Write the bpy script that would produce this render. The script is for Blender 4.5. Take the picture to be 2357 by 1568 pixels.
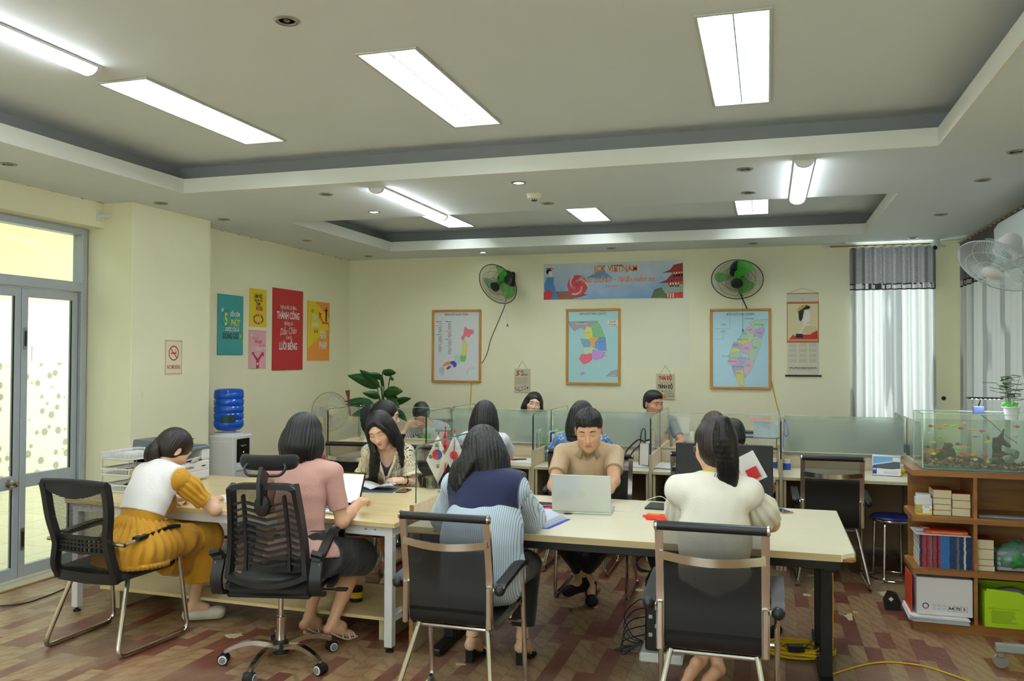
import bpy,math,random
import numpy as np
from math import sin,cos,pi,radians,sqrt,atan2,hypot
from mathutils import Vector,Matrix
from mathutils.geometry import tessellate_polygon
random.seed(7)
sc = bpy.context.scene
for o in list(bpy.data.objects):
 bpy.data.objects.remove(o)
COL = sc.collection
# ---------------------------------------------------------------- camera
FPX,YAW,PITCH,ROLL,HC = 1939.14,-0.29435541,0.01981898,0.00354823,1.70
cam = bpy.data.cameras.new('camera')
cam.sensor_width = 36.0
cam.lens = FPX / 2357 * 36
cam.clip_start = 0.05
cam_o = bpy.data.objects.new('camera',cam)
COL.objects.link(cam_o)
_F = Vector((sin(YAW) * cos(PITCH),cos(YAW) * cos(PITCH),sin(PITCH)))
_R = Vector((cos(YAW),-sin(YAW),0))
_U = _R.cross(_F)
_R2 = _R * cos(ROLL) + _U * sin(ROLL)
_U2 = -_R * sin(ROLL) + _U * cos(ROLL)
_m = Matrix((_R2,_U2,-_F)).transposed().to_4x4()
_m.translation = Vector((0,0,HC))
cam_o.matrix_world = _m
sc.camera = cam_o
# ---------------------------------------------------------------- world, exposure
wd = bpy.data.worlds.new('daylight')
sc.world = wd
wd.use_nodes = True
_bg = wd.node_tree.nodes['Background']
_bg.inputs[0].default_value = (0.88,0.95,1.0,1)
_bg.inputs[1].default_value = 5.0
sc.view_settings.view_transform = 'Standard'
sc.view_settings.look = 'None'
sc.view_settings.gamma = 1.0
sc.view_settings.use_curve_mapping = False
sc.view_settings.exposure = 0.74
PANEL_E,TUBE_E,SPOT_E = 30.0,20.0,30.0      # emission of the room's own lamps and the added ones
try:
 sc.cycles.use_denoising = True
 sc.cycles.caustics_reflective = False
 sc.cycles.caustics_refractive = False
 sc.cycles.transparent_max_bounces = 24
 sc.cycles.max_bounces = 8
 sc.cycles.sample_clamp_indirect = 6
except Exception:
 pass
# ---------------------------------------------------------------- materials
def lin(c):
 return tuple((v / 12.92 if v <= 0.04045 else ((v + 0.055) / 1.055) ** 2.4) for v in (x / 255 for x in c[:3])) + (1,)
MAT = {}
def mt(name,col=(128,128,128),rough=0.5,metal=0.0,var=None,bump=None,trans=0.0,alpha=1.0,emit=None,spec=0.5,ior=1.45,sheen=0,sub=0,col2=None,coat=0):
 """named principled material; var=(scale, amount, (sx,sy,sz)) mottles the colour, bump=(scale, strength, (sx,sy,sz))"""
 if name in MAT: return MAT[name]
 m = bpy.data.materials.new(name); m.use_nodes = True
 nt = m.node_tree; b = nt.nodes['Principled BSDF']
 c = lin(col)
 b.inputs['Base Color'].default_value = c
 b.inputs['Roughness'].default_value = rough
 b.inputs['Metallic'].default_value = metal
 b.inputs['Specular IOR Level'].default_value = spec
 b.inputs['IOR'].default_value = ior
 if coat: b.inputs['Coat Weight'].default_value = coat
 if sheen: b.inputs['Sheen Weight'].default_value = sheen
 if sub:
  b.inputs['Subsurface Weight'].default_value = sub
  b.inputs['Subsurface Radius'].default_value = (0.02,0.008,0.004)
 if trans: b.inputs['Transmission Weight'].default_value = trans
 if alpha < 1: b.inputs['Alpha'].default_value = alpha
 if emit:
  b.inputs['Emission Color'].default_value = lin(emit[0]); b.inputs['Emission Strength'].default_value = emit[1]
 if var or bump:
  tc = nt.nodes.new('ShaderNodeTexCoord')
  def noise(scale,sv,detail=4):
   mp = nt.nodes.new('ShaderNodeMapping'); mp.inputs['Scale'].default_value = sv
   nt.links.new(tc.outputs['Object'],mp.inputs[0])
   n = nt.nodes.new('ShaderNodeTexNoise'); n.inputs['Scale'].default_value = scale; n.inputs['Detail'].default_value = detail
   nt.links.new(mp.outputs[0],n.inputs['Vector'])
   return n
  if var:
   n = noise(var[0],var[2] if len(var) > 2 else (1,1,1))
   mx = nt.nodes.new('ShaderNodeMix'); mx.data_type = 'RGBA'
   mr = nt.nodes.new('ShaderNodeMapRange'); mr.inputs[1].default_value = 0.35; mr.inputs[2].default_value = 0.65
   nt.links.new(n.outputs[0],mr.inputs[0]); nt.links.new(mr.outputs[0],mx.inputs[0])
   c2 = lin(col2) if col2 else tuple(min(1,v * (1 - var[1])) for v in c[:3]) + (1,)
   mx.inputs[6].default_value = c; mx.inputs[7].default_value = c2
   nt.links.new(mx.outputs[2],b.inputs['Base Color'])
  if bump:
   n = noise(bump[0],bump[2] if len(bump) > 2 else (1,1,1))
   bp = nt.nodes.new('ShaderNodeBump'); bp.inputs['Strength'].default_value = bump[1]; bp.inputs['Distance'].default_value = 0.01
   nt.links.new(n.outputs[0],bp.inputs['Height']); nt.links.new(bp.outputs[0],b.inputs['Normal'])
 MAT[name] = m
 return m
class NT:
 """tiny helper for hand-wired materials"""
 def __init__(s,name):
  s.m = bpy.data.materials.new(name); s.m.use_nodes = True; MAT[name] = s.m
  s.t = s.m.node_tree; s.b = s.t.nodes['Principled BSDF']; s.out = s.t.nodes['Material Output']
  s.tc = s.t.nodes.new('ShaderNodeTexCoord')
 def n(s,typ,**kw):
  nd = s.t.nodes.new(typ)
  for k,v in kw.items():
   if k.startswith('i_'):
    key = k[2:]; key = int(key) if key.isdigit() else key
    nd.inputs[key].default_value = v
   else: setattr(nd,k,v)
  return nd
 def l(s,a,b): s.t.links.new(a,b)
 def mp(s,scale=(1,1,1),rot=(0,0,0),loc=(0,0,0),src='Object'):
  m = s.n('ShaderNodeMapping'); m.inputs['Scale'].default_value = scale; m.inputs['Rotation'].default_value = rot; m.inputs['Location'].default_value = loc
  s.l(s.tc.outputs[src],m.inputs[0]); return m.outputs[0]
 def noise(s,vec,scale,detail=4,rough=.5,dist=0):
  n = s.n('ShaderNodeTexNoise'); n.inputs['Scale'].default_value = scale; n.inputs['Detail'].default_value = detail
  n.inputs['Roughness'].default_value = rough; n.inputs['Distortion'].default_value = dist
  s.l(vec,n.inputs['Vector']); return n.outputs[0]
 def ramp(s,fac,stops,interp='LINEAR'):
  r = s.n('ShaderNodeValToRGB'); r.color_ramp.interpolation = interp
  e = r.color_ramp.elements
  e[0].position,e[0].color = stops[0][0],lin(stops[0][1]); e[1].position,e[1].color = stops[-1][0],lin(stops[-1][1])
  for p,c in stops[1:-1]:
   x = e.new(p); x.color = lin(c)
  s.l(fac,r.inputs[0]); return r.outputs[0]
 def mr(s,fac,a,b,c=0,d=1):
  m = s.n('ShaderNodeMapRange'); m.inputs[1].default_value = a; m.inputs[2].default_value = b; m.inputs[3].default_value = c; m.inputs[4].default_value = d
  s.l(fac,m.inputs[0]); return m.outputs[0]
 def mix(s,fac,a,b,mode='MIX'):
  m = s.n('ShaderNodeMix'); m.data_type = 'RGBA'; m.blend_type = mode
  for v,i in ((fac,0),(a,6),(b,7)):
   if isinstance(v,(int,float)): m.inputs[i].default_value = v
   elif isinstance(v,tuple): m.inputs[i].default_value = lin(v)
   else: s.l(v,m.inputs[i])
  return m.outputs[2]
 def math(s,op,a,b=None,c=None):
  m = s.n('ShaderNodeMath'); m.operation = op
  for i,v in enumerate((a,b,c)):
   if v is None: continue
   if isinstance(v,(int,float)): m.inputs[i].default_value = v
   else: s.l(v,m.inputs[i])
  return m.outputs[0]
 def col(s,v):
  if isinstance(v,tuple): s.b.inputs['Base Color'].default_value = lin(v)
  else: s.l(v,s.b.inputs['Base Color'])
  return s
 def bump(s,h,strength=.3,dist=.01):
  b = s.n('ShaderNodeBump'); b.inputs['Strength'].default_value = strength; b.inputs['Distance'].default_value = dist
  s.l(h,b.inputs['Height']); s.l(b.outputs[0],s.b.inputs['Normal']); return s
 def set(s,**kw):
  for k,v in kw.items(): s.b.inputs[k.replace('_',' ')].default_value = v
  return s
# ---------------------------------------------------------------- mesh builder
def RZ(a): return Matrix.Rotation(a,4,'Z')
def RX(a): return Matrix.Rotation(a,4,'X')
def RY(a): return Matrix.Rotation(a,4,'Y')
def T(x,y=0,z=0): return Matrix.Translation(Vector((x,y,z)) if not isinstance(x,(tuple,list,Vector)) else Vector(x))
def frame(p,u,v):
 """matrix whose local x,y run along u and v at p (z = out of the plane)"""
 u = Vector(u).normalized(); v = Vector(v).normalized(); n = u.cross(v)
 m = Matrix((u,v,n)).transposed().to_4x4(); m.translation = Vector(p); return m
def basis(d,up=(0,0,1)):
 d = Vector(d).normalized(); up = Vector(up)
 if abs(d.dot(up)) > .98: up = Vector((1,0,0)) if abs(d.x) < .9 else Vector((0,1,0))
 x = d.cross(up).normalized(); y = x.cross(d)
 return x,y,d
class MB:
 def __init__(s,m=None):
  s.v = []; s.f = []; s.mi = []; s.mats = []; s.M = m or Matrix.Identity(4)
 def mat(s,m):
  if m not in s.mats: s.mats.append(m)
  return s.mats.index(m)
 def add(s,vs,fs,m,M=None):
  k = len(s.v); X = s.M @ M if M is not None else s.M
  for p in vs: s.v.append(tuple(X @ Vector(p)))
  i = s.mat(m)
  for f in fs: s.f.append([a + k for a in f]); s.mi.append(i)
  return s
 def box(s,x0,x1,y0,y1,z0,z1,m,b=0.0,M=None):
  if b <= 0:
   vs = [(x,y,z) for z in (z0,z1) for y in (y0,y1) for x in (x0,x1)]
   fs = [(0,2,3,1),(4,5,7,6),(0,1,5,4),(2,6,7,3),(0,4,6,2),(1,3,7,5)]
   return s.add(vs,fs,m,M)
  b = min(b,(x1 - x0) / 2.01,(y1 - y0) / 2.01,(z1 - z0) / 2.01)
  vs = []; idx = {}
  X = ((x0,1),(x1,-1)); Y = ((y0,1),(y1,-1)); Z = ((z0,1),(z1,-1))
  for i,(x,sx) in enumerate(X):
   for j,(y,sy) in enumerate(Y):
    for k,(z,sz) in enumerate(Z):
     idx[i,j,k] = len(vs)
     vs += [(x,y + sy * b,z + sz * b),(x + sx * b,y,z + sz * b),(x + sx * b,y + sy * b,z)]
  I = lambda i,j,k,a: idx[i,j,k] + a
  fs = []
  for i in (0,1):
   q = [I(i,0,0,0),I(i,1,0,0),I(i,1,1,0),I(i,0,1,0)]; fs.append(q if i else q[::-1])
   q = [I(0,i,0,1),I(1,i,0,1),I(1,i,1,1),I(0,i,1,1)]; fs.append(q[::-1] if i else q)
   q = [I(0,0,i,2),I(1,0,i,2),I(1,1,i,2),I(0,1,i,2)]; fs.append(q if i else q[::-1])
  for i in (0,1):
   for j in (0,1):
    par = (i + j) % 2
    q = [I(i,j,0,0),I(i,j,1,0),I(i,j,1,1),I(i,j,0,1)]; fs.append(q if par == 0 else q[::-1])
    q = [I(i,0,j,0),I(i,1,j,0),I(i,1,j,2),I(i,0,j,2)]; fs.append(q[::-1] if par == 0 else q)
    q = [I(0,i,j,1),I(1,i,j,1),I(1,i,j,2),I(0,i,j,2)]; fs.append(q if par == 0 else q[::-1])
    for k in (0,1):
     q = [I(i,j,k,0),I(i,j,k,1),I(i,j,k,2)]; fs.append(q if (i + j + k) % 2 else q[::-1])
  return s.add(vs,fs,m,M)
 def tube(s,pts,r,m,n=8,closed=False,cap=True,flat=None,M=None,up=(0,0,1)):
  """sweep; r a number or list; flat=(a,b) gives a rectangular-ish section of half sizes a (side), b (up)"""
  P = [Vector(p) for p in pts]; N = len(P)
  R = r if isinstance(r,(list,tuple)) else [r] * N
  vs = []; fs = []; prevx = None
  for i,p in enumerate(P):
   if closed: d = P[(i + 1) % N] - P[i - 1]
   else: d = P[min(i + 1,N - 1)] - P[max(i - 1,0)]
   if d.length < 1e-9: d = Vector((0,0,1))
   d.normalize()
   if prevx is None: x,y,_ = basis(d,up)
   else:
    x = prevx - d * prevx.dot(d)
    if x.length < 1e-6: x,y,_ = basis(d,up)
    x.normalize(); y = x.cross(d)
   prevx = x
   if flat:
    a,b = flat; sec = [(-a,-b),(a,-b),(a,b),(-a,b)]
    for u,w in sec: vs.append(p + x * u * R[i] + y * w * R[i])
   else:
    for k in range(n):
     t = 2 * pi * k / n; vs.append(p + (x * cos(t) + y * sin(t)) * R[i])
  K = 4 if flat else n
  L = N if closed else N - 1
  for i in range(L):
   a = i * K; c = ((i + 1) % N) * K
   for k in range(K):
    fs.append((a + k,a + (k + 1) % K,c + (k + 1) % K,c + k))
  if cap and not closed:
   fs.append(tuple(range(K))[::-1]); fs.append(tuple((N - 1) * K + k for k in range(K)))
  return s.add(vs,fs,m,M)
 def lathe(s,prof,m,n=24,M=None,cap=True):
  """prof [(r,z)...] about local z"""
  vs = []; fs = []
  for r,z in prof:
   for k in range(n):
    t = 2 * pi * k / n; vs.append((r * cos(t),r * sin(t),z))
  for i in range(len(prof) - 1):
   for k in range(n):
    a = i * n + k; b = i * n + (k + 1) % n
    fs.append((a,b,b + n,a + n))
  if cap:
   if prof[0][0] > 1e-5: fs.append(tuple(range(n))[::-1])
   if prof[-1][0] > 1e-5: fs.append(tuple((len(prof) - 1) * n + k for k in range(n)))
  return s.add(vs,fs,m,M)
 def poly(s,pts,m,z=0.0,M=None):
  """flat polygon in the local xy plane, concave allowed"""
  P = [Vector((p[0],p[1],z)) for p in pts]
  if len(P) <= 4 and M is None and False: pass
  tr = tessellate_polygon([P]); fs = []
  for t in tr:
   a,b,c = (P[i] for i in t)
   fs.append(t if (b - a).cross(c - a).z > 0 else t[::-1])
  return s.add(P,fs,m,M)
 def prism(s,pts,z0,z1,m,M=None):
  A = sum(pts[i - 1][0] * pts[i][1] - pts[i][0] * pts[i - 1][1] for i in range(len(pts)))
  if A < 0: pts = pts[::-1]
  n = len(pts); P = [Vector((p[0],p[1],0)) for p in pts]
  tr = tessellate_polygon([P]); fs = []
  for t in tr:
   a,b,c = (P[i] for i in t)
   t = t if (b - a).cross(c - a).z > 0 else t[::-1]
   fs.append(tuple(i + n for i in t)); fs.append(tuple(t[::-1]))
  for i in range(n): fs.append((i,(i + 1) % n,(i + 1) % n + n,i + n))
  vs = [(p[0],p[1],z0) for p in pts] + [(p[0],p[1],z1) for p in pts]
  return s.add(vs,fs,m,M)
 def quad(s,x0,x1,y0,y1,m,z=0.0,M=None):
  return s.add([(x0,y0,z),(x1,y0,z),(x1,y1,z),(x0,y1,z)],[(0,1,2,3)],m,M)
 def disc(s,cx,cy,r,m,z=0.0,n=24,M=None,ry=None,r0=0,a0=0,a1=2 * pi):
  ry = ry or r; full = abs(a1 - a0 - 2 * pi) < 1e-6
  K = n if full else n + 1
  out = [(cx + r * cos(a0 + (a1 - a0) * k / n),cy + ry * sin(a0 + (a1 - a0) * k / n),z) for k in range(K)]
  if r0 <= 0:
   if full: return s.add(out,[tuple(range(K))],m,M)
   return s.add(out + [(cx,cy,z)],[(k,k + 1,K) for k in range(n)],m,M)
  q = r0 / r
  inn = [(cx + (p[0] - cx) * q,cy + (p[1] - cy) * q,z) for p in out]
  fs = [(k,(k + 1) % K,(k + 1) % K + K,k + K) for k in range(n)]
  return s.add(out + inn,fs,m,M)
 def ball(s,c,r,m,nu=16,nv=10,M=None,R=None):
  r = r if isinstance(r,(tuple,list)) else (r,r,r)
  vs = [(0,0,-1)]; fs = []
  for j in range(1,nv):
   t = pi * j / nv
   for i in range(nu): vs.append((sin(t) * cos(2 * pi * i / nu),sin(t) * sin(2 * pi * i / nu),-cos(t)))
  vs.append((0,0,1)); e = len(vs) - 1
  for i in range(nu):
   fs.append((0,1 + (i + 1) % nu,1 + i))
   for j in range(nv - 2):
    a = 1 + j * nu + i; b = 1 + j * nu + (i + 1) % nu; fs.append((a,b,b + nu,a + nu))
   fs.append((1 + (nv - 2) * nu + i,1 + (nv - 2) * nu + (i + 1) % nu,e))
  vs = [Vector((v[0] * r[0],v[1] * r[1],v[2] * r[2])) for v in vs]
  if R is not None: vs = [R @ v for v in vs]
  c = Vector(c)
  return s.add([v + c for v in vs],fs,m,M)
 def surf(s,fn,nu,nv,m,M=None,cu=False):
  vs = [fn(i / (nu if cu else nu - 1),j / (nv - 1)) for j in range(nv) for i in range(nu)]
  fs = []
  for j in range(nv - 1):
   for i in range(nu if cu else nu - 1):
    a = j * nu + i; b = j * nu + (i + 1) % nu; fs.append((a,b,b + nu,a + nu))
  return s.add(vs,fs,m,M)
 def text(s,t,x,y,size,m,z=0.0,align='CENTER',M=None,sx=1.0,shear=0.0,bold=0.0,rot=0.0):
  """real lettering laid in the local xy plane; the bar of a Đ is laid over a D"""
  q = t.replace('Đ','D').replace('đ','d'); vs,fs = glyphs(q,align,shear,bold)
  if not vs: return s
  if q != t:
   mx = lambda a,al='LEFT': max(v[0] for v in glyphs(a,al,0,0)[0])
   off = mx(q,align) - mx(q); vs = list(vs); fs = list(fs)
   for i,ch in enumerate(t):
    if ch in 'Đđ':
     a = (mx(t[:i].replace('Đ','D').replace('đ','d') + 'I') - mx('I') if i else 0) + off; k = len(vs)
     x0,x1,y0 = (a - .03,a + .30,-.03) if ch == 'Đ' else (a + .22,a + .58,.30); b = .035 + bold * .6
     vs += [(x0,y0 - b),(x1,y0 - b),(x1,y0 + b),(x0,y0 + b)]; fs.append((k,k + 1,k + 2,k + 3))
  c,d = cos(rot),sin(rot)
  out = []
  for a,b in vs:
   a,b = a * size * sx,b * size
   out.append((x + a * c - b * d,y + a * d + b * c,z))
  return s.add(out,fs,m,M)
 def build(s,name,parent=None,sharp=35,loc=None,solid=0):
  me = bpy.data.meshes.new(name)
  me.from_pydata(s.v,[],s.f); me.update()
  for m in s.mats: me.materials.append(m)
  me.polygons.foreach_set('material_index',s.mi)
  if sharp:
   me.polygons.foreach_set('use_smooth',[True] * len(s.f))
   me.set_sharp_from_angle(angle=radians(sharp))
  o = bpy.data.objects.new(name,me); COL.objects.link(o)
  if parent: o.parent = parent
  if loc: o.location = loc
  if solid:
   md = o.modifiers.new('thickness','SOLIDIFY'); md.thickness = solid; md.offset = 0
  return o
_GC = {}
def glyphs(t,align='CENTER',shear=0.0,bold=0.0):
 key = (t,align,shear,bold)
 if key in _GC: return _GC[key]
 cu = bpy.data.curves.new('lettering','FONT'); cu.body = t; cu.size = 1.0
 cu.align_x = align; cu.align_y = 'CENTER'; cu.shear = shear; cu.offset = bold; cu.resolution_u = 2
 cu.fill_mode = 'FRONT'
 o = bpy.data.objects.new('lettering',cu)
 me = o.to_mesh()
 vs = [(v.co.x,v.co.y) for v in me.vertices]; fs = [tuple(p.vertices) for p in me.polygons]
 nz = [p.normal.z for p in me.polygons]
 fs = [f if z > 0 else f[::-1] for f,z in zip(fs,nz)]
 o.to_mesh_clear(); bpy.data.objects.remove(o); bpy.data.curves.remove(cu)
 _GC[key] = (vs,fs)
 return _GC[key]
def tag(o,label=None,cat=None,group=None,kind=None):
 if label: o['label'] = label
 if cat: o['category'] = cat
 if group: o['group'] = group
 if kind: o['kind'] = kind
 return o
def thing(name,label,cat,loc=(0,0,0),rz=0.0,group=None):
 o = bpy.data.objects.new(name,None); COL.objects.link(o)
 o.empty_display_size = .1
 o.location = loc; o.rotation_euler = (0,0,rz)
 return tag(o,label,cat,group)
def struct(o): o['kind'] = 'structure'; return o
def kids(o): return [c for c in bpy.data.objects if c.parent == o]
def dup(root,loc=None,rz=None,label=None,group=None):
 def cp(o,par):
  c = o.copy(); COL.objects.link(c)
  if par: c.parent = par
  for k in kids(o): cp(k,c)
  return c
 c = cp(root,None)
 if loc is not None: c.location = loc
 if rz is not None: c.rotation_euler = (0,0,rz)
 if label: c['label'] = label
 if group: c['group'] = group
 return c
def arc(cx,cy,r,a0,a1,n):
 return [(cx + r * cos(a0 + (a1 - a0) * i / n),cy + r * sin(a0 + (a1 - a0) * i / n)) for i in range(n + 1)]
def rrect(x0,x1,y0,y1,r,n=4):
 p = []
 for cx,cy,a in ((x1 - r,y1 - r,0),(x0 + r,y1 - r,pi / 2),(x0 + r,y0 + r,pi),(x1 - r,y0 + r,1.5 * pi)):
  p += arc(cx,cy,r,a,a + pi / 2,n)
 return p
def spline(pts,n=8,closed=False):
 """catmull-rom through pts"""
 P = [Vector(p) for p in pts]; N = len(P); out = []
 rng = range(N) if closed else range(N - 1)
 for i in rng:
  if closed: a,b,c,d = P[i - 1],P[i],P[(i + 1) % N],P[(i + 2) % N]
  else: a,b,c,d = P[max(i - 1,0)],P[i],P[i + 1],P[min(i + 2,N - 1)]
  for k in range(n):
   t = k / n
   out.append(0.5 * ((2 * b) + (c - a) * t + (2 * a - 5 * b + 4 * c - d) * t * t + (3 * b - a - 3 * c + d) * t ** 3))
 if not closed: out.append(P[-1])
 return out
def fillet(pts,r,n=5):
 """round the corners of a polyline"""
 P = [Vector(p) for p in pts]; out = [P[0]]
 for i in range(1,len(P) - 1):
  a = P[i - 1] - P[i]; b = P[i + 1] - P[i]
  k = min(r,a.length * .49,b.length * .49)
  A = P[i] + a.normalized() * k; B = P[i] + b.normalized() * k
  for j in range(n + 1):
   t = j / n; out.append(A * (1 - t) ** 2 + P[i] * 2 * t * (1 - t) + B * t * t)
 out.append(P[-1]); return out
# common materials
chrome = mt('chrome',(200,195,188),.16,1.0)
steel = mt('brushed_steel',(175,175,172),.32,1.0)
black = mt('black_plastic',(26,27,29),.42)
blackrub = mt('black_rubber',(18,18,19),.7)
white = mt('white_plastic',(225,226,224),.4)
paper = mt('white_paper',(236,238,242),.75)
grey = mt('grey_plastic',(120,126,132),.45)
red = mt('red_print',(190,35,35),.5)
ink = mt('black_ink',(25,25,28),.6)
glass = NT('clear_glass')
def _glass(g,tint,alpha,rough=.03):
 # thin architectural glass: tinted see-through mixed with a fresnel reflection
 tr = g.n('ShaderNodeBsdfTransparent'); tr.inputs[0].default_value = lin(tint)
 gl = g.n('ShaderNodeBsdfGlossy'); gl.inputs['Roughness'].default_value = rough; gl.inputs[0].default_value = (1,1,1,1)
 lw = g.n('ShaderNodeLayerWeight'); lw.inputs[0].default_value = .5
 f = g.math('ADD',g.math('MULTIPLY',g.math('POWER',lw.outputs['Facing'],4.0),.8),.03 + alpha)
 mx = g.n('ShaderNodeMixShader'); g.l(f,mx.inputs[0]); g.l(tr.outputs[0],mx.inputs[1]); g.l(gl.outputs[0],mx.inputs[2])
 g.l(mx.outputs[0],g.out.inputs[0]); return g.m
glass = _glass(glass,(243,249,245),.0)
glass_edge = mt('green_glass_edge',(40,110,92),.12,trans=.3)
# ================================================================ the room
ZC,ZU = 2.96,3.20                    # lower ceiling, tray ceiling
XL,XR,YB,YF = -5.24,2.02,9.93,-2.4
def wallmat(name,base,worn):
 g = NT(name)
 n1 = g.noise(g.mp((1,1,1)),1.1,5,.6); n2 = g.noise(g.mp((3,3,1)),3.0,6,.7)
 c = g.mix(g.mr(n1,.48,.78,0,.5),base,worn); c = g.mix(g.mr(n2,.66,.80,0,.3),c,(205,190,140))
 g.col(c).set(Roughness=.62); g.bump(g.noise(g.mp((1,1,1)),60,3),.08,.004); return g.m
m_wall = wallmat('yellow_wall_paint',(244,241,208),(236,231,190))
m_ceil = NT('ceiling_paint')
m_ceil.col(m_ceil.mix(m_ceil.mr(m_ceil.noise(m_ceil.mp(),.8,4),.45,.7,0,.5),(226,234,236),(218,226,226))).set(Roughness=.7); m_ceil = m_ceil.m
m_lip = mt('tray_lip_paint',(228,230,222),.6)
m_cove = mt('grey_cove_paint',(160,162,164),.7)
m_alu = mt('grey_aluminium_profile',(176,184,192),.38,.15)
# floor: laminate printed with staggered red and tan blocks under a worn plastic film
g = NT('laminate_floor')
vec = g.mp((1,1,1),(0,0,pi / 2))
br = g.n('ShaderNodeTexBrick'); br.offset = .37; br.offset_frequency = 2; br.squash = 1.25; br.squash_frequency = 3
br.inputs['Scale'].default_value = 1; br.inputs['Mortar Size'].default_value = .0012; br.inputs['Brick Width'].default_value = .30; br.inputs['Row Height'].default_value = .09
br.inputs['Color1'].default_value = (0,0,0,1); br.inputs['Color2'].default_value = (1,1,1,1); br.inputs['Mortar'].default_value = (.2,.2,.2,1)
g.l(vec,br.inputs['Vector'])
base = g.ramp(br.outputs[0],[(0,(112,62,50)),(.36,(120,70,54)),(.46,(146,110,80)),(.62,(152,122,88)),(1,(160,134,98))])
# cathedral grain: rings whose centre differs a little from block to block
wv = g.n('ShaderNodeTexWave',wave_type='RINGS',rings_direction='Z'); wv.inputs['Scale'].default_value = 3.2; wv.inputs['Distortion'].default_value = 5; wv.inputs['Detail'].default_value = 2; wv.inputs['Detail Scale'].default_value = 1.4
mpn = g.n('ShaderNodeMapping'); mpn.inputs['Scale'].default_value = (2.6,.8,1); g.l(g.tc.outputs['Object'],mpn.inputs[0])
ad = g.n('ShaderNodeVectorMath',operation='ADD'); sc3 = g.n('ShaderNodeVectorMath',operation='SCALE'); sc3.inputs['Scale'].default_value = 9.0
g.l(br.outputs[0],sc3.inputs[0]); g.l(mpn.outputs[0],ad.inputs[0]); g.l(sc3.outputs[0],ad.inputs[1]); g.l(ad.outputs[0],wv.inputs['Vector'])
base = g.mix(g.mr(wv.outputs['Fac'],0,.35,.42,0),base,(92,54,36))
scr = g.noise(g.mp((9,3,1)),6,6,.75,1.5)
base = g.mix(g.mr(scr,.64,.70,0,.55),base,(196,184,160))           # scuffs
film = g.mr(g.noise(g.mp((1,1,1),loc=(3,1,0)),.8,3),.52,.60,0,.4)
base = g.mix(film,base,(150,136,112))
base = g.mix(g.mr(br.outputs[1],.2,.6,0,.18),base,(90,60,42))
g.col(base); g.l(g.mr(scr,.3,.7,.30,.5),g.b.inputs['Roughness'])
cr = g.n('ShaderNodeTexWave',wave_type='BANDS'); cr.inputs['Scale'].default_value = 1.5; cr.inputs['Distortion'].default_value = 14; cr.inputs['Detail'].default_value = 4
g.l(g.mp((1,1.6,1)),cr.inputs['Vector'])
g.bump(g.math('ADD',g.math('MULTIPLY',cr.outputs['Fac'],.6),g.noise(g.mp(),14,4)),.10,.02)
m_floor = g.m
m_tile = NT('cream_floor_tile'); g = m_tile
bt = g.n('ShaderNodeTexBrick'); bt.offset = 0; bt.inputs['Scale'].default_value = 1; bt.inputs['Brick Width'].default_value = .6; bt.inputs['Row Height'].default_value = .6; bt.inputs['Mortar Size'].default_value = .004
bt.inputs['Color1'].default_value = lin((222,210,182)); bt.inputs['Color2'].default_value = lin((214,203,176)); bt.inputs['Mortar'].default_value = lin((160,150,128))
g.l(g.mp((1,1,1)),bt.inputs['Vector']); g.col(bt.outputs[0]).set(Roughness=.25); m_tile = g.m
def sbox(name,x0,x1,y0,y1,z0,z1,m,b=0):
 mb = MB(); mb.box(x0,x1,y0,y1,z0,z1,m,b); return struct(mb.build(name))
sbox('floor',-5.245,XR + .2,YF,YB + .2,-.06,0,m_floor)
sbox('floor_threshold',-5.50,-5.245,4.3,5.70,-.06,.002,m_tile)
sbox('trim_1',-5.262,-5.235,4.3,5.68,0,.008,mt('wood_edge_strip',(150,118,70),.5),.002)
# left wall: recess beam over the door, wall before it, door return, pillar, wall with the posters
mb = MB()
mb.box(XL - .26,XL - .016,4.30,5.69,2.755,ZC + .4,m_wall)
mb.box(XL - .26,XL - .016,YF,4.30,0,ZC + .4,m_wall)
mb.box(XL - .30,XL,5.69,YB + .2,0,ZC + .4,m_wall)
struct(mb.build('wall_left'))
mb = MB(); mb.box(XL - .02,-4.97,5.68,6.69,0,ZC + .01,m_wall,.004); struct(mb.build('wall_left_pillar'))
mb = MB(); mb.box(-4.972,-4.958,6.10,6.69,0,.21,mt('brown_skirting',(176,128,76),.55),.002); struct(mb.build('baseboard_left'))
# back wall round the window
WX0,WX1,WZ0,WZ1 = .93,1.70,.90,2.955
mb = MB()
mb.box(XL - .3,WX0,YB,YB + .22,0,ZC + .4,m_wall); mb.box(WX1,XR + .2,YB,YB + .22,0,ZC + .4,m_wall)
mb.box(WX0,WX1,YB,YB + .22,0,WZ0,m_wall); mb.box(WX0,WX1,YB,YB + .22,WZ1,ZC + .4,m_wall)
struct(mb.build('wall_back'))
# right wall with one long window behind the curtain
mb = MB()
mb.box(XR,XR + .22,YF,5.2,0,ZC + .4,m_wall); mb.box(XR,XR + .22,9.5,YB,0,ZC + .4,m_wall)
mb.box(XR,XR + .22,5.2,9.5,0,.9,m_wall); mb.box(XR,XR + .22,5.2,9.5,2.55,ZC + .4,m_wall)
struct(mb.build('wall_right'))
mb = MB()
mb.box(XL - .3,-3.0,YF - .2,YF,0,ZC + .4,m_wall); mb.box(-.2,XR + .2,YF - .2,YF,0,ZC + .4,m_wall)
mb.box(-3.0,-.2,YF - .2,YF,0,.8,m_wall); mb.box(-3.0,-.2,YF - .2,YF,2.6,ZC + .4,m_wall)
struct(mb.build('wall_front'))
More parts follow.
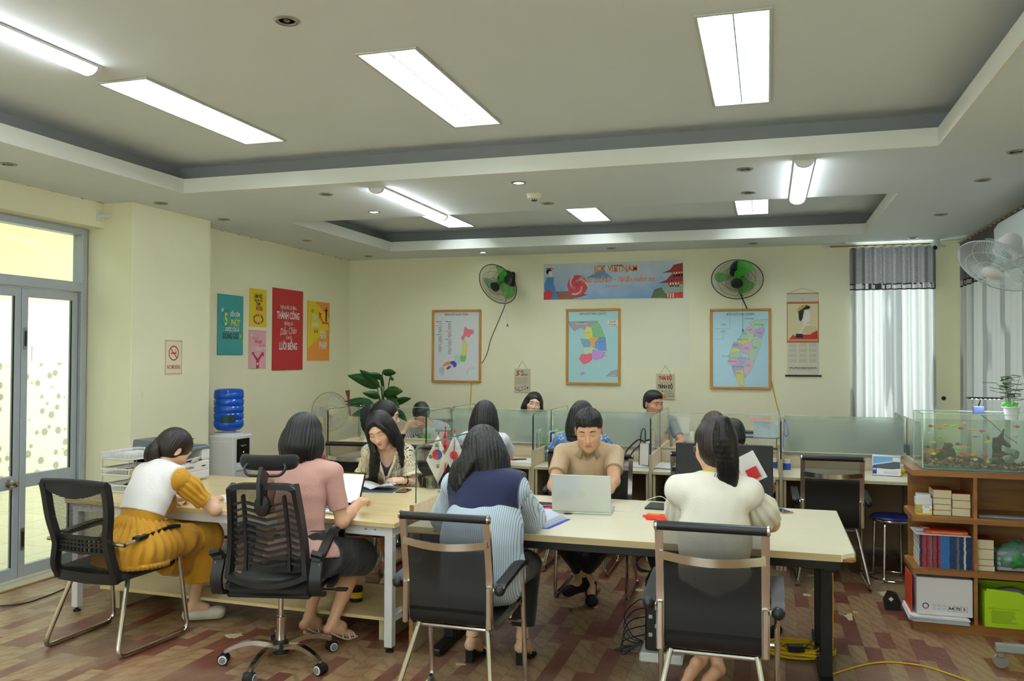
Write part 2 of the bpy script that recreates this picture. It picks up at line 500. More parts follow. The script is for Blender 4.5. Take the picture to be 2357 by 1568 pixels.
# repainted paler patch on the back wall
mb = MB(T(0,YB - .0015,0) @ RX(pi / 2)); mb.poly(rrect(-1.62,-.86,1.58,2.88,.05),mt('pale_repaint',(238,238,212),.6)); struct(mb.build('trim_2'))
def window(name,M,w,h,n):
 m = MB(M); r = struct(m.box(0,w,0,.05,-.03,.03,m_alu).box(0,w,h - .05,h,-.03,.03,m_alu).build(name))
 f = MB(M)
 for i in range(n + 1):
  x = (w - .05) * i / n; f.box(x,x + .05,0,h,-.028,.028,m_alu,.003)
 f.build('window_frame',r)
 p = MB(M); p.box(.04,w - .04,.04,h - .04,-.003,.003,glass); p.build('window_pane',r)
window('window_1',frame((WX0,YB + .12,WZ0),(1,0,0),(0,0,1)),WX1 - WX0,WZ1 - WZ0,2)
window('added_fill_window',frame((-.2,YF - .1,.8),(-1,0,0),(0,0,1)),2.8,1.8,4)  # unseen front window, added to bring in fill daylight
window('window_2',frame((XR + .12,5.2,.9),(0,1,0),(0,0,1)),4.3,1.65,5)
sbox('added_shade_wall',3.3,3.4,3.0,11.5,0,4.2,mt('shade_wall_grey',(150,150,146),.8))  # unseen wall added outside to cut daylight on the right curtain
# ceiling: lower slab with two trays, each with a lip, a grey cove set back behind it and a higher slab
TR = [(-4.335,.985,.55,5.49),(-4.31,.97,6.955,9.20)]
mb = MB()
x0,x1 = XL - .3,XR + .2
mb.box(x0,TR[0][0] - .0,YF - .2,YB + .2,ZC,ZC + .02,m_ceil); mb.box(TR[0][1],x1,YF - .2,YB + .2,ZC,ZC + .02,m_ceil)
mb.box(TR[0][0],TR[0][1],YF - .2,TR[0][2],ZC,ZC + .02,m_ceil)
mb.box(TR[0][0],TR[0][1],TR[0][3],TR[1][2],ZC,ZC + .02,m_ceil)
mb.box(TR[0][0],TR[0][1],TR[1][3],YB + .2,ZC,ZC + .02,m_ceil)
mb.box(TR[0][0],TR[1][0],TR[1][2],TR[1][3],ZC,ZC + .02,m_ceil); mb.box(TR[1][1],TR[0][1],TR[1][2],TR[1][3],ZC,ZC + .02,m_ceil)
mb.box(x0,x1,YF - .2,YB + .2,ZC + .40,ZC + .42,m_ceil)
ceil = struct(mb.build('ceiling'))
for k,(a,b,c,d) in enumerate(TR):
 mb = MB(); t = .015; zt = ZC + .11
 for X0,X1,Y0,Y1 in ((a,a + t,c,d),(b - t,b,c,d),(a + t,b - t,c,c + t),(a + t,b - t,d - t,d)): mb.box(X0,X1,Y0,Y1,ZC,zt,m_lip)
 mb.build('tray_lip',ceil)
 e = .165; mb = MB()
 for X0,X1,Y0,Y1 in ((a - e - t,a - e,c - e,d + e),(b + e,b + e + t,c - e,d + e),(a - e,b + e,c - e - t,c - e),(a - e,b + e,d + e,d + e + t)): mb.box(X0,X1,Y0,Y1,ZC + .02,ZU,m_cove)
 mb.build('tray_cove',ceil)
 mb = MB(); xs = [a - e - t] + [v for x in (-3.355,-1.785,-.14) for v in (x - .153,x + .153)] + [b + e + t]; ys = [c - e - t] + [v for y in ((1.75,4.42),(8.38,))[k] for v in (y - .678,y + .678)] + [d + e + t]
 for i in range(7):
  for j in range(0 if i % 2 else 0,len(ys) - 1):
   if i % 2 and j % 2: continue
   if i % 2 == 0 and j: continue
   mb.box(xs[i],xs[i + 1],ys[j],ys[j + 1] if i % 2 else ys[-1],ZU,ZU + .02,m_ceil)
 mb.build('tray_ceiling',ceil)
# cracks where the left wall meets the ceiling
mb = MB(); rr = random.Random(3)
for y0,y1 in ((4.9,5.6),(7.2,9.0),(9.2,9.9)):
 y = y0
 while y < y1:
  w = rr.uniform(.01,.08); mb.box(XL,XL + rr.uniform(.001,.003),y,y + w,ZC - rr.uniform(.002,.006),ZC - .0002,mt('plaster_crack',(150,140,104),.9)); y += w + rr.uniform(0,.3)
struct(mb.build('trim_3'))
# corridor seen through the glass door
mb = MB(); mb.box(-9.6,-5.50,1.0,12.5,-.06,0,m_tile); struct(mb.build('floor_corridor'))
g = NT('corridor_wall'); sep = g.n('ShaderNodeSeparateXYZ'); g.l(g.tc.outputs['Object'],sep.inputs[0])
vz = g.n('ShaderNodeTexVoronoi',feature='F1'); vz.inputs['Scale'].default_value = 6.5; vz.inputs['Randomness'].default_value = .75
cmb = g.n('ShaderNodeCombineXYZ'); g.l(sep.outputs[1],cmb.inputs[0]); g.l(sep.outputs[2],cmb.inputs[1]); g.l(cmb.outputs[0],vz.inputs['Vector'])
spk = g.noise(g.mp((1,1,1)),90,2)
dot = g.math('MULTIPLY',g.mr(vz.outputs['Distance'],.30,.38,1,0),g.mr(spk,.38,.60,.5,1))
low = g.mix(dot,(236,232,212),(126,124,106))
up = g.mix(g.mr(sep.outputs[2],2.3,2.6),(236,236,224),(222,208,164))  # yellow-tan upper part stands in for the transom's reflection
g.col(g.mix(g.math('LESS_THAN',sep.outputs[2],1.60),up,low)).set(Roughness=.6)
sbox('wall_corridor',-9.7,-9.5,1.0,12.5,0,3.9,g.m)
sbox('wall_corridor_end',-9.6,-5.50,12.4,12.6,0,3.9,m_wall)
sbox('wall_corridor_start',-9.6,-5.50,.8,1.0,0,3.9,m_wall)
sbox('ceiling_corridor',-9.7,-5.50,.8,12.6,3.9,3.95,m_ceil)
mb = MB(); mb.box(-9.495,-9.49,9.0,9.32,1.62,1.83,mt('pale_blue_notice',(206,216,236),.6)); tag(mb.build('notice'),'pale blue paper notice on the corridor wall behind the glass door','notice')
# glazed aluminium door in the left wall
DX = -5.46
fr = MB(); W = .05
fr.box(DX - .05,DX + .05,5.612,5.67,0,2.76,m_alu,.004); fr.box(DX - .05,DX + .05,4.32,4.38,0,2.76,m_alu,.004)
fr.box(DX - .05,DX + .05,4.38,5.612,2.695,2.76,m_alu,.004); fr.box(DX - .05,DX + .05,4.38,5.612,2.225,2.305,m_alu,.004)
d = struct(fr.build('door_1'))
mb = MB(); mb.box(DX - .003,DX + .003,4.38,5.61,2.30,2.70,glass); mb.build('transom_pane',d)
def leaf(y0,y1,knob):
 m = MB(); s = .055
 m.box(DX - .02,DX + .02,y0,y0 + s,.01,2.22,m_alu,.003); m.box(DX - .02,DX + .02,y1 - s,y1,.01,2.22,m_alu,.003)
 m.box(DX - .02,DX + .02,y0 + s,y1 - s,2.15,2.22,m_alu,.003); m.box(DX - .02,DX + .02,y0 + s,y1 - s,.01,.10,m_alu,.003)
 m.box(DX - .02,DX + .02,y0 + s,y1 - s,.69,.79,m_alu,.003)
 l = m.build('door_leaf',d)
 p = MB(); p.box(DX - .003,DX + .003,y0 + s,y1 - s,.79,2.15,glass); p.box(DX - .003,DX + .003,y0 + s,y1 - s,.10,.69,glass)
 k = MB()
 for q in (y0 + s,y1 - s - .006): k.box(DX + .004,DX + .012,q,q + .006,.79,2.15,blackrub); k.box(DX + .004,DX + .012,q,q + .006,.10,.69,blackrub)
 p.build('leaf_pane',l); k.build('gasket',l)
 return l
l1 = leaf(5.062,5.605,0); l2 = leaf(4.39,5.056,1)
m = MB()
M = T(DX + .02,4.965,.74) @ RY(pi / 2)
m.lathe([(.034,0),(.034,.006),(.014,.012),(.013,.03),(.026,.04),(.032,.055),(.026,.072),(0,.076)],chrome,20,M); m.build('door_knob',l2)
for z in (1.83,.30):
 m = MB(T(DX + .02,5.09,z) @ RY(pi / 2)); m.prism(rrect(-.085,.085,-.016,.016,.015),0,.006,steel); m.prism(rrect(-.06,.06,-.009,.009,.008),.006,.008,black); m.build('flush_bolt',l1)
# ---------------------------------------------------------------- lamps of the ceiling
m_pan = mt('lit_diffuser',(255,255,255),.4,emit=((247,252,255),PANEL_E))
m_tub = mt('lit_tube',(255,255,255),.4,emit=((244,251,255),TUBE_E))
m_frame_l = mt('lamp_frame',(205,208,200),.4,.3)
m_louv = mt('louvre_blade',(196,214,220),.3,.4); m_refl = mt('white_reflector',(244,248,250),.4)
def panel(x,y,label,group):
 """recessed troffer: frame on the ceiling, tubes and louvre blades up in the housing"""
 t = thing('ceiling_panel_lamp',label,'ceiling lamp',(x,y,ZU),0,group); a,b = .153,.678
 f = MB()
 for X0,X1,Y0,Y1 in ((-a - .014,-a + .002,-b - .014,b + .014),(a - .002,a + .014,-b - .014,b + .014),(-a,a,-b - .014,-b + .002),(-a,a,b - .002,b + .014)): f.box(X0,X1,Y0,Y1,-.010,.0,m_frame_l,.002)
 f.build('frame',t)
 q = MB()
 for X0,X1,Y0,Y1,Z0 in ((-a,a,-b,b,.075),(-a,-a + .004,-b,b,0),(a - .004,a,-b,b,0),(-a,a,-b,-b + .004,0),(-a,a,b - .004,b,0)): q.box(X0,X1,Y0,Y1,Z0,.079,m_refl)
 q.build('reflector',t)
 for X in (-.075,.075): q = MB(); q.tube([(X,-b + .03,.055),(X,b - .03,.055)],.014,m_pan,10); q.build('lit_tube',t)
 q = MB(); q.box(-.003,.003,-b + .004,b - .004,.0,.038,m_louv)
 for k in range(1,13): Y = -b + 2 * b * k / 13; q.box(-a + .004,a - .004,Y - .002,Y + .002,.0,.036,m_louv)
 q.build('louvre',t)
 return t
PX = [(-3.355,'left'),(-1.785,'middle'),(-.14,'right')]
for k,(x,w) in enumerate(PX):
 panel(x,4.42,{0: 'recessed louvred ceiling lamp in the front tray, leftmost of the three in view',1: 'recessed louvred ceiling lamp in the middle of the front tray, seen at a slant',2: 'large bright recessed ceiling lamp at the top right of the front tray'}[k],'recessed lamps in the front tray')
for k,(x,w) in enumerate(PX):
 panel(x,8.38,{0: 'far recessed ceiling lamp just behind the end of the slanting surface tube',1: 'far recessed ceiling lamp between the smoke detector and the right downlights',2: 'far recessed ceiling lamp below two downlights, near the right surface tube'}[k],'recessed lamps in the back tray')
for x,w in PX: panel(x,1.75,'added unseen louvred ceiling lamp overhead behind the picture, ' + w,'added lamps behind the camera')  # unseen row put in for the light it gives the room
def tube_lamp(x,y0,y1,z,label):
 t = thing('surface_tube_lamp',label,'ceiling lamp',(x,(y0 + y1) / 2,z),0,None); L = (y1 - y0) / 2
 b = MB(); b.box(-.062,.062,-L,L,-.014,0,white,.003); b.build('base',t)
 sec = [(.055 * cos(a),-.012 - .036 * sin(a)) for a in [pi * k / 12 for k in range(13)]]
 M = Matrix(((1,0,0,0),(0,0,1,0),(0,1,0,0),(0,0,0,1)))
 q = MB(); q.prism([(u,v) for u,v in sec],-L + .03,L - .03,m_tub,M); q.build('diffuser',t)
 for s in (-1,1):
  e = MB(); e.prism([(u * 1.03,v * 1.03) for u,v in sec],s * L - (.03 if s > 0 else 0),s * L + (.03 if s < 0 else 0),white,M); e.build('end_cap',t)
tube_lamp(-3.36,2.30,3.54,ZU,'lit surface tube lamp cut by the left edge near the top left corner')
tube_lamp(-2.776,5.66,6.99,ZC,'long slanting lit surface tube lamp between the trays, over the long-haired woman')
tube_lamp(.228,5.62,7.0,ZC,'upright lit surface tube lamp at the right, above the second green fan')
for x,w in ((-4.9,'left'),(-2.776,'middle'),(.228,'right')): tube_lamp(x,-1.4,-.1,ZC,'added unseen tube lamp on the ceiling behind the photographer, ' + w)  # unseen tubes added to throw more light onto the ceiling
for x,w in ((-3.36,'left'),(-.75,'middle'),(.6,'right')): tube_lamp(x,.7,1.95,ZU,'added tube lamp overhead in the front tray, out of view, ' + w)  # further added tubes, lifting the ceiling brightness
for x,y in ((-7.4,3.5),(-7.4,7),(-7.4,10.3)):  # made-up lamps that brighten the daylit corridor
 t = thing('added_corridor_lamp','added square lamp brightening the corridor beyond the glass door','ceiling lamp',(x,y,3.9),0,'added corridor lamps')
 m = MB(); m.box(-.62,.62,-.62,.62,-.03,0,white,.004); m.build('frame',t)
 m = MB(); m.box(-.6,.6,-.6,.6,-.036,-.03,mt('added_corridor_diffuser',(255,255,255),.4,emit=((250,252,255),3.0))); m.build('diffuser',t)
# downlights
m_ring = mt('downlight_ring',(170,168,158),.28,.9)
m_spot = mt('lit_spot',(255,255,255),.4,emit=((250,255,246),SPOT_E))
m_off = mt('unlit_spot_reflector',(120,122,112),.25,.8)
DL = {(-4.78,4.32): 'over the left door',(-4.78,5.78): 'above the near edge of the yellow pillar',(-4.78,6.62): 'above the far edge of the yellow pillar',(-4.78,8.08): 'above the orange poster',
      (-4.78,9.55): 'in the far left corner above the potted plant',(-3.27,5.81): 'between the pillar and the slanting tube lamp',(-3.27,6.64): 'left of the slanting tube lamp',(-3.27,9.57): 'above the left green fan',
      (-1.715,5.81): 'just in front of the smoke detector',(-1.715,6.65): 'just behind the smoke detector',(-1.715,9.58): 'above the banner',(-.14,5.80): 'left of the upright tube lamp, the nearer of two',
      (-.135,6.63): 'left of the upright tube lamp, the farther of two',(-.145,9.59): 'above the right green fan',(1.45,9.57): 'above the back window curtain',(1.45,8.10): 'in the right-hand strip, second from the window',(1.45,6.61): 'in the right-hand strip, above the white fan',(1.45,5.76): 'cut by the right edge of the picture',}
LIT = {(-3.27,6.64),(-3.27,9.57),(-1.715,5.81)}
def downlight(x,y,z,where,lit):
 t = thing('downlight',('small lit round downlight ' if lit else 'small unlit round downlight ') + where,'downlight',(x,y,z),0,'round downlights in the ceiling')
 m = MB(); m.lathe([(.036,-.001),(.040,-.007),(.050,-.008),(.056,-.003),(.056,0)],m_ring,24); m.build('ring',t)
 m = MB(); m.lathe([(.0,-.004),(.022,-.003),(.036,-.002)] if lit else [(.0,-.0005),(.014,-.0035),(.016,-.0005),(.037,-.001)],m_spot if lit else m_off,20); m.build('bulb',t)
for (x,y),w in DL.items(): downlight(x,y,ZC,w,(x,y) in LIT)
downlight(-2.05,3.28,ZU,'alone at the top of the front tray, left of the centre',False)
t = thing('smoke_detector','white round smoke detector on the ceiling between two downlights','smoke detector',(-1.72,6.25,ZC))
m = MB(); m.lathe([(.0,-.042),(.032,-.042),(.052,-.034),(.056,-.012),(.060,-.010),(.060,0)],mt('ivory_plastic',(226,222,196),.5),28); m.build('housing',t)
m = MB(); m.lathe([(0,-.056),(.02,-.055),(.024,-.05),(.024,-.04)],black,20)
for k in range(8): m.box(.018,.026,-.004,.004,-.05,-.04,white,M=RZ(k * pi / 4))
m.build('sensor',t)
# ================================================================ furniture
def woodmat(name,c1,c2,axis='X',rough=.35,scale=1.0,strength=1):
 g = NT(name); s = {'X': (1.2,14,14),'Y': (14,1.2,14),'Z': (14,14,1.2)}[axis]
 n = g.noise(g.mp(tuple(v * scale for v in s)),1.6,6,.6,.6)
 g.col(g.mix(g.mr(n,.35,.65,0,strength),c1,c2)).set(Roughness=rough); return g.m
m_top1 = woodmat('birch_tabletop',(228,208,158),(216,192,138),'X',.3)
m_top2 = woodmat('cream_tabletop',(238,232,204),(232,225,192),'X',.3,strength=.6)
m_edge = woodmat('beige_edge_band',(196,176,130),(182,160,114),'X',.45)
m_desk = woodmat('pale_ash_board',(222,206,176),(208,190,158),'X',.4)
m_deske = woodmat('pale_ash_edge',(205,194,158),(190,178,140),'Z',.45)
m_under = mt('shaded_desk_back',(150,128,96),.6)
m_dark = mt('black_powder_coat',(20,20,22),.4)
m_wht = mt('white_powder_coat',(222,224,226),.35)
m_chip = mt('raw_chipboard',(172,128,70),.9,var=(260,.5),bump=(200,.6))
m_orange = woodmat('cherry_laminate',(156,108,56),(132,86,42),'X',.35)
m_frost = NT('frosted_glass')
def frosted(g):
 sep = g.n('ShaderNodeSeparateXYZ'); g.l(g.tc.outputs['Object'],sep.inputs[0])
 rf = g.n('ShaderNodeBsdfRefraction'); rf.inputs['Roughness'].default_value = .33; rf.inputs['IOR'].default_value = 1.06; rf.inputs[0].default_value = lin((232,244,236))
 tr = g.n('ShaderNodeBsdfTransparent'); tr.inputs[0].default_value = lin((240,248,242))
 df = g.n('ShaderNodeBsdfTranslucent'); df.inputs[0].default_value = lin((225,238,230))
 gl = g.n('ShaderNodeBsdfGlossy'); gl.inputs['Roughness'].default_value = .25
 a = g.n('ShaderNodeMixShader'); a.inputs[0].default_value = .5; d2 = g.n('ShaderNodeBsdfDiffuse'); d2.inputs[0].default_value = lin((232,242,234)); ad = g.n('ShaderNodeMixShader'); ad.inputs[0].default_value = .5; g.l(df.outputs[0],ad.inputs[1]); g.l(d2.outputs[0],ad.inputs[2]); g.l(rf.outputs[0],a.inputs[1]); g.l(ad.outputs[0],a.inputs[2])
 c = g.n('ShaderNodeMixShader'); g.l(g.mr(sep.outputs[2],1.14,1.19,0,.7),c.inputs[0]); g.l(a.outputs[0],c.inputs[1]); g.l(tr.outputs[0],c.inputs[2])
 d = g.n('ShaderNodeMixShader'); d.inputs[0].default_value = .05; g.l(c.outputs[0],d.inputs[1]); g.l(gl.outputs[0],d.inputs[2])
 g.l(d.outputs[0],g.out.inputs[0]); return g.m
m_frost = frosted(m_frost)
m_sglass = _glass(NT('green_tinted_glass'),(253,255,254),.02)
m_pale_edge = mt('pale_glass_edge',(170,200,186),.2)
# ---- left table on a white steel frame (turned a few degrees)
t = thing('meeting_table','birch-topped meeting table on white steel legs, left of the glass divider','table',(-2.035,4.42,0),radians(-2.2))
Lx,Dy = 2.44,1.25
m = MB(); m.box(-Lx,0,0,Dy,.722,.75,m_top1,.002); m.build('tabletop',t)
for x in (-2.05,-.62):
 m = MB(); m.disc(x,.62,.035,mt('grommet_brown',(120,92,60),.5),.7506); m.build('cable_grommet',t)
m = MB()
for y in (.03,Dy - .08): m.box(-Lx + .04,-.03,y,y + .05,.665,.722,m_wht,.002)
for x in (-Lx + .04,-.08): m.box(x,x + .05,.08,Dy - .08,.665,.722,m_wht,.002); m.box(x,x + .05,.08,Dy - .08,.17,.21,m_wht,.002)
m.build('steel_frame',t)
for x in (-Lx + .04,-.08):
 for y in (.03,Dy - .08):
  m = MB(); m.box(x,x + .05,y,y + .05,.03,.665,m_wht,.003); l = m.build('leg',t)
  m = MB(); m.lathe([(.024,0),(.024,.012),(.012,.016),(.012,.032)],black,14,T(x + .025,y + .025,0)); m.build('foot',l)
for x in (-.2,-.14,-Lx + .2,-Lx + .14):
 m = MB(); m.lathe([(.006,0),(.006,.002),(0,.003)],steel,10,T(x,.03,.70) @ RX(pi / 2)); m.build('bolt',t)
t = thing('low_shelf_board','long pale board lying low across the frame under the birch table','shelf',(-3.2,4.95,.0),radians(-1.5))
m = MB(); m.box(-1.10,1.08,-.32,.33,.13,.15,m_top1,.001); m.build('board',t)
for x in (-1.0,1.0):
 m = MB(); m.box(x - .03,x + .03,-.28,.28,0,.13,m_deske,.002); m.build('batten',t)
# ---- glass divider between the tables
t = thing('glass_divider','clear glass divider on a chipboard panel between the two front tables','desk divider',(-1.965,4.5,0))
m = MB(); m.box(-.012,.012,0,1.10,.0,.845,m_desk,.001); m.box(-.0125,.0125,-.002,.0,0,.845,m_chip); m.build('panel',t)
m = MB(); pts = rrect(0.06,1.11,.80,1.178,.03); m.prism(pts,-.004,.004,m_sglass,frame((0,0,0),(0,1,0),(0,0,1))); g_ = m.build('glass_pane',t)
m = MB(); m.tube([(0,p[0],p[1]) for p in pts],.0042,glass_edge,6,closed=True); m.build('glass_edge',g_)
# ---- right table on a black T frame
t = thing('work_table','cream-topped work table with a chipped corner on black legs, right of the divider','table',(-.76,5.0,0))
m = MB(); m.prism([(-1.175,-.62),(1.105,-.62),(1.135,-.585),(1.165,-.56),(1.168,.63),(-1.175,.63)],.715,.75,m_top2)
m.build('tabletop',t)
m = MB(); m.box(-1.175,1.10,-.6225,-.62,.7145,.7485,m_edge); m.box(1.168,1.1705,-.555,.63,.7145,.7485,m_edge); m.build('edge_band',t)
m = MB(); m.prism([(1.105,-.62),(1.135,-.585),(1.165,-.56),(1.168,-.60),(1.15,-.622)],.716,.728,m_chip); m.build('broken_corner',t)
m = MB(); m.box(-.62,-.56,-.6235,-.622,.739,.750,m_dark); m.box(-1.02,-1.0,-.6235,-.622,.73,.734,m_dark); m.build('edge_chip',t)
for y in (-.58,.53):
 m = MB(); m.box(-1.12,1.10,y,y + .05,.665,.715,m_dark,.002); m.build('steel_rail',t)
for x in (-1.08,1.02):
 for y0,y1 in ((-.30,-.24),(.24,.29)):
  m = MB(); m.box(x,x + .06,y0,y1,.04,.645,m_dark,.003); m.build('leg',t)
 m = MB(); m.box(x - .005,x + .065,-.52,.52,0,.04,m_dark,.006); m.build('foot_bar',t)
 m = MB(); m.box(x,x + .06,-.55,.56,.645,.70,m_dark,.003); m.build('cross_beam',t)
# ---- workstations: a long spine with side panels, a desk on each side in every bay
PXS = [-3.965,-2.967,-1.96,-.938,.102,1.12]
SY = 7.75
bayw = ['leftmost bay','second bay from the left','middle bay','fourth bay, behind the black board','rightmost bay, behind the aquarium shelf']
tape = mt('clear_tape',(210,206,180),.4)
for i in range(5):
 a,b = PXS[i] + .014,PXS[i + 1] - .014
 t = thing('spine_divider',['green-tinted glass divider, seated women behind it, ','glass divider right of the woman in the striped shirt, ','frosted glass divider below the far woman, ','clear glass divider with a pink note strip, ','frosted glass divider with a blurred plant behind it, '][i] + bayw[i],'desk divider',((a + b) / 2,SY,0),0,None)
 w = (b - a) / 2
 m = MB(); m.box(-w,w,-.0125,.0125,.30,.888,m_desk,.001); m.build('panel',t)
 m = MB(); pts = rrect(-w + .015,w - .015,.86,1.200,.025); m.prism(pts,-.004,.004,m_frost if i in (1,2,4) else m_sglass,frame((0,-.018,0),(1,0,0),(0,0,1))); g_ = m.build('glass_pane',t)
 m = MB(); m.tube([(p[0],-.018,p[1]) for p in pts if p[1] > .885][::-1],.0024,m_pale_edge,6); m.box(-w + .01,w - .01,-.026,-.012,.882,.892,tape,.001); m.build('glass_edge',g_)
for i in range(6):
 x = PXS[i]
 t = thing('side_divider',['outer side divider at the left end of the workstations','side divider between the ponytailed woman and the white shirt woman','side divider behind the long black-haired back, with a dark glass edge','side divider beside the white handbag, with a dark glass edge','side divider edge-on with a blue lanyard beside it','side divider at the right end, beside the aquarium'][i],'desk divider',(x,SY,0),0,None)
 for s,(y0,y1) in enumerate(((-.65,-.013),(.013,.70))):
  m = MB(); m.box(-.0125,.0125,y0,y1,0,.888,m_desk,.001); m.box(-.013,.013,y0 - .002,y0,.0,.888,m_deske); m.build('panel',t)
  m = MB(); pts = rrect(y0 + (.01 if s == 0 else .0),y1 - .003,.84,1.205,.025); m.prism(pts,-.004,.004,m_sglass,frame((0,0,0),(0,1,0),(0,0,1))); g_ = m.build('glass_pane',t)
  m = MB(); m.tube([(0,p[0],p[1]) for p in pts],.0036,glass_edge,6,closed=True); m.build('glass_edge',g_)
  if s == 0:
   m = MB(); m.box(-.006,.006,y0 + .006,y0 + .012,.80,1.19,mt('dark_edge_seal',(22,40,40),.3)); m.build('edge_seal',g_)
def desk(x0,x1,y0,y1,label,group):
 t = thing('workstation_desk',label,'desk',((x0 + x1) / 2,(y0 + y1) / 2,0),0,group)
 w,d = (x1 - x0) / 2,(y1 - y0) / 2
 m = MB(); m.box(-w,w,-d,d,.725,.75,m_top2,.0015); m.box(-w,w,-d - .001,-d,.726,.749,m_deske); m.build('desktop',t)
 for s in (-1,1):
  m = MB(); X = s * (w - .013); m.box(X - .011,X + .011,-d + .02,d - .01,0,.725,m_deske,.001); m.build('side_panel',t)
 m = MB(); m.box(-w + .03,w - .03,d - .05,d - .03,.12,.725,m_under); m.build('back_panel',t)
for i in range(5):
 a,b = PXS[i] + .016,PXS[i + 1] - .016
 desk(a,b,7.09,SY - .028,'near-side workstation desk in the ' + bayw[i],'near-side desks')
 desk(a,b,SY + .02,8.43,'far-side workstation desk in the ' + bayw[i],'far-side desks')
# ---- chairs
def netmat(name,pitch,alpha,axis=2,col=(16,16,17)):
 g = NT(name); g.set(Roughness=.75); g.col(col)
 sep = g.n('ShaderNodeSeparateXYZ'); g.l(g.tc.outputs['Object'],sep.inputs[0])
 w = g.math('FRACT',g.math('MULTIPLY',sep.outputs[axis],1 / pitch))
 g.l(g.mr(w,.45,.55,1.0,alpha),g.b.inputs['Alpha']); return g.m
m_net = netmat('ribbed_black_net',.0075,.12)
m_sling = NT('black_sling_mesh'); m_sling.col((16,17,18)).set(Roughness=.6); _s = m_sling.n('ShaderNodeSeparateXYZ'); m_sling.l(m_sling.tc.outputs['Object'],_s.inputs[0]); m_sling.l(m_sling.mr(_s.outputs[2],.78,.87,.95,.66),m_sling.b.inputs['Alpha']); m_sling = m_sling.m
m_slingo = mt('black_sling_cloth',(22,23,24),.62,bump=(400,.2))
m_fab = mt('black_seat_fabric',(18,18,19),.85,bump=(500,.35),sheen=.15)
def chrome_chair(name='cantilever_chair'):
 r = thing(name,'x','chair')
 sp = [Vector(p) for p in ((0,-.285,.95),(0,-.255,.80),(0,-.232,.66),(0,-.232,.56),(0,-.222,.47),(0,-.18,.432),(0,-.08,.425),(0,.10,.435),(0,.25,.448))]
 side = spline(sp,5)
 for s in (-1,1):
  m = MB(); m.tube([(s * .208,p.y,p.z) for p in side],1,chrome,flat=(.009,.016),up=(1,0,0)); m.box(s * .208 - .014,s * .208 + .014,-.258,-.228,.44,.64,chrome,.006); m.build('side_rail',r)
 back = [p for p in side if p.z > .50 and p.y < -.2]; seat = [p for p in side if not (p.z > .54 and p.y < -.2)]
 for nm,ps,mm in (('mesh_back',back,m_sling),('sling_seat',seat,m_slingo)):
  m = MB(); n = len(ps)
  m.surf(lambda u,v: (-.202 + .404 * u,ps[min(n - 1,int(round(v * (n - 1))))].y - .004,ps[min(n - 1,int(round(v * (n - 1))))].z),4,n,mm); m.build(nm,r)
 m = MB(); m.tube([(x,-.288,.955) for x in (-.215,0,.215)],.019,mt('black_vinyl',(24,25,27),.38),14); b = m.build('top_bar',r)
 for s in (-1,1):
  m = MB(); m.lathe([(.0215,0),(.0215,.008),(.015,.013),(0,.014)],chrome,16,T(s * .214,-.288,.955) @ RY(s * pi / 2)); m.build('end_cap',b)
 m = MB(); m.tube([(-.208 + .416 * u,-.275 - .045 * sin(pi * u),.835 - .012 * sin(pi * u)) for u in [k / 14 for k in range(15)]],1,chrome,flat=(.004,.017)); m.build('cross_bar',r)
 for s in (-1,1):
  X = s * .255
  a = MB(); a.tube([(X - s * .035,-.225,.62),(X,-.222,.622)],.011,chrome,10)
  pts = [(X,-.235,.625),(X,-.20,.64),(X,-.10,.652),(X,.03,.668),(X,.12,.672),(X,.17,.66)]
  a.tube(spline(pts,4),1,black,flat=(.026,.011)); a.ball((X,-.23,.622),(.026,.03,.026),black,12,8); a.build('armrest',r)
  l = MB(); l.tube(fillet([(X,.14,.655),(X,.215,.013),(X,-.33,.013),(s * .175,-.16,.42)],.06,6),.0125,chrome,10)
  ll = l.build('sled_leg',r)
  f = MB(); f.tube([(X,.15,.013),(X,.20,.013)],.0145,mt('grey_rubber',(120,122,124),.7),10); f.build('glide',ll)
 m = MB(); m.tube([(-.19,-.14,.405),(.19,-.14,.405)],.011,chrome,8); m.build('rear_stretcher',r)
 m = MB(); m.tube([(-.255,.19,.36),(.255,.19,.36)],.009,chrome,8); m.tube([(-.18,.19,.36),(-.18,.20,.43)],.006,chrome,6); m.tube([(.18,.19,.36),(.18,.20,.43)],.006,chrome,6); m.build('seat_support',r)
 return r
cc = chrome_chair()
def place(x,y,rz,label,s=1.0):
 global cc_used
 o = dup(cc,(x,y,0),radians(rz),label,'black sling chairs with chrome frames'); o.scale = (s,s,s); return o
CH = [(-1.44,3.955,0,'black sling chair with chrome frame under the woman in the navy collar',1.0),
      (-.225,3.90,0,'black sling chair with chrome frame at the bottom right, under the white blouse',1.04),
      (-1.19,6.05,180,'black sling chair with chrome frame behind the man in the beige polo',1.0),
      (-2.62,6.17,184,'black sling chair with chrome frame under the woman in the crochet top',1.0),
      (-3.43,6.78,4,'black sling chair with chrome frame at the leftmost workstation, behind the long-haired woman',1.0),
      (-2.42,6.85,0,'black sling chair with chrome frame under the woman with straight hair and white shirt',1.0),
      (-1.45,6.80,0,'black sling chair with chrome frame under the woman in the dotted blue blouse',1.0),
      (-3.50,9.0,200,'black sling chair with chrome frame under the woman in the striped shirt',1.0),
      (-2.46,9.15,200,'black sling chair with chrome frame under the woman looking over the divider',1.0),
      (-1.14,9.2,200,'black sling chair with chrome frame under the man beside the attitude plaque',1.0),
      (-.50,6.93,0,'black sling chair with chrome frame under the brown-haired woman',1.0),
      (-.22,6.12,8,'black sling chair with chrome frame behind the black board',.94),
      (.455,6.98,1,'empty black sling chair with chrome frame at the rightmost workstation',1.0)]
for c in CH: place(*c)
for o in [cc] + [k for k in kids(cc)] + [q for k in kids(cc) for q in kids(k)]: bpy.data.objects.remove(o)
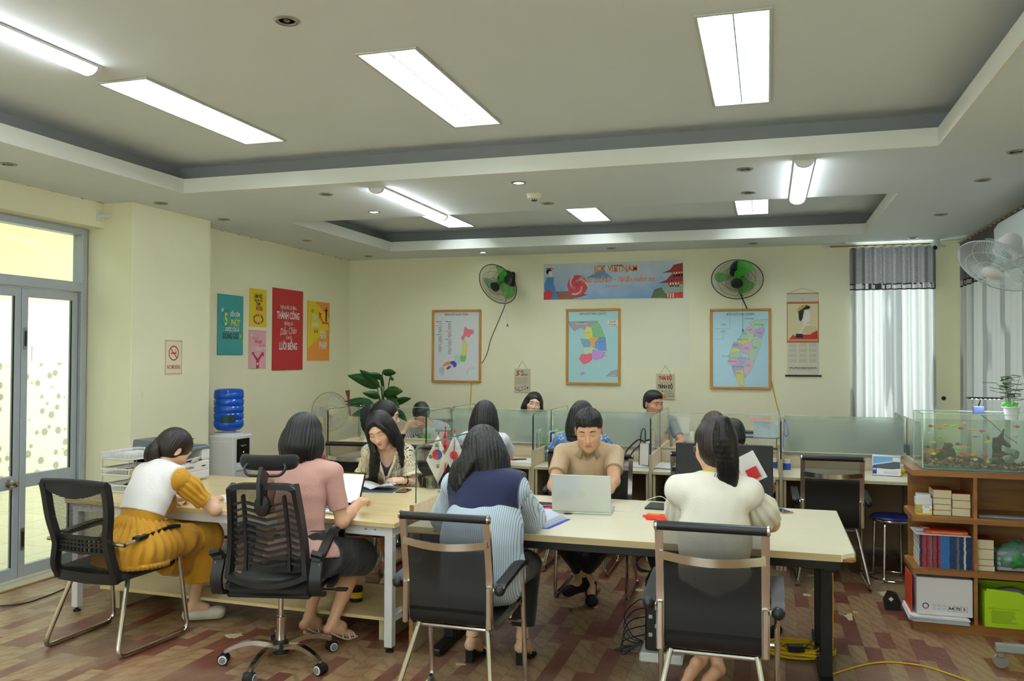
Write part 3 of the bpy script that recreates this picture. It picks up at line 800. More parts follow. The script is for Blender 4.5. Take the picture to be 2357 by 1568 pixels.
# ---- mesh-back visitor chair, front left
r = thing('mesh_visitor_chair','black ribbed-mesh visitor chair with bent chrome legs, front left, under the mustard dress','chair',(-3.72,4.16,0),radians(-3))
def bp(z):   # back frame profile: y of the frame at height z
 return -.235 - .02 * cos((z - .62) * 9) - max(0,z - .62) * .30 + max(0,.50 - z) * .25
def bw(z): return .225 - .035 * math.exp(-((z - .64) / .12) ** 2) if z > .45 else .215
zs = [.42 + k * .56 / 22 for k in range(23)]
m = MB()
for s in (-1,1): m.tube([(s * bw(z),bp(z),z) for z in zs],[1.0] * 23,black,flat=(.022,.018),up=(1,0,0))
m.tube([(-.205,bp(.43),.435),(0,bp(.43) - .01,.43),(.205,bp(.43),.435)],1,black,flat=(.018,.03)); m.build('back_frame',r)
m = MB(); m.surf(lambda u,v: ((2 * u - 1) * bw(.44 + .5 * v) * .98,bp(.44 + .5 * v) + .02 * sin(pi * u) * 0 + .004,.44 + .5 * v),6,16,m_net); m.build('mesh_back',r)
m = MB(); m.surf(lambda u,v: ((2 * u - 1) * .235,bp(.98) - .018 + .012 * abs(2 * u - 1),.985 - v * (.035 + .06 * sin(pi * u)) + .006 * sin(pi * u)),14,6,m_fab)
m.surf(lambda u,v: ((1 - 2 * u) * .235,bp(.98) + .018,.985 - v * (.035 + .055 * sin(pi * u)) + .006 * sin(pi * u)),14,6,m_fab)
m.tube([((2 * k / 12 - 1) * .235,bp(.98),.982 + .006 * sin(pi * k / 12)) for k in range(13)],.018,m_fab,10); m.build('top_pad',r)
m = MB(); M = T(0,-.262,.625)
m.tube([(-.19,.012,.0 + .045),(0,-.006,.045),(.19,.012,.045)],1,black,flat=(.006,.006),M=M); m.tube([(-.19,.012,-.045),(0,-.006,-.045),(.19,.012,-.045)],1,black,flat=(.006,.006),M=M)
for zz in (-.022,.0,.022): m.tube([(-.19,.012,zz * 1.0 + .011),(0,-.006,zz + .011),(.19,.012,zz + .011)],1,black,flat=(.004,.005),M=M)
for k in range(13):
 x = -.185 + .37 * k / 12; m.box(x - .007,x + .007,.0,.014,-.045,.045,black,.001,M @ T(0,-.008 + .02 * abs(x) / .19,0))
m.build('lumbar_grille',r)
m = MB(); m.surf(lambda u,v: ((2 * u - 1) * (.235 - .02 * abs(2 * v - 1) ** 4),-.225 + .47 * v,.475 + .012 * sin(pi * u) + .015 * v - .04 * max(0,v - .85) * 6 * .3),12,10,m_fab)
m.box(-.235,.235,-.225,.235,.415,.475,m_fab,.02); m.build('seat',r)
for s in (-1,1):
 X = s * .272
 a = MB(); a.tube([(s * .21,-.24,.64),(X + s * .012,-.235,.635)],.012,chrome,10); a.tube([(X,-.225,.635),(X,-.12,.645)],.011,chrome,10)
 a.tube(spline([(X,-.14,.652),(X,-.0,.668),(X,.12,.676),(X,.19,.668)],4),1,black,flat=(.026,.010)); a.build('armrest',r)
 l = MB(); l.tube(fillet([(X,-.12,.645),(X,.175,.662),(X,.225,.40),(X + s * .02,.27,.0135),(X,-.27,.0135),(s * .20,-.12,.43)],.065,6),.0135,chrome,10); l.build('bent_leg',r)
# ---- swivel task chair
r = thing('swivel_chair','black plastic-back swivel chair with headrest and chrome star base','chair',(-2.585,4.13,0),radians(12))
def q_(z): return -.20 - .055 * ((z - .62) / .4) ** 2 - max(0,z - .70) * .10
m = MB(); M = frame((0,0,0),(1,0,0),(0,0,1))
zs = [.52 + k * .50 / 20 for k in range(21)]
def wz(z): return .172 + .040 * (1.02 - z) / .5
for s in (-1,1): m.tube([(s * wz(z),q_(z),z) for z in zs],1,black,flat=(.036,.012),up=(1,0,0))
m.tube([((k / 6 - 1) * .175,q_(1.0) - .0,1.0 + .02 * (1 - abs(k / 6 - 1) ** 8)) for k in range(13)],1,black,flat=(.014,.035),up=(0,1,0))
m.tube([((k / 6 - 1) * .21,q_(.55) - .002,.535 - .05 * (1 - abs(k / 6 - 1) ** 2)) for k in range(13)],1,black,flat=(.014,.04),up=(0,1,0))
m.build('back_frame',r)
m = MB()
for k in range(10):                               # chevron slats
 z = .60 + k * .036
 for s in (-1,1):
  m.tube([(0,q_(z) - .004,z - .018),(s * .105,q_(z) - .004,z + .006)],1,black,flat=(.006,.0125),up=(0,1,0))
  m.tube([(s * .125,q_(z) - .004,z + .006),(s * .165,q_(z) - .004,z - .006),(s * .18,q_(z) - .004,z + .004)],1,black,flat=(.006,.0085),up=(0,1,0))
for s in (-1,1): m.tube([(s * (.110 + .01 * (1 - (z - .58) / .4)),q_(z) - .006,z) for z in (.56,.70,.85,.97)],1,black,flat=(.008,.012),up=(0,1,0))
m.build('slatted_back',r)
g = NT('diamond_net'); g.col((14,14,15)); sx = g.n('ShaderNodeSeparateXYZ'); g.l(g.tc.outputs['Object'],sx.inputs[0])
u = g.math('FRACT',g.math('MULTIPLY',g.math('ADD',sx.outputs[0],sx.outputs[2]),170)); v = g.math('FRACT',g.math('MULTIPLY',g.math('SUBTRACT',sx.outputs[0],sx.outputs[2]),170))
g.l(g.math('SUBTRACT',1,g.math('MULTIPLY',g.math('GREATER_THAN',u,.40),g.math('GREATER_THAN',v,.40))),g.b.inputs['Alpha'])
m = MB(); m.surf(lambda u,v: ((2 * u - 1) * .185,q_(.55 + .46 * v) + .012,.55 + .46 * v),4,14,g.m); m.build('net_back',r)
m = MB(); m.tube([(0,q_(.98) - .02,.93),(0,q_(.98) - .03,1.04),(0,-.27,1.10)],1,black,flat=(.052,.010),up=(1,0,0))
m.lathe([(.0,.03),(.025,.028),(.045,.018),(.048,0)],black,20,T(0,q_(.93) - .028,.92) @ RX(pi / 2) @ Matrix.Diagonal((.9,1.25,1,1))); m.build('headrest_stem',r)
for s in (-1,1):
 m = MB(); m.tube(fillet([(s * .03,-.285,1.075),(s * .09,-.275,1.075),(s * .115,-.262,1.11),(s * .095,-.235,1.135)],.02,4),.008,black,8); m.build('headrest_bracket',r)
m = MB(); hp = [(-.165,.02),(-.12,.004),(0,-.008),(.12,.004),(.165,.02)]
m.surf(lambda u,v: ((.155 * sin(pi * (u - .5)) * (1 - .02 * cos(2 * pi * v))),-.225 + .028 * cos(2 * pi * v) + .05 * (abs(2 * u - 1) ** 2.2),1.135 + .042 * sin(2 * pi * v) * (1 - abs(2 * u - 1) ** 6 * .75) + .012 * abs(2 * u - 1) ** 2),24,17,m_fab)
m.build('headrest_pad',r)
m = MB(); m.box(-.245,.245,-.215,.26,.43,.505,m_fab,.034); m.box(-.23,.23,-.20,.24,.412,.435,black,.01); m.build('seat',r)
for s in (-1,1):
 m = MB(); X = s * .268
 m.tube(spline([(X,-.13,.43),(X,-.215,.45),(X,-.235,.53),(X,-.20,.62),(X * 1.04,-.245,.668)],5),1,black,flat=(.012,.030),up=(1,0,0))
 m.tube(spline([(X,-.225,.635),(X,-.14,.632),(X,.02,.70),(X,.15,.725),(X,.24,.70)],5),1,black,flat=(.012,.024),up=(1,0,0))
 m.tube(spline([(X,.235,.71),(X,.25,.64),(X,.20,.52),(X,.14,.445),(X,.02,.43)],5),1,black,flat=(.012,.018),up=(1,0,0))
 for y,z in ((-.215,.60),(-.205,.515)): m.lathe([(.008,0),(.008,.004),(0,.005)],steel,10,T(X + s * .013,y,z) @ RY(s * pi / 2))
 m.build('armrest',r)
m = MB(); m.tube([(.10,.02,.405),(.33,.06,.40)],.006,black,8); m.box(.29,.36,.04,.08,.392,.408,black,.006); m.build('tilt_lever',r)
m = MB(); m.lathe([(.10,.40),(.10,.412),(.02,.412)],black,20); m.lathe([(.014,.16),(.014,.40)],chrome,16); m.build('gas_lift',r)
m = MB(); m.lathe([(.026,.06),(.026,.255),(.028,.26),(.016,.262)],chrome,20); m.lathe([(.045,.06),(.042,.125),(.03,.13)],black,20); m.build('column',r)
for k in range(5):
 a = radians(44 + 72 * k)
 M = RZ(a)
 m = MB(M); m.tube(spline([(.03,0,.10),(.14,0,.118),(.24,0,.10),(.305,0,.068)],5),[1.15 - .03 * i for i in range(16)],chrome,flat=(.017,.013)); lg = m.build('star_arm',r)
 for w in (-1,1):
  m = MB(M @ T(.31,0,.03) @ RX(pi / 2)); z0 = w * .009
  m.lathe([(.0,z0),(.029,z0),(.029,z0 + w * .018),(.022,z0 + w * .021),(.018,z0 + w * .021)],black,22,cap=False)
  m.lathe([(.0235,z0 + w * .0205),(.018,z0 + w * .0225)],white,22,cap=False); m.lathe([(.018,z0 + w * .0215),(0,z0 + w * .023)],grey,22,cap=False)
  m.build('caster_wheel',lg)
 m = MB(M); m.surf(lambda u,v: (.31 + .033 * cos(pi * u),(v - .5) * .036,.03 + .033 * sin(pi * u)),12,3,black); m.tube([(.305,0,.05),(.305,0,.075)],.008,steel,8); m.build('caster_hood',lg)
# ---- stool
r = thing('round_stool','round blue-topped stool with chrome legs beside the wooden shelf','stool',(.925,7.12,0))
m = MB(); m.lathe([(0,.455),(.15,.455),(.165,.462),(.166,.475),(.155,.485),(0,.49)],mt('navy_vinyl',(22,34,92),.35),36); m.build('seat',r)
m = MB(); m.lathe([(.167,.452),(.170,.462),(.167,.466)],chrome,36,cap=False); m.build('seat_rim',r)
for k in range(4):
 a = pi / 4 + k * pi / 2 + .25; c,s_ = cos(a),sin(a)
 m = MB(); m.tube(fillet([(c * .08,s_ * .08,.448),(c * .14,s_ * .14,.446),(c * .155,s_ * .155,.03),(c * .16,s_ * .16,.012)],.03,5),.009,chrome,8); m.build('leg',r)
m = MB(); m.tube([(.165 * cos(2 * pi * k / 32),.165 * sin(2 * pi * k / 32),.012) for k in range(32)],.009,chrome,8,closed=True); m.build('floor_ring',r)
# ================================================================ people: smooth fields turned into surfaces
def nv(v): v = np.asarray(v,float); return v / (np.linalg.norm(v) + 1e-12)
_rs = np.random.RandomState(5); _LAT = _rs.rand(32,32,32).astype(np.float32)
def vnoise(x,y,z):
 xi = np.floor(x).astype(int); yi = np.floor(y).astype(int); zi = np.floor(z).astype(int)
 u,v,w = x - xi,y - yi,z - zi
 u = u * u * (3 - 2 * u); v = v * v * (3 - 2 * v); w = w * w * (3 - 2 * w); r = 0
 for a in (0,1):
  for b in (0,1):
   for c in (0,1):
    r = r + _LAT[(xi + a) & 31,(yi + b) & 31,(zi + c) & 31] * (u if a else 1 - u) * (v if b else 1 - v) * (w if c else 1 - w)
 return r * 2 - 1
def cap(a,b,ra,rb=None,flat=False):
 """tapered capsule; flat=True cuts it square at b"""
 a = np.asarray(a,float); b = np.asarray(b,float); rb = ra if rb is None else rb; R = max(ra,rb)
 ba = b - a; L2 = ba @ ba + 1e-12; L = sqrt(L2); n = ba / L
 def f(x,y,z):
  px,py,pz = x - a[0],y - a[1],z - a[2]
  t = np.clip((px * ba[0] + py * ba[1] + pz * ba[2]) / L2,0,1)
  d = np.sqrt((px - t * ba[0]) ** 2 + (py - t * ba[1]) ** 2 + (pz - t * ba[2]) ** 2) - (ra + (rb - ra) * t)
  if flat: d = np.maximum(d,px * n[0] + py * n[1] + pz * n[2] - L)
  return d
 return np.minimum(a,b) - R,np.maximum(a,b) + R,f
def ell(c,r,M=None):
 c = np.asarray(c,float); r = np.asarray(r,float); M = np.eye(3) if M is None else np.asarray(M,float)
 e = np.sqrt(((M * r[None,:]) ** 2).sum(1))
 def f(x,y,z):
  px,py,pz = x - c[0],y - c[1],z - c[2]
  q = [px * M[0,i] + py * M[1,i] + pz * M[2,i] for i in range(3)]
  k0 = np.sqrt((q[0] / r[0]) ** 2 + (q[1] / r[1]) ** 2 + (q[2] / r[2]) ** 2)
  k1 = np.sqrt((q[0] / r[0] ** 2) ** 2 + (q[1] / r[1] ** 2) ** 2 + (q[2] / r[2] ** 2) ** 2)
  return k0 * (k0 - 1) / np.maximum(k1,1e-6)
 return c - e,c + e,f
class Fld:
 def __init__(s,lo,hi,h):
  s.lo = np.asarray(lo,float) - 3 * h; s.h = h
  n = np.ceil((np.asarray(hi) + 3 * h - s.lo) / h).astype(int) + 1
  s.n = n; s.D = np.full(n,.5,np.float32); s.ax = [s.lo[i] + h * np.arange(n[i]) for i in range(3)]
 def _s(s,lo,hi,m):
  a = np.clip(np.floor((lo - m - s.lo) / s.h).astype(int),0,s.n); b = np.clip(np.ceil((hi + m - s.lo) / s.h).astype(int) + 1,0,s.n)
  if (b <= a).any(): return None
  sl = tuple(slice(a[i],b[i]) for i in range(3))
  return sl,s.ax[0][sl[0]][:,None,None],s.ax[1][sl[1]][None,:,None],s.ax[2][sl[2]][None,None,:]
 def u(s,p,k=.0):
  q = s._s(p[0],p[1],max(k,.012) + 2 * s.h)
  if q is None: return s
  sl,x,y,z = q; d = p[2](x,y,z).astype(np.float32); A = s.D[sl]
  if k > 0: h = np.maximum(k - np.abs(A - d),0) / k; s.D[sl] = np.minimum(A,d) - h * h * k * .25
  else: s.D[sl] = np.minimum(A,d)
  return s
 def us(s,ps,k=.0):
  for p in ps: s.u(p,k)
  return s
 def sub(s,p,k=.0):
  q = s._s(p[0],p[1],max(k,.012) + 2 * s.h)
  if q is None: return s
  sl,x,y,z = q; d = -p[2](x,y,z).astype(np.float32); A = s.D[sl]
  if k > 0: h = np.maximum(k - np.abs(A - d),0) / k; s.D[sl] = np.maximum(A,d) + h * h * k * .25
  else: s.D[sl] = np.maximum(A,d)
  return s
 def cut(s,fn):
  s.D = np.maximum(s.D,fn(s.ax[0][:,None,None],s.ax[1][None,:,None],s.ax[2][None,None,:])).astype(np.float32); return s
 def disp(s,fn,band=.03):
  i = np.nonzero(np.abs(s.D) < band)
  if len(i[0]): s.D[i] += fn(s.ax[0][i[0]],s.ax[1][i[1]],s.ax[2][i[2]]).astype(np.float32)
  return s
 def mesh(s,smooth=1):
  D = s.D.copy()
  for a in range(3):
   for e in (0,-1):
    ix = [slice(None)] * 3; ix[a] = e; D[tuple(ix)] = .5
  I = D < 0; n = np.array(D.shape)
  c = sum(I[a:n[0] - 1 + a,b:n[1] - 1 + b,d:n[2] - 1 + d].astype(np.int8) for a in (0,1) for b in (0,1) for d in (0,1))
  act = (c > 0) & (c < 8); ix = np.array(np.nonzero(act)); N = ix.shape[1]
  if N == 0: return np.zeros((0,3)),np.zeros((0,4),int)
  idm = np.full(act.shape,-1,np.int32); idm[tuple(ix)] = np.arange(N)
  P = np.zeros((3,N)); C = np.zeros(N)
  for a in range(3):
   o = [k for k in range(3) if k != a]
   for p in (0,1):
    for q in (0,1):
     off = np.zeros((3,1),int); off[o[0]] = p; off[o[1]] = q; of2 = off.copy(); of2[a] = 1
     d0 = D[tuple(ix + off)]; d1 = D[tuple(ix + of2)]; m = (d0 < 0) != (d1 < 0)
     t = np.where(m,d0 / np.where(m,d0 - d1,1),0)
     for k in range(3): P[k] += m * (off[k,0] + (t if k == a else 0))
     C += m
  V = (s.lo[:,None] + s.h * (ix + P / C)).T
  F = []
  for a in range(3):
   o = [k for k in range(3) if k != a]
   sl0 = [slice(1,-1)] * 3; sl1 = [slice(1,-1)] * 3; sl0[a] = slice(0,-1); sl1[a] = slice(1,None)
   A = I[tuple(sl0)]; B = I[tuple(sl1)]; e = np.array(np.nonzero(A != B))
   inside = A[tuple(e)]; base = e.copy()
   for k in o: base[k] += 1
   q = []
   for p,r in ((0,0),(1,0),(1,1),(0,1)):
    b = base.copy(); b[o[0]] -= p; b[o[1]] -= r; q.append(idm[tuple(b)])
   q = np.array(q).T; fl = inside if a != 1 else ~inside
   q[~fl] = q[~fl][:,::-1]; F.append(q)
  F = np.concatenate(F); F = F[(F >= 0).all(1)]
  for _ in range(smooth):
   S = np.zeros_like(V); K = np.zeros(N)
   for i in range(4):
    a,b = F[:,i],F[:,(i + 1) % 4]
    for k in range(3): S[:,k] += np.bincount(a,V[b,k],N) + np.bincount(b,V[a,k],N)
    K += np.bincount(a,minlength=N) + np.bincount(b,minlength=N)
   V = V * .45 + .55 * S / np.maximum(K,1)[:,None]
  return V,F
def mk(name,parts,mats,parent=None,origin=(0,0,0),cols=None,loc=None):
 """parts [(V,F,matindex)]"""
 vs,fs,mi = [],[],[]; k = 0
 for V,F,i in parts:
  if len(V) == 0: continue
  vs.append(V); fs.append(F + k); mi.append(np.full(len(F),i)); k += len(V)
 V = np.concatenate(vs) - np.asarray(origin); F = np.concatenate(fs); mi = np.concatenate(mi)
 me = bpy.data.meshes.new(name); me.vertices.add(len(V)); me.vertices.foreach_set('co',V.astype(np.float32).ravel())
 me.loops.add(F.size); me.loops.foreach_set('vertex_index',F.astype(np.int32).ravel())
 me.polygons.add(len(F)); me.polygons.foreach_set('loop_start',np.arange(0,F.size,4,dtype=np.int32))
 for m in mats: me.materials.append(m)
 me.polygons.foreach_set('material_index',mi.astype(np.int32)); me.polygons.foreach_set('use_smooth',np.ones(len(F),bool))
 if cols is not None:
  at = me.color_attributes.new('Tone','FLOAT_COLOR','POINT')
  at.data.foreach_set('color',np.concatenate([np.concatenate(cols),np.ones((len(V),1))],1).astype(np.float32).ravel())
 me.update(calc_edges=True); me.validate()
 o = bpy.data.objects.new(name,me); COL.objects.link(o)
 if parent: o.parent = parent
 if loc is not None: o.location = loc
 return o
g = NT('skin'); at = g.n('ShaderNodeAttribute',attribute_name='Tone')
g.col(at.outputs['Color']).set(Roughness=.48); g.b.inputs['Subsurface Weight'].default_value = .08; g.b.inputs['Subsurface Radius'].default_value = (.012,.005,.003); g.b.inputs['Subsurface Scale'].default_value = .5
g.bump(g.noise(g.mp(),180,3),.06,.002); m_skin = g.m
def hairmat(name,c1,c2,rough=.34):
 g = NT(name); n = g.noise(g.mp((1,1,.06)),420,3,.6); g.col(g.mix(n,c1,c2)).set(Roughness=rough)
 g.b.inputs['Specular IOR Level'].default_value = .45; g.bump(n,.4,.005); return g.m
m_hblack = hairmat('black_hair',(8,8,9),(20,18,19)); m_hdark = hairmat('dark_brown_hair',(22,16,14),(44,31,25)); m_hbrown = hairmat('brown_hair',(42,30,22),(80,60,40))
m_brow = mt('eyebrow_hair',(38,28,24),.8)
def ik(a,b,la,lb,pole):
 a = np.asarray(a,float); b = np.asarray(b,float); d = b - a; L = np.linalg.norm(d); n = d / L
 k = min(1.0,(la + lb) * .999 / L) ; s = 1.0
 if L > (la + lb) * .995: s = L / ((la + lb) * .995); la *= s; lb *= s
 x = (la * la - lb * lb + L * L) / (2 * L); h = sqrt(max(la * la - x * x,1e-6))
 p = np.asarray(pole,float); p = p - n * (p @ n)
 return a + n * x + nv(p) * h
def Rm(yaw,pitch=0,roll=0):
 """head frame: +y is where the face looks, yaw about z (0 = away from camera, +y), pitch down positive, roll to its right"""
 return np.array(RZ(radians(yaw)) @ RX(radians(-pitch)) @ RY(radians(roll)))[:3,:3]
def hand(f,wr,d,n,side,curl=.5,spread=.5,s=1.0,curls=None):
 """wrist, finger direction, palm normal, side=+1 right hand (thumb towards n x d ...)"""
 wr = np.asarray(wr,float); d = nv(d); n = nv(np.asarray(n,float) - d * (np.asarray(n,float) @ d)); t = np.cross(d,n) * side   # t points to the thumb side
 kn = []
 for i,o in enumerate((.030,.010,-.010,-.028)):
  K = wr + (d * (.080 - .004 * abs(i - 1.2)) + t * o * (.95)) * s - n * .004 * s; kn.append(K)
  f.u(cap(wr + t * o * .55 * s + d * .012 * s,K,.0135 * s,.0105 * s),.008 * s)
 f.u(ell(wr + (d * .045 + n * .006) * s,np.array((.040,.034,.013)) * s,np.array([d,t,np.cross(d,t)]).T),.012 * s)
 for i,L in enumerate((.068,.076,.070,.055)):
  c = (curls[i] if curls is not None else curl + .05 * i); p = kn[i]; ang = c * .55; dd = nv(d + t * spread * (.14,.03,-.07,-.18)[i])
  r = (.0083,.0085,.0080,.0072)[i] * s
  for j,q in enumerate((.46,.30,.24)):
   v = dd * cos(ang) + n * sin(ang); e = p + v * L * q * s
   f.u(cap(p,e,r,r * .93),.0035 * s); p = e; r *= .93; ang += c * .95
 b = wr + (d * .018 + t * .026) * s; v = nv(d * .55 + t * .70 + n * .45); e = b + v * .040 * s
 f.u(cap(b,e,.0135 * s,.0105 * s),.008 * s); v2 = nv(d * .85 + t * .30 + n * .5); e2 = e + v2 * .028 * s
 f.u(cap(e,e2,.0100 * s,.0088 * s),.004 * s); f.u(cap(e2,e2 + nv(v2 + n * .3) * .022 * s,.0088 * s,.0070 * s),.003 * s)
def head_field(H,R,s,nb,male=False,h=.003,smile=False,nr=.050):
 """H head centre, R frame, s scale, nb neck base"""
 L = lambda *p: H + R @ (np.array(p) * s)
 lo = np.minimum(H - .15 * s,np.asarray(nb) - .07); hi = np.maximum(H + .15 * s,np.asarray(nb) + .07)
 f = Fld(lo,hi,h)
 E = lambda c,r,k=.02: f.u(ell(L(*c),np.array(r) * s,R),k * s)
 E((0,-.014,.034),(.074,.094,.086),0); E((0,.018,-.024),(.060 if not male else .062,.068,.084),.03)
 E((0,.058,-.092),(.019 if not male else .024,.022,.020),.040)
 for q in (-1,1):
  E((q * .036,.052,-.026),(.023,.026,.022),.03)
  if male: E((q * .038,.022,-.072),(.018,.030,.020),.03)
  f.sub(ell(L(q * .032,.100,.002),np.array((.017,.020,.012)) * s,R),.022 * s)
  E((q * .0315,.0715,-.001),(.0145,.0115,.0105),.006)
 E((0,.070,.028),(.045,.020,.016),.03)
 f.u(cap(L(0,.080,.006),L(0,.1005,-.034),.0065 * s,.0098 * s),.014 * s)
 for q in (-1,1): f.u(ell(L(q * .0125,.0905,-.038),np.array((.0075,.009,.0065)) * s,R),.006 * s)
 E((0,.0755,-.060),(.024,.014,.014),.016)
 f.u(ell(L(0,.0865,-.0575),np.array((.0170,.0075,.0036)) * s,R),.004 * s); f.u(ell(L(0,.0855,-.0665),np.array((.0145,.0080,.0046)) * s,R),.004 * s)
 f.sub(ell(L(0,.095,-.0618),np.array((.018,.0085,.0012)) * s,R),.003 * s)
 for q in (-1,1):
  A = R @ np.array(RZ(radians(-q * 18)) @ RX(radians(-12)))[:3,:3]
  f.u(ell(L(q * .0765,-.008,-.006),np.array((.0065,.0165,.029)) * s,A),.006 * s); f.sub(ell(L(q * .0835,-.002,-.002),np.array((.004,.0085,.017)) * s,A),.004 * s)
 f.u(cap(np.asarray(nb) + (0,0,-.02),L(0,-.022,-.060),nr * 1.12,nr),.022)
 return f,L
LIP = np.array(lin((196,84,78))[:3])
def tone(V,H,R,s,base,lip,blush=.35,eyes=None):
 Q = (V - H) @ R / s; c = np.tile(np.array(lin(base)[:3]),(len(V),1))
 def mixc(w,col): nonlocal c; w = np.clip(w,0,1)[:,None]; c = c * (1 - w) + np.array(col) * w
 x,y,z = Q.T; ax = np.abs(x)
 lipc = np.array(lin(lip)[:3])
 w = np.exp(-((ax - .042) / .018) ** 2 - ((z + .030) / .018) ** 2) * (y > .03); mixc(w * blush * .5,np.array(lin((222,140,118))[:3]))
 w = .75 * ((y > .076) & (ax < .020)) * np.clip(1.5 - np.abs(z + .0618) / (.0088 * (1 - (ax / .024) ** 2).clip(.1,1)) * 1.5 + .6,0,1); mixc(w,lipc)
 w = np.clip(1 - np.abs(z + .0618) / .0016,0,1) * (ax < .020) * (y > .074); mixc(w * .6,lipc * .35)
 if eyes == 'open':
  ex = (ax - .0315) / .0125; ez = (z + .0005) / .0052
  w = ((ex ** 2 + ez ** 2) < 1) * (y > .055); mixc(w * 1.0,lin((236,232,226))[:3])
  w = w * (((ax - .0315) ** 2 + z ** 2) < .0052 ** 2); mixc(w * 1.0,lin((34,22,18))[:3])
 return c
def person(name_label,hip,neck,head,face,by,hy=None,sh=(.17,.05),bend=.04,s=1.0,hs=1.0,male=False,base=(226,186,156),lip=(190,92,84),
           arms=None,legs=None,eyes='down',det=1.0,head_h=.0032,core=True,group=None,brow=True,bust=True):
 hip,neck,head = (np.asarray(v,float) for v in (hip,neck,head)); hy = by if hy is None else hy
 R = Rm(*face); r = np.array((cos(radians(by)),sin(radians(by)),0)); rh = np.array((cos(radians(hy)),sin(radians(hy)),0))
 up = nv(neck - hip); fw = nv(np.cross(up,r)); L = np.linalg.norm(neck - hip)
 J = dict(hip=hip,neck=neck,head=head,R=R,r=r,rh=rh,up=up,fw=fw,s=s,hs=hs)
 sp = lambda t: (1 - t) ** 2 * hip + 2 * t * (1 - t) * ((hip + neck) / 2 - fw * bend) + t * t * neck
 J['sp'] = sp
 for q,k in ((1,'R'),(-1,'L')): J['sh' + k] = neck + r * q * sh[0] - up * sh[1] + fw * .012
 org = np.array((hip[0],hip[1],0.0)); parts = []; cols = []
 def fin(f,smooth=1):
  V,F = f.mesh(smooth); parts.append((V,F,0)); cols.append(tone(V,head,R,hs,base,lip,eyes=eyes)); return V,F
 f,Lh = head_field(head,R,hs,neck,male,head_h,nr=.057 if male else .047)
 J['Lh'] = Lh; fin(f,1); hf = f
 M = np.array([r,nv(np.cross(up,r)),up]).T; J['M'] = M
 def torso(e=0,b=bust):
  P = [(ell(sp(.02),(.165 + e,.118 + e,.115 + e),np.array([rh,np.cross((0,0,1),rh),(0,0,1)]).T),.05),(ell(sp(.32),(.122 + e,.093 + e,.14),M),.06),(ell(sp(.62) + fw * .008,(.142 + e,.103 + e,.16),M),.06),(ell(sp(.84) - fw * .004,(.138 + e,.080 + e,.085 + e),M),.05),
             (cap(J['shL'],J['shR'],.047 + e),.05)] + [(cap(sp(.97),J['sh' + k] + up * .004,.046 + e,.046 + e),.04) for k in 'LR']
  if b and not male: P += [(ell(sp(.60) + fw * .082 + r * q * .062,(.055 + e,.050 + e,.055 + e),M),.035) for q in (-1,1)]
  if male: P += [(ell(sp(.70) + fw * .05,(.13 + e,.065 + e,.09 + e),M),.05)]
  return [((p[0],p[1],p[2]),k) for p,k in P]
 J['torso'] = torso
 if core:
  lo = np.minimum(hip,neck) - .30; hi = np.maximum(hip,neck) + .30; f = Fld(lo,hi,.010)
  for p,k in torso(-.004): f.u(p,k * .8)
  fin(f)
 for k,q in (('R',1),('L',-1)):
  if arms and k in arms:
   a = arms[k]; S = J['sh' + k]; W = np.asarray(a['w'],float)
   el = ik(S,W,.275 * s,.235 * s,a.get('pole',(0,-.3,-1))); J['el' + k] = el; J['wr' + k] = W
   pts = np.array([S,el,W,W + nv(a['d']) * .17]); hh = a.get('h',.0045 * det)
   f = Fld(pts.min(0) - .06,pts.max(0) + .06,hh); g_ = 1.12 if male else 1.0
   f.u(cap(S,el,.046 * s * g_,.036 * s * g_),0); f.u(cap(el,el * .55 + W * .45,.0365 * s * g_,.036 * s * g_),.02); f.u(cap(el * .5 + W * .5,W,.0345 * s * g_,.0225 * s * g_),.02); f.u(cap(el * .1 + W * .9,W + nv(a['d']) * .015,.0225 * s * g_,.021 * s),.015)
   hand(f,W,a['d'],a['n'],q,a.get('curl',.5),a.get('spread',.5),s * (1.08 if male else .98),a.get('curls')); fin(f)
  if legs and k in legs:
   l = legs[k]; hj = hip + rh * q * .085 - np.array((0,0,.01)); kn = np.asarray(l['k'],float); an = np.asarray(l['a'],float); J['hj' + k] = hj; J['kn' + k] = kn; J['an' + k] = an
   td = nv(l.get('t',(0,1,0))); toe = an + td * .115 * s + np.array((0,0,-.055)) if 'toe' not in l else np.asarray(l['toe'],float); J['toe' + k] = toe
   if l.get('skin',True):
    pts = np.array([kn,an,toe,hj * .3 + kn * .7]); f = Fld(pts.min(0) - .09,pts.max(0) + .09,.006 * det)
    f.u(cap(hj * .3 + kn * .7,kn,.066 * s,.053 * s),0); ax_ = nv(an - kn); bk = nv(-(td - ax_ * (td @ ax_)))
    f.u(cap(kn,kn * .4 + an * .6,.050 * s,.043 * s),.02); f.u(ell(kn * .68 + an * .32 + bk * .014 * s,np.array((.048,.050,.115)) * s,np.array([np.cross(bk,ax_),bk,ax_]).T),.03); f.u(cap(kn * .4 + an * .6,an,.040 * s,.031 * s),.02)
    hl = an + bk * .022 * s + np.array((0,0,-.038 * s)) if l.get('heel') is None else np.asarray(l['heel'],float)
    f.u(ell(hl,np.array((.028,.030,.028)) * s),.02); mid = an * .45 + toe * .55 + np.array((0,0,.008)); f.u(cap(an + (0,0,-.012),mid,.031 * s,.029 * s),.02); f.u(cap(hl,toe,.024 * s,.023 * s),.02)
    tn = nv(toe - hl); sd = nv(np.cross((0,0,1),tn)) if abs(tn[2]) < .8 else rh
    for i in range(5):
     o = sd * (.030 - .0145 * i) * s * (1 if k == 'L' else 1); ln = (.034,.032,.028,.023,.018)[i if (k == 'R') else 4 - i] * s
     f.u(cap(toe + o * .8,toe + o * .95 + tn * ln + np.array((0,0,-.003)),(.0115,.009,.0085,.008,.0075)[i if k == 'R' else 4 - i] * s),.005)
    fin(f)
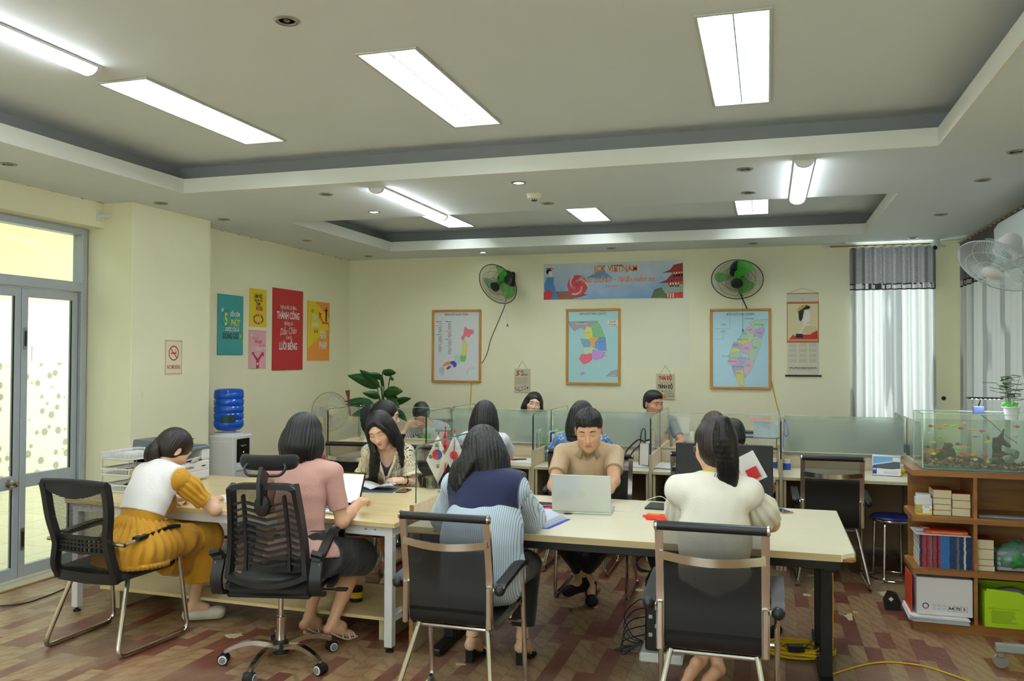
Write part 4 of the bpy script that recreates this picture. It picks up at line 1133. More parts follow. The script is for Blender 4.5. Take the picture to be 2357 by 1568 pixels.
 o = mk('person',parts,[m_skin],None,org,cols,loc=tuple(org)); tag(o,name_label,'person',group)
 J['o'] = o; J['org'] = org
 if brow:
  m = MB(T(-Vector(org)))
  def sy(x,z):
   for k in range(60):
    y = .125 - k * .0012; p = Lh(x,y,z); i = np.round((p - hf.lo) / hf.h).astype(int)
    if hf.D[tuple(np.clip(i,0,hf.n - 1))] < 0: return y
   return .06
  for q in (-1,1):
   for nm,pts,rr in (('brow',[(.014,.0205),(.024,.0245),(.035,.0250),(.047,.0195)],[.0016,.0026,.0024,.0010] if not male else [.0022,.0034,.0030,.0012]),('lash',[(.0175,-.0015),(.025,.0022 if eyes == 'open' else -.0035),(.034,.0026 if eyes == 'open' else -.0045),(.0455,-.0015)],[.0006,.0011,.0013,.0006])):
    P = [Lh(q * x,sy(q * x,z) + .0004,z) for x,z in pts]; P = spline(P,3)
    rs = [np.interp(k / (len(P) - 1),[0,.33,.66,1],rr) * hs for k in range(len(P))]
    m.tube(P,rs,m_brow,6)
  b = m.build('eyebrows_and_lashes',o,60)
 return J
def part(J,name,f,mat,smooth=1,parts=None):
 if parts is None: V,F = f.mesh(smooth); parts = [(V,F,0)]
 return mk(name,parts,mat if isinstance(mat,list) else [mat],J['o'],J['org'])
def bb(pts,m): p = np.array(pts); return p.min(0) - m,p.max(0) + m
def folds(amp,fx=(18,18,6),seed=0):
 return lambda x,y,z: amp * (vnoise(x * fx[0] + seed,y * fx[1],z * fx[2]) + .5 * vnoise(x * fx[0] * 2.1,y * fx[1] * 2.1 + seed,z * fx[2] * 2.1))
def top(J,name,mat,e=.012,sl=None,hem=None,nk=.058,v=None,flare=0,amp=.004,h=.0065,ff=(14,14,7),extra=None,seed=0,cutfn=None):
 """blouse: sl=(kind, reach) reach 0..1 upper arm, 1..2 forearm; hem = spine parameter where it ends; v=(depth,width) V neck"""
 P = [J['hip'],J['neck'],J['shL'],J['shR']] + [J[k] for k in ('elL','elR') if k in J]
 if sl and sl[1] > 1: P += [J[k] for k in ('wrL','wrR') if k in J]
 lo,hi = bb(P,.20); lo[2] = max(lo[2],J['hip'][2] - .22); f = Fld(lo,hi,h)
 for p,k in J['torso'](e): f.u(p,k * .9)
 if flare: f.u(ell(J['sp'](.0),(.172 + e + flare,.125 + e + flare,.13),np.array([J['rh'],np.cross((0,0,1),J['rh']),(0,0,1)]).T),.06)
 if extra:
  for p,k in extra: f.u(p,k)
 if amp: f.disp(folds(amp,ff,seed))
 if hem is not None:
  c = J['sp'](hem); u = J['up']; f.cut(lambda x,y,z: (c[0] - x) * u[0] + (c[1] - y) * u[1] + (c[2] - z) * u[2])
 nb,Hh = J['neck'],J['head']; f.sub(cap(nb + J['fw'] * .012 + J['up'] * .012,nb * .3 + Hh * .7 + J['up'] * .05,nk,nk * 1.25),.012)
 if v: a = J['neck'] + J['fw'] * .06; b = J['sp'](1 - v[0]) + J['fw'] * .16; f.sub(cap(a,b,v[1],.004),.008)
 parts = [f]
 if sl:
  for k in 'LR':
   if 'el' + k not in J: continue
   S,E = J['sh' + k],J['el' + k]; W = J['wr' + k]; t = sl[1]
   end = S + (E - S) * min(t,1); kind = sl[0]; g2 = Fld(*bb([S,end] + ([W] if t > 1 else []),.13),h * .85)
   r0,r1 = sl[2:4] if len(sl) > 2 else (.058,.054)
   g2.u(cap(S,end,r0,r1,flat=(t <= 1)),0)
   if t > 1: w = E + (W - E) * (t - 1); g2.u(cap(E,w,r1,sl[4] if len(sl) > 4 else r1,flat=True),.03)
   if kind == 'puff': c = S * .55 + end * .45 + J['up'] * .012; g2.u(ell(c,(.066,.066,.066)),.03)
   if kind == 'bigpuff':
    c = S * .35 + end * .65; d = nv(end - S); A,B = [np.array(q) for q in basis(Vector(d))[:2]]; g2.u(ell(c,(.078,.078,.092),np.array([A,B,d]).T),.04)
   g2.u(cap(J['sp'](.93),S,.05,.054),.03)
   d_ = nv(end - S)
   if kind in ('puff','bigpuff'):
    A,B = [np.array(q) for q in basis(Vector(d_))[:2]]
    g2.disp(lambda x,y,z: .0045 * np.cos(11 * np.arctan2((x - S[0]) * A[0] + (y - S[1]) * A[1] + (z - S[2]) * A[2],(x - S[0]) * B[0] + (y - S[1]) * B[1] + (z - S[2]) * B[2])))
   g2.disp(folds(amp * 1.1,(16,16,16),seed + 3)); parts.append(g2)
   if t <= 1: g2.cut(lambda x,y,z: (x - end[0]) * d_[0] + (y - end[1]) * d_[1] + (z - end[2]) * d_[2])
   J['slend' + k] = (end,d_)
 if cutfn:
  for q in parts: q.cut(cutfn)
 return part(J,name,None,mat,parts=[q.mesh(1) + (0,) for q in parts])
def trousers(J,name,mat,to=.93,r=(.092,.066,.056),h=.008,amp=.004,kind='trousers'):
 P = [J['hip']] + [J[k + q] for k in ('kn','an') for q in 'LR' if k + q in J]; lo,hi = bb(P,.17); f = Fld(lo,hi,h)
 Mh = np.array([J['rh'],np.cross((0,0,1),J['rh']),(0,0,1)]).T
 f.u(ell(J['hip'] + (0,0,.0),(.172,.125,.118),Mh),0); f.u(ell(J['sp'](.2),(.135,.105,.06),J['M']),.05)
 for q in 'LR':
  if 'kn' + q not in J: continue
  f.u(cap(J['hj' + q],J['kn' + q],r[0],r[1]),.04 if kind != 'skirt' else .12)
  if kind == 'trousers': f.u(cap(J['kn' + q],J['kn' + q] * (1 - to) + J['an' + q] * to,r[1],r[2],flat=True),.015)
  if kind == 'skirt':
   e = J['kn' + q]; f.u(cap(J['hj' + q] * .5 + e * .5,e + nv(e - J['hj' + q]) * .02 + (0,0,-.03),r[0] * .95,r[1] * 1.1,flat=False),.10)
 if amp: f.disp(folds(amp,(16,16,16)))
 return part(J,name,f,mat)
# ---- hair
def cap_hair(f,J,t=.012,low=-.06,face=(.118,-.050,.074,.074,.118),k=.01,male=False):
 L,R,s = J['Lh'],J['R'],J['hs']
 f.u(ell(L(0,-.016,.036),np.array((.076 + t,.096 + t,.088 + t)) * s,R),0)
 f.u(ell(L(0,-.045,-.010),np.array((.068 + t * .8,.062 + t,.070 + t)) * s,R),.03)
 f.sub(ell(L(0,face[0],face[1]),np.array(face[2:5]) * s,R),.012)
def groove(J,n=46,amp=.0022,seed=0):
 L,R,s = J['Lh'],J['R'],J['hs']; H = J['head']
 def fn(x,y,z):
  q = [((x - H[0]) * R[0,i] + (y - H[1]) * R[1,i] + (z - H[2]) * R[2,i]) for i in range(3)]
  th = np.arctan2(q[0],-q[1] + .02); w = vnoise(th * 3 + seed,q[2] * 9,q[0] * 4) * 1.3
  return amp * (np.sin(th * n + w * 3) * .6 + vnoise(th * n * .45 + seed,q[2] * 8,q[2] * 0 + 3.3))
 return fn
def locks(f,pts_list,k=.012):
 for pts,rr in pts_list:
  P = spline([tuple(p) for p in pts],4); n = len(P)
  for i in range(n - 1):
   a = np.interp(i / (n - 1),np.linspace(0,1,len(rr)),rr); b = np.interp((i + 1) / (n - 1),np.linspace(0,1,len(rr)),rr)
   f.u(cap(P[i],P[i + 1],a,b),k)
def wisps(J,name,items,mat,r=.0011):
 m = MB(T(-Vector(J['org'])))
 for pts in items:
  P = spline([tuple(p) for p in pts],5); n = len(P); m.tube(P,[r * (1 - .8 * i / n) for i in range(n)],mat,4)
 return m.build(name,J['o'],60)
# ================================================================ the people
def cl(name,col,rough=.8,bump=(60,.25),**k): return mt(name,col,rough,bump=bump,sheen=.2,**k)
def stripes(name,a,b,axis,pitch,duty=.5,rough=.8):
 g = NT(name); sx = g.n('ShaderNodeSeparateXYZ'); g.l(g.tc.outputs['Object'],sx.inputs[0])
 n = g.noise(g.mp(),9,2)
 w = g.math('FRACT',g.math('ADD',g.math('MULTIPLY',sx.outputs[axis],1 / pitch),g.math('MULTIPLY',n,.35)))
 g.col(g.mix(g.mr(w,duty - .06,duty + .06),a,b)).set(Roughness=rough); g.bump(g.noise(g.mp(),70,3),.2,.004); return g.m
m_mustard = cl('mustard_cotton',(190,138,22),var=(5,.10)); m_wcol = cl('white_crepe',(232,232,230))
m_pink = cl('dusty_pink_cloth',(205,158,146),.7); m_blackc = cl('black_trouser_cloth',(20,20,22),.8)
m_navy = cl('navy_knit',(28,38,74),.85,(220,.3)); m_cream = cl('cream_crinkled_cotton',(240,238,224),.85,(110,.16,(1,.4,1))); m_wshirt = cl('white_shirt_cloth',(238,240,244),.7)
m_beige = cl('beige_pique',(206,180,146),.85,(300,.25)); m_beige2 = cl('olive_beige_rib',(172,154,118),.85,(400,.3))
m_bstr = stripes('blue_pinstripe_cotton',(205,220,232),(150,172,196),0,.0095,.62); m_nstr = stripes('navy_striped_cotton',(238,240,244),(52,66,98),0,.0125,.52)
m_lany = mt('yellow_lanyard',(206,204,40),.6); m_cloth_d = cl('dark_grey_cloth',(44,46,54))
g = NT('dotted_blue_cotton'); vz = g.n('ShaderNodeTexVoronoi'); vz.inputs['Scale'].default_value = 42; g.l(g.mp(),vz.inputs['Vector'])
g.col(g.mix(g.mr(vz.outputs['Distance'],.26,.32),(226,234,244),(104,146,190))).set(Roughness=.8); g.bump(g.noise(g.mp(),50,3),.25,.004); m_bdot = g.m
g = NT('cream_crochet'); vz = g.n('ShaderNodeTexVoronoi',feature='SMOOTH_F1'); vz.inputs['Scale'].default_value = 62; vz.inputs['Smoothness'].default_value = .35; g.l(g.mp(),vz.inputs['Vector'])
big = g.n('ShaderNodeTexVoronoi',feature='F1'); big.inputs['Scale'].default_value = 13; g.l(g.mp(),big.inputs['Vector'])
ring = g.math('SINE',g.math('MULTIPLY',big.outputs['Distance'],62.0))
h = g.math('MULTIPLY',g.mr(vz.outputs['Distance'],.30,.44),g.mr(ring,-.2,.5,.25,1))
g.col((240,232,204)).set(Roughness=.9); g.l(g.math('SUBTRACT',1,g.mr(h,.80,.90)),g.b.inputs['Alpha']); g.bump(vz.outputs['Distance'],.5,.004); m_lace = g.m
m_sole = mt('ivory_leather',(226,216,190),.45); m_bshoe = mt('black_suede',(16,16,17),.8); m_clog = mt('cream_foam_clog',(208,202,184),.6)
def shoe(J,k,mat,kind='flat',h=.005):
 an,toe = J['an' + k],J['toe' + k]; d = nv((toe - an) * (1,1,0)); hl = an - d * .035; z = 0
 hl = np.array((hl[0],hl[1],toe[2])); f = Fld(*bb([hl,toe + d * .07,an],.06),h)
 if kind == 'flat':
  f.u(cap(hl + (0,0,.022),toe + (0,0,.014),.036,.036),0); f.u(ell(toe + d * .022 + (0,0,.010),(.042,.042,.030)),.03); f.u(cap(hl + (0,0,.03),an + (0,0,-.01),.036,.040),.03)
  f.sub(cap(an + (0,0,.01),an + (0,0,.1),.030,.034),.006)
 if kind == 'clog':
  f.u(cap(hl + (0,0,.010),toe + d * .01,.038,.046),0); f.u(ell(toe + d * .02 + (0,0,.016),(.050,.055,.036)),.02); f.sub(cap(an + d * .01 + (0,0,-.01),an + (0,0,.1),.036,.042),.006)
 f.cut(lambda x,y,z: toe[2] - .024 - z)
 return part(J,{'flat': 'shoe','clog': 'clog'}[kind],f,mat)
def box_(f,c,hs,M): # rounded box field primitive
 c = np.asarray(c,float); hs = np.asarray(hs,float); M = np.asarray(M,float); e = np.abs(M) @ hs + .01
 def fn(x,y,z):
  q = [np.abs((x - c[0]) * M[0,i] + (y - c[1]) * M[1,i] + (z - c[2]) * M[2,i]) - hs[i] + .004 for i in range(3)]
  o = np.sqrt(sum(np.maximum(v,0) ** 2 for v in q)); return o + np.minimum(np.maximum(np.maximum(q[0],q[1]),q[2]),0) - .004
 return c - e,c + e,fn
def heel_sandal(J,k,mat,hh=.055,block=False,straps=(.30,.62)):
 """strappy heel: sole, heel, straps"""
 an,toe = J['an' + k],J['toe' + k]; d = nv((toe - an) * (1,1,0)); sd = np.cross(d,(0,0,1)); org = J['org']
 hl = an - d * .03; hz = hh; tip = toe + d * .045; m = MB(T(-Vector(org))); n = 12
 def prof(t): return hl * (1 - t) + tip * t,hz * max(0,1 - t / .62) ** 1.3 + .006
 def fn(u,v):
  c,z = prof(v); w = (.026 + .012 * sin(pi * min(1,v * 1.1)) ** 1) * (1 if v < .93 else .75)
  return (c[0] + sd[0] * (2 * u - 1) * w,c[1] + sd[1] * (2 * u - 1) * w,z)
 m.surf(fn,5,n,mat); m.surf(lambda u,v: tuple(Vector(fn(1 - u,v)) - Vector((0,0,.006))),5,n,mat)
 m.tube([fn(0,k_ / 11) for k_ in range(12)] + [fn(1,1 - k_ / 11) for k_ in range(12)],.004,mat,6,closed=True)
 r0 = .020 if block else .011
 m.tube([(hl[0] + d[0] * .004,hl[1] + d[1] * .004,hz),(hl[0] + d[0] * .004,hl[1] + d[1] * .004,.0)],[1,.95 if block else .6],mat,flat=(r0 * 1.1,r0)); s_ = m.build('sandal',J['o'])
 for t in straps:
  c,z = prof(t); q = MB(T(-Vector(org))); w = .036
  if t < .15: pts = [Vector(an) + Vector(d * cos(a) * .034 + sd * sin(a) * .034) + Vector((0,0,-.012)) for a in [2 * pi * i / 16 for i in range(16)]]; q.tube(pts,.0035,mat,6,closed=True)
  else: q.tube([(c[0] + sd[0] * w * cos(a),c[1] + sd[1] * w * cos(a),z + .046 * (1 - t * .35) * sin(a)) for a in [pi * i / 12 for i in range(13)]],1,mat,flat=(.004,.0022) if not block else (.008,.003))
  q.build('strap',s_)
def lower(J,mat=None,shoes=True):
 trousers(J,'trousers',mat or m_blackc,h=.011)
 if shoes:
  for k in 'LR': shoe(J,k,m_bshoe,h=.008)
def back_mantle(J,name,mat,e,w0,w1,low,thick=.006,front=.0,h=.0055):
 """square collar lying over the back and shoulders"""
 P = [J['sp'](low),J['neck'],J['shL'],J['shR']]; f = Fld(*bb(P,.17),h)
 for p,k in J['torso'](e): f.u(p,k * .9)
 f.disp(folds(.003,(10,10,6),4))
 c,u,r,fw = J['sp'](low),J['up'],J['r'],J['fw']; n = J['neck']; Lh_ = float((n - c) @ u)
 def cut(x,y,z):
  a = (x - c[0]) * r[0] + (y - c[1]) * r[1] + (z - c[2]) * r[2]; b = (x - c[0]) * u[0] + (y - c[1]) * u[1] + (z - c[2]) * u[2]; g_ = (x - n[0]) * fw[0] + (y - n[1]) * fw[1] + (z - n[2]) * fw[2]
  W = w0 + (w1 - w0) * np.clip(b / Lh_,0,1)
  return np.maximum(np.maximum(np.abs(a) - W,-b),g_ - front)
 f.cut(cut); f.sub(cap(J['neck'] + J['fw'] * .018 + J['up'] * .01,J['neck'] * .3 + J['head'] * .7 + J['up'] * .05,.062,.08),.01)
 return part(J,name,f,mat)
def lanyard(J,z=.02,r=.062):
 m = MB(T(-Vector(J['org']))); c = J['neck'] + J['up'] * z + J['fw'] * .014; R_,F_,U_ = J['r'],J['fw'],J['up']
 pts = [c + R_ * r * cos(a) + F_ * r * .95 * sin(a) - U_ * (.030 * max(0,sin(a)) - .012 * max(0,-sin(a))) for a in [2 * pi * i / 28 for i in range(28)]]
 m.tube([tuple(p) for p in pts],1,m_lany,flat=(.0015,.0085),closed=True,up=tuple(U_)); return m.build('lanyard',J['o'])
# ---------- woman in the mustard dress
J = person('woman with a short ponytail in a mustard dress and white collar, writing',(-3.60,4.17,.575),(-3.575,4.36,.995),(-3.59,4.49,1.105),(-28,34,2),-14,hy=-22,sh=(.175,.045),bend=.06,s=1.02,hs=1.04,base=(222,180,150),
 arms={'R': dict(w=(-3.40,4.62,.787),d=(-.25,.95,-.05),n=(0,0,-1),pole=(1,-.2,-.7),curl=.28,h=.004),'L': dict(w=(-3.64,4.52,.79),d=(.75,.55,-.05),n=(.1,0,-1),pole=(-1,-.3,-.5),curl=.9)},
 legs={'R': dict(k=(-3.44,4.62,.55),a=(-3.53,4.62,.115),t=(.75,.66,0),toe=(-3.425,4.695,.032)),'L': dict(k=(-3.60,4.70,.57),a=(-3.66,4.86,.25),t=(.75,.66,0),toe=(-3.575,4.955,.175))})
top(J,'dress_bodice',m_mustard,.016,('puff',.70,.060,.054),hem=.18,nk=.056,amp=.004,ff=(11,11,9),h=.006)
f = Fld(*bb([J['hip'],J['sp'](.35),J['knR'],J['knL'],J['anR']],.20),.0065)
f.u(ell(J['sp'](.22),(.142,.115,.07),J['M']),0); f.u(ell(J['hip'] + (.0,-.02,-.01),(.225,.19,.125)),.10); f.u(cap(J['hip'] * .8 + J['sp'](.3) * .2,J['hip'] + (0,-.03,-.06),.15,.20),.06)
for q in 'LR': f.u(cap(J['hj' + q],J['kn' + q] + (0,.01,.0),.11,.090),.09)
f.u(cap(J['knR'] + (0,.01,-.02),J['knR'] * .30 + J['anR'] * .70,.098,.115,flat=True),.05); f.u(cap(J['knL'] + (0,0,-.02),J['knL'] * .5 + J['anR'] * .5 + (.02,.05,0),.095,.10,flat=True),.06)
f.u(cap(J['hip'] + (.02,.12,-.12),J['hip'] + (.06,.30,-.17),.075,.085),.06)
hc = J['hip']; f.disp(lambda x,y,z: .008 * np.sin(24 * np.arctan2(x - hc[0],y - hc[1]) + 3 * vnoise(x * 6,y * 6,z * 6)) * np.clip((z - .44) * 9,.25,1) * (y < 4.5) + .006 * vnoise(x * 22,y * 22,z * 7) * (y >= 4.5),.04)
f.cut(lambda x,y,z: .265 - z + x * 0 + y * 0)
f.cut(lambda x,y,z: np.where(y + z * 0 < 4.36,.475 - z,-1.) + x * 0)
part(J,'dress_skirt',f,m_mustard)
m = MB(T(-Vector(J['org'])))
for z0,am in ((.505,.010),):
 P = [(hc[0] + (.232 + am * (k % 2)) * sin(a),hc[1] - .02 - (.196 + am * (k % 2)) * cos(a),z0) for k,a in enumerate([radians(-100 + 200 * i / 60) for i in range(61)])]
 m.add(P + [(p[0],p[1],z0 - .032) for p in P],[(i,i + 1,i + 62,i + 61) for i in range(60)],m_mustard)
m.build('hem_ruffle',J['o'],solid=.003)
back_mantle(J,'sailor_collar',m_wcol,.028,.185,.170,.40,front=.02)
for q in 'LR':
 e,d = J['slend' + q]; m = MB(T(-Vector(J['org'] + 0))); m.tube([tuple(e - d * .012),tuple(e + d * .006)],.0545,m_mustard,20); m.build('sleeve_cuff',J['o'])
for q in 'LR': shoe(J,q,m_clog,'clog')
f = Fld(*bb([J['head']],.20),.0032); L = J['Lh']; cap_hair(f,J,.011)
f.sub(ell(L(.088,.004,-.008),np.array((.022,.026,.034)),J['R']),.01); f.sub(ell(L(-.088,.004,-.008),np.array((.022,.026,.034)),J['R']),.01)
tie = L(-.01,-.112,-.015); f.u(cap(L(0,-.08,.01),tie,.05,.020),.03); f.disp(groove(J,60,.0012)); part(J,'hair',f,m_hdark)
f = Fld(*bb([tie,tie + (-.02,-.05,-.15)],.06),.0032)
locks(f,[([tie,tie + (-.02 + .012 * i,-.045 - .006 * (i % 2),-.035),tie + (-.03 + .016 * i,-.05 + .008 * (i % 3),-.09),tie + (-.02 + .013 * i,-.03,-.135 - .008 * (i % 3))],[.016,.019,.017,.004]) for i in range(5)]); f.disp(lambda x,y,z: .0016 * vnoise(x * 260,y * 260,z * 14)); part(J,'ponytail',f,m_hdark)
m = MB(T(-Vector(J['org']))); m.tube([tuple(tie + J['R'] @ np.array((.017 * cos(a),-.004,.017 * sin(a)))) for a in [2 * pi * i / 14 for i in range(14)]],.005,mt('pink_hair_tie',(206,120,130),.7),8,closed=True); m.build('hair_tie',J['o'])
# ---------- woman in the dusty pink blouse
J = person('woman with a black bob in a dusty pink blouse typing on the open laptop',(-2.50,4.20,.585),(-2.555,4.30,1.085),(-2.575,4.345,1.225),(2,12,0),2,sh=(.172,.05),bend=.05,s=1.02,hs=1.06,base=(224,176,142),
 arms={'R': dict(w=(-2.335,4.56,.825),d=(-.05,.95,.10),n=(-.15,.1,-1),pole=(.22,-.5,-1),curl=.62,curls=[.35,.6,.7,.8],h=.0038),'L': dict(w=(-2.70,4.62,.80),d=(.1,.95,-.05),n=(0,0,-1),pole=(-1,-.2,-.8),curl=.6)},
 legs={'R': dict(k=(-2.375,4.64,.50),a=(-2.475,4.52,.13),t=(.45,.9,0),toe=(-2.42,4.62,.028),heel=(-2.49,4.49,.085)),'L': dict(k=(-2.60,4.64,.50),a=(-2.655,4.55,.13),t=(.3,.9,0),toe=(-2.61,4.655,.028),heel=(-2.67,4.52,.085))})
top(J,'blouse',m_pink,.012,('set',.74,.062,.056),hem=-.04,nk=.056,flare=.034,amp=.0035,ff=(8,8,16),h=.006)
for q in 'LR':
 c = J['sh' + q] * .92 + J['elR' if q == 'R' else 'elL'] * .08 + J['up'] * .03; f = Fld(*bb([c],.08),.005); f.u(ell(c,(.050,.055,.038)),0); part(J,'puffed_shoulder',f,m_pink)
m = MB(T(-Vector(J['org']))); w = J['sp'](.24)
m.tube([tuple(w + J['r'] * .140 * cos(a) + J['fw'] * .112 * sin(a)) for a in [2 * pi * i / 32 for i in range(32)]],1,m_pink,flat=(.003,.011),closed=True)
for dz,dx in ((-.13,.03),(-.16,.055)): m.tube([tuple(w + J['r'] * .138 + J['fw'] * .02),tuple(w + J['r'] * (.14 + dx * .6) + (0,0,dz * .4)),tuple(w + J['r'] * (.14 + dx) + (0,0,dz))],1,m_pink,flat=(.010,.0025))
m.build('waist_tie',J['o'])
trousers(J,'skirt',m_blackc,r=(.098,.080,.07),kind='skirt')
lanyard(J,.035,.056)
for q in 'LR': heel_sandal(J,q,m_sole,.062,straps=(.42,.66,.85))
f = Fld(*bb([J['head']],.22),.0032); L,R_,hs = J['Lh'],J['R'],J['hs']; cap_hair(f,J,.018,face=(.135,-.05,.070,.078,.135))
f.u(ell(L(0,-.028,-.030),np.array((.092,.090,.095)) * hs,R_),.03)
locks(f,[([L(.072 * sin(a),-.02 - .075 * cos(a),.02),L(.094 * sin(a),-.022 - .088 * cos(a),-.05),L(.088 * sin(a),-.020 - .078 * cos(a),-.118 - .010 * (i % 3))],[.030,.026,.010]) for i,a in enumerate([radians(-105 + 210 * k / 17) for k in range(18)])],.018)
f.sub(ell(L(0,.110,-.07),np.array((.062,.10,.12)) * hs,R_),.01); f.disp(groove(J,52,.0022)); part(J,'hair',f,m_hblack)
wisps(J,'stray_hair',[[L(.085 * sin(a),-.02 - .08 * cos(a),-.09),L(.098 * sin(a),-.02 - .094 * cos(a),-.13),L((.10 + .02 * (i % 3)) * sin(a),-.02 - .09 * cos(a),-.155 - .008 * (i % 4))] for i,a in enumerate([radians(-100 + 13 * k) for k in range(17)])],m_hblack)
# ---------- woman in the crochet top
J = person('woman with very long black hair in a cream crochet top reading a brochure',(-2.84,6.02,.575),(-2.755,5.86,1.03),(-2.775,5.76,1.150),(188,22,12),200,sh=(.138,.058),bend=.03,s=.96,hs=1.12,base=(232,192,164),lip=(206,70,66),det=.9,head_h=.0026,
 arms={'L': dict(w=(-2.535,5.66,.80),d=(-.80,-.50,.0),n=(-.2,.35,-.9),pole=(.3,.2,-1),curl=.75,curls=[.45,.6,.75,.9],h=.0038),'R': dict(w=(-2.97,5.68,.795),d=(.45,-.85,0),n=(.1,0,-1),pole=(-.4,.2,-1),curl=.5)},
 legs={'R': dict(k=(-2.90,5.58,.53),a=(-2.93,5.86,.13),t=(0,-1,0),toe=(-2.92,5.76,.03)),'L': dict(k=(-2.70,5.58,.53),a=(-2.76,5.90,.13),t=(0,-1,0),toe=(-2.74,5.79,.03))})
top(J,'inner_top',mt('grey_camisole',(52,54,62),.8),.006,None,hem=.0,nk=.075,v=(.40,.085),amp=0,h=.008)
top(J,'crochet_top',m_lace,.010,('set',.62,.056,.064),hem=.05,nk=.060,v=(.52,.070),amp=.003,h=.0055)
m = MB(T(-Vector(J['org'])))
a_,b_ = J['neck'],J['sp'](.50) + J['fw'] * .155
for q in (-1,1):
 P = spline([tuple(J['neck'] + J['r'] * q * .060 + J['up'] * .005),tuple(J['sp'](.86) + J['r'] * q * .060 + J['fw'] * .098),tuple(J['sp'](.70) + J['r'] * q * .030 + J['fw'] * .148),tuple(J['sp'](.52) + J['r'] * q * .010 + J['fw'] * .150),tuple(J['sp'](.18) + J['r'] * q * .009 + J['fw'] * .135)],6)
 m.tube(P,1,mt('cream_knit_band',(232,224,194),.9),flat=(.008,.004),up=tuple(J['fw']))
m.build('neck_band',J['o'])
for q in 'LR':
 e,d = J['slend' + q]; A,B = [np.array(v) for v in basis(Vector(d))[:2]]; m = MB(T(-Vector(J['org']))); n = 44
 P = [e + (A * cos(2 * pi * i / n) + B * sin(2 * pi * i / n)) * .064 - d * .004 for i in range(n)]; Q = [e + (A * cos(2 * pi * i / n) + B * sin(2 * pi * i / n)) * (.073 + .008 * (i % 2)) + d * (.020 + .008 * (i % 4 < 2)) for i in range(n)]
 m.add([tuple(p) for p in P + Q],[(i,(i + 1) % n,(i + 1) % n + n,i + n) for i in range(n)],MAT['cream_knit_band']); m.build('scalloped_edge',J['o'],solid=.002)
trousers(J,'skirt',m_blackc,r=(.10,.085,.07),kind='skirt')
f = Fld(*bb([J['head'],J['sp'](.3)],.21),.0036); L,R_,hs = J['Lh'],J['R'],J['hs']; cap_hair(f,J,.010,face=(.118,-.040,.056,.078,.122))
r,fw,up = J['r'],J['fw'],J['up']; dn = np.array((0,0,-1.))
loc = []
for i,a in enumerate([radians(-118 + 236 * k / 19) for k in range(20)]):
 p0 = L(.066 * sin(a),-.018 - .082 * cos(a),.045); p1 = L(.084 * sin(a),-.020 - .092 * cos(a),-.03)
 side = sin(a); p2 = J['neck'] + r * side * .105 - fw * cos(a) * .105 + fw * (.02 if abs(side) > .85 else 0) + up * .0; p3 = p2 + dn * .13 + r * side * .02
 if a > radians(50): p3 = J['sp'](.78) + r * (.070 + .018 * (i % 3)) + fw * (.12 + .012 * (i % 2)); p4 = J['sp'](.40) + r * (.075 + .020 * (i % 4)) + fw * (.165 + .008 * (i % 2)); loc.append(([p0,p1,p2 + fw * .05,p3,p4],[.024,.024,.022,.020,.010]))
 else: loc.append(([p0,p1,p2,p3],[.024,.024,.021,.010]))
loc += [([L(.01,.060,.095),L(.052,.078,.055),L(.070,.055,-.01),L(.075,.040,-.075),J['sp'](.84) + r * .085 + fw * .10,J['sp'](.62) + r * .085 + fw * .16,J['sp'](.42) + r * .07 + fw * .17],[.010,.014,.016,.018,.020,.020,.010]),
  ([L(-.005,.060,.095),L(-.050,.078,.050),L(-.068,.056,-.01),L(-.070,.045,-.075),L(-.076,.030,-.125)],[.010,.013,.013,.010,.006])]
locks(f,loc,.012); f.sub(ell(L(0,.135,-.030),np.array((.050,.078,.118)) * hs,R_),.006); f.disp(groove(J,60,.0018)); f.disp(lambda x,y,z: .0016 * vnoise(x * 240,y * 240,z * 9)); part(J,'hair',f,m_hblack)
m = MB(T(-Vector(J['org']))); W = J['wrL']; d = nv(W - J['elL']); A,B = [np.array(v) for v in basis(Vector(d))[:2]]
m.tube([tuple(W - d * .02 + (A * cos(t) + B * sin(t)) * .026) for t in [2 * pi * i / 20 for i in range(20)]],1,black,flat=(.002,.008),closed=True,up=tuple(d))
m.lathe([(0,0),(.016,0),(.016,.008),(0,.009)],black,18,Matrix.Translation(Vector(W - d * .02 + np.array((0,-.02,.021)))) @ RX(.7)); m.build('wristwatch',J['o'])
# ---------- man in the beige polo
J = person('man in a beige polo shirt working behind the silver laptop',(-1.235,6.03,.585),(-1.212,5.86,1.075),(-1.180,5.735,1.195),(186,15,3),191,sh=(.180,.055),bend=.04,s=1.04,hs=1.20,male=True,base=(214,168,134),lip=(176,102,92),det=.9,head_h=.0028,
 arms={'R': dict(w=(-1.27,5.42,.80),d=(.35,-.92,0),n=(0,0,-1),pole=(-1,.2,-1),curl=.5),'L': dict(w=(-1.03,5.43,.80),d=(-.35,-.92,0),n=(0,0,-1),pole=(1,.2,-1),curl=.5)},
 legs={'R': dict(k=(-1.38,5.62,.50),a=(-1.175,5.79,.14),t=(.2,-1,0),toe=(-1.15,5.685,.03),skin=True),'L': dict(k=(-1.02,5.62,.50),a=(-1.235,5.72,.20),t=(-.5,-.9,0),toe=(-1.29,5.63,.10),skin=True)})
top(J,'polo_shirt',m_beige,.014,('set',.62,.066,.062),hem=.02,nk=.066,v=(.18,.045),amp=.004,h=.006)
for q in 'LR':
 e,d = J['slend' + q]; m = MB(T(-Vector(J['org']))); m.tube([tuple(e - d * .026),tuple(e + d * .003)],.0635,m_beige2,22); m.build('sleeve_band',J['o'])
f = Fld(*bb([J['neck']],.14),.004); n_ = J['neck']; u_,w_ = J['up'],J['fw']
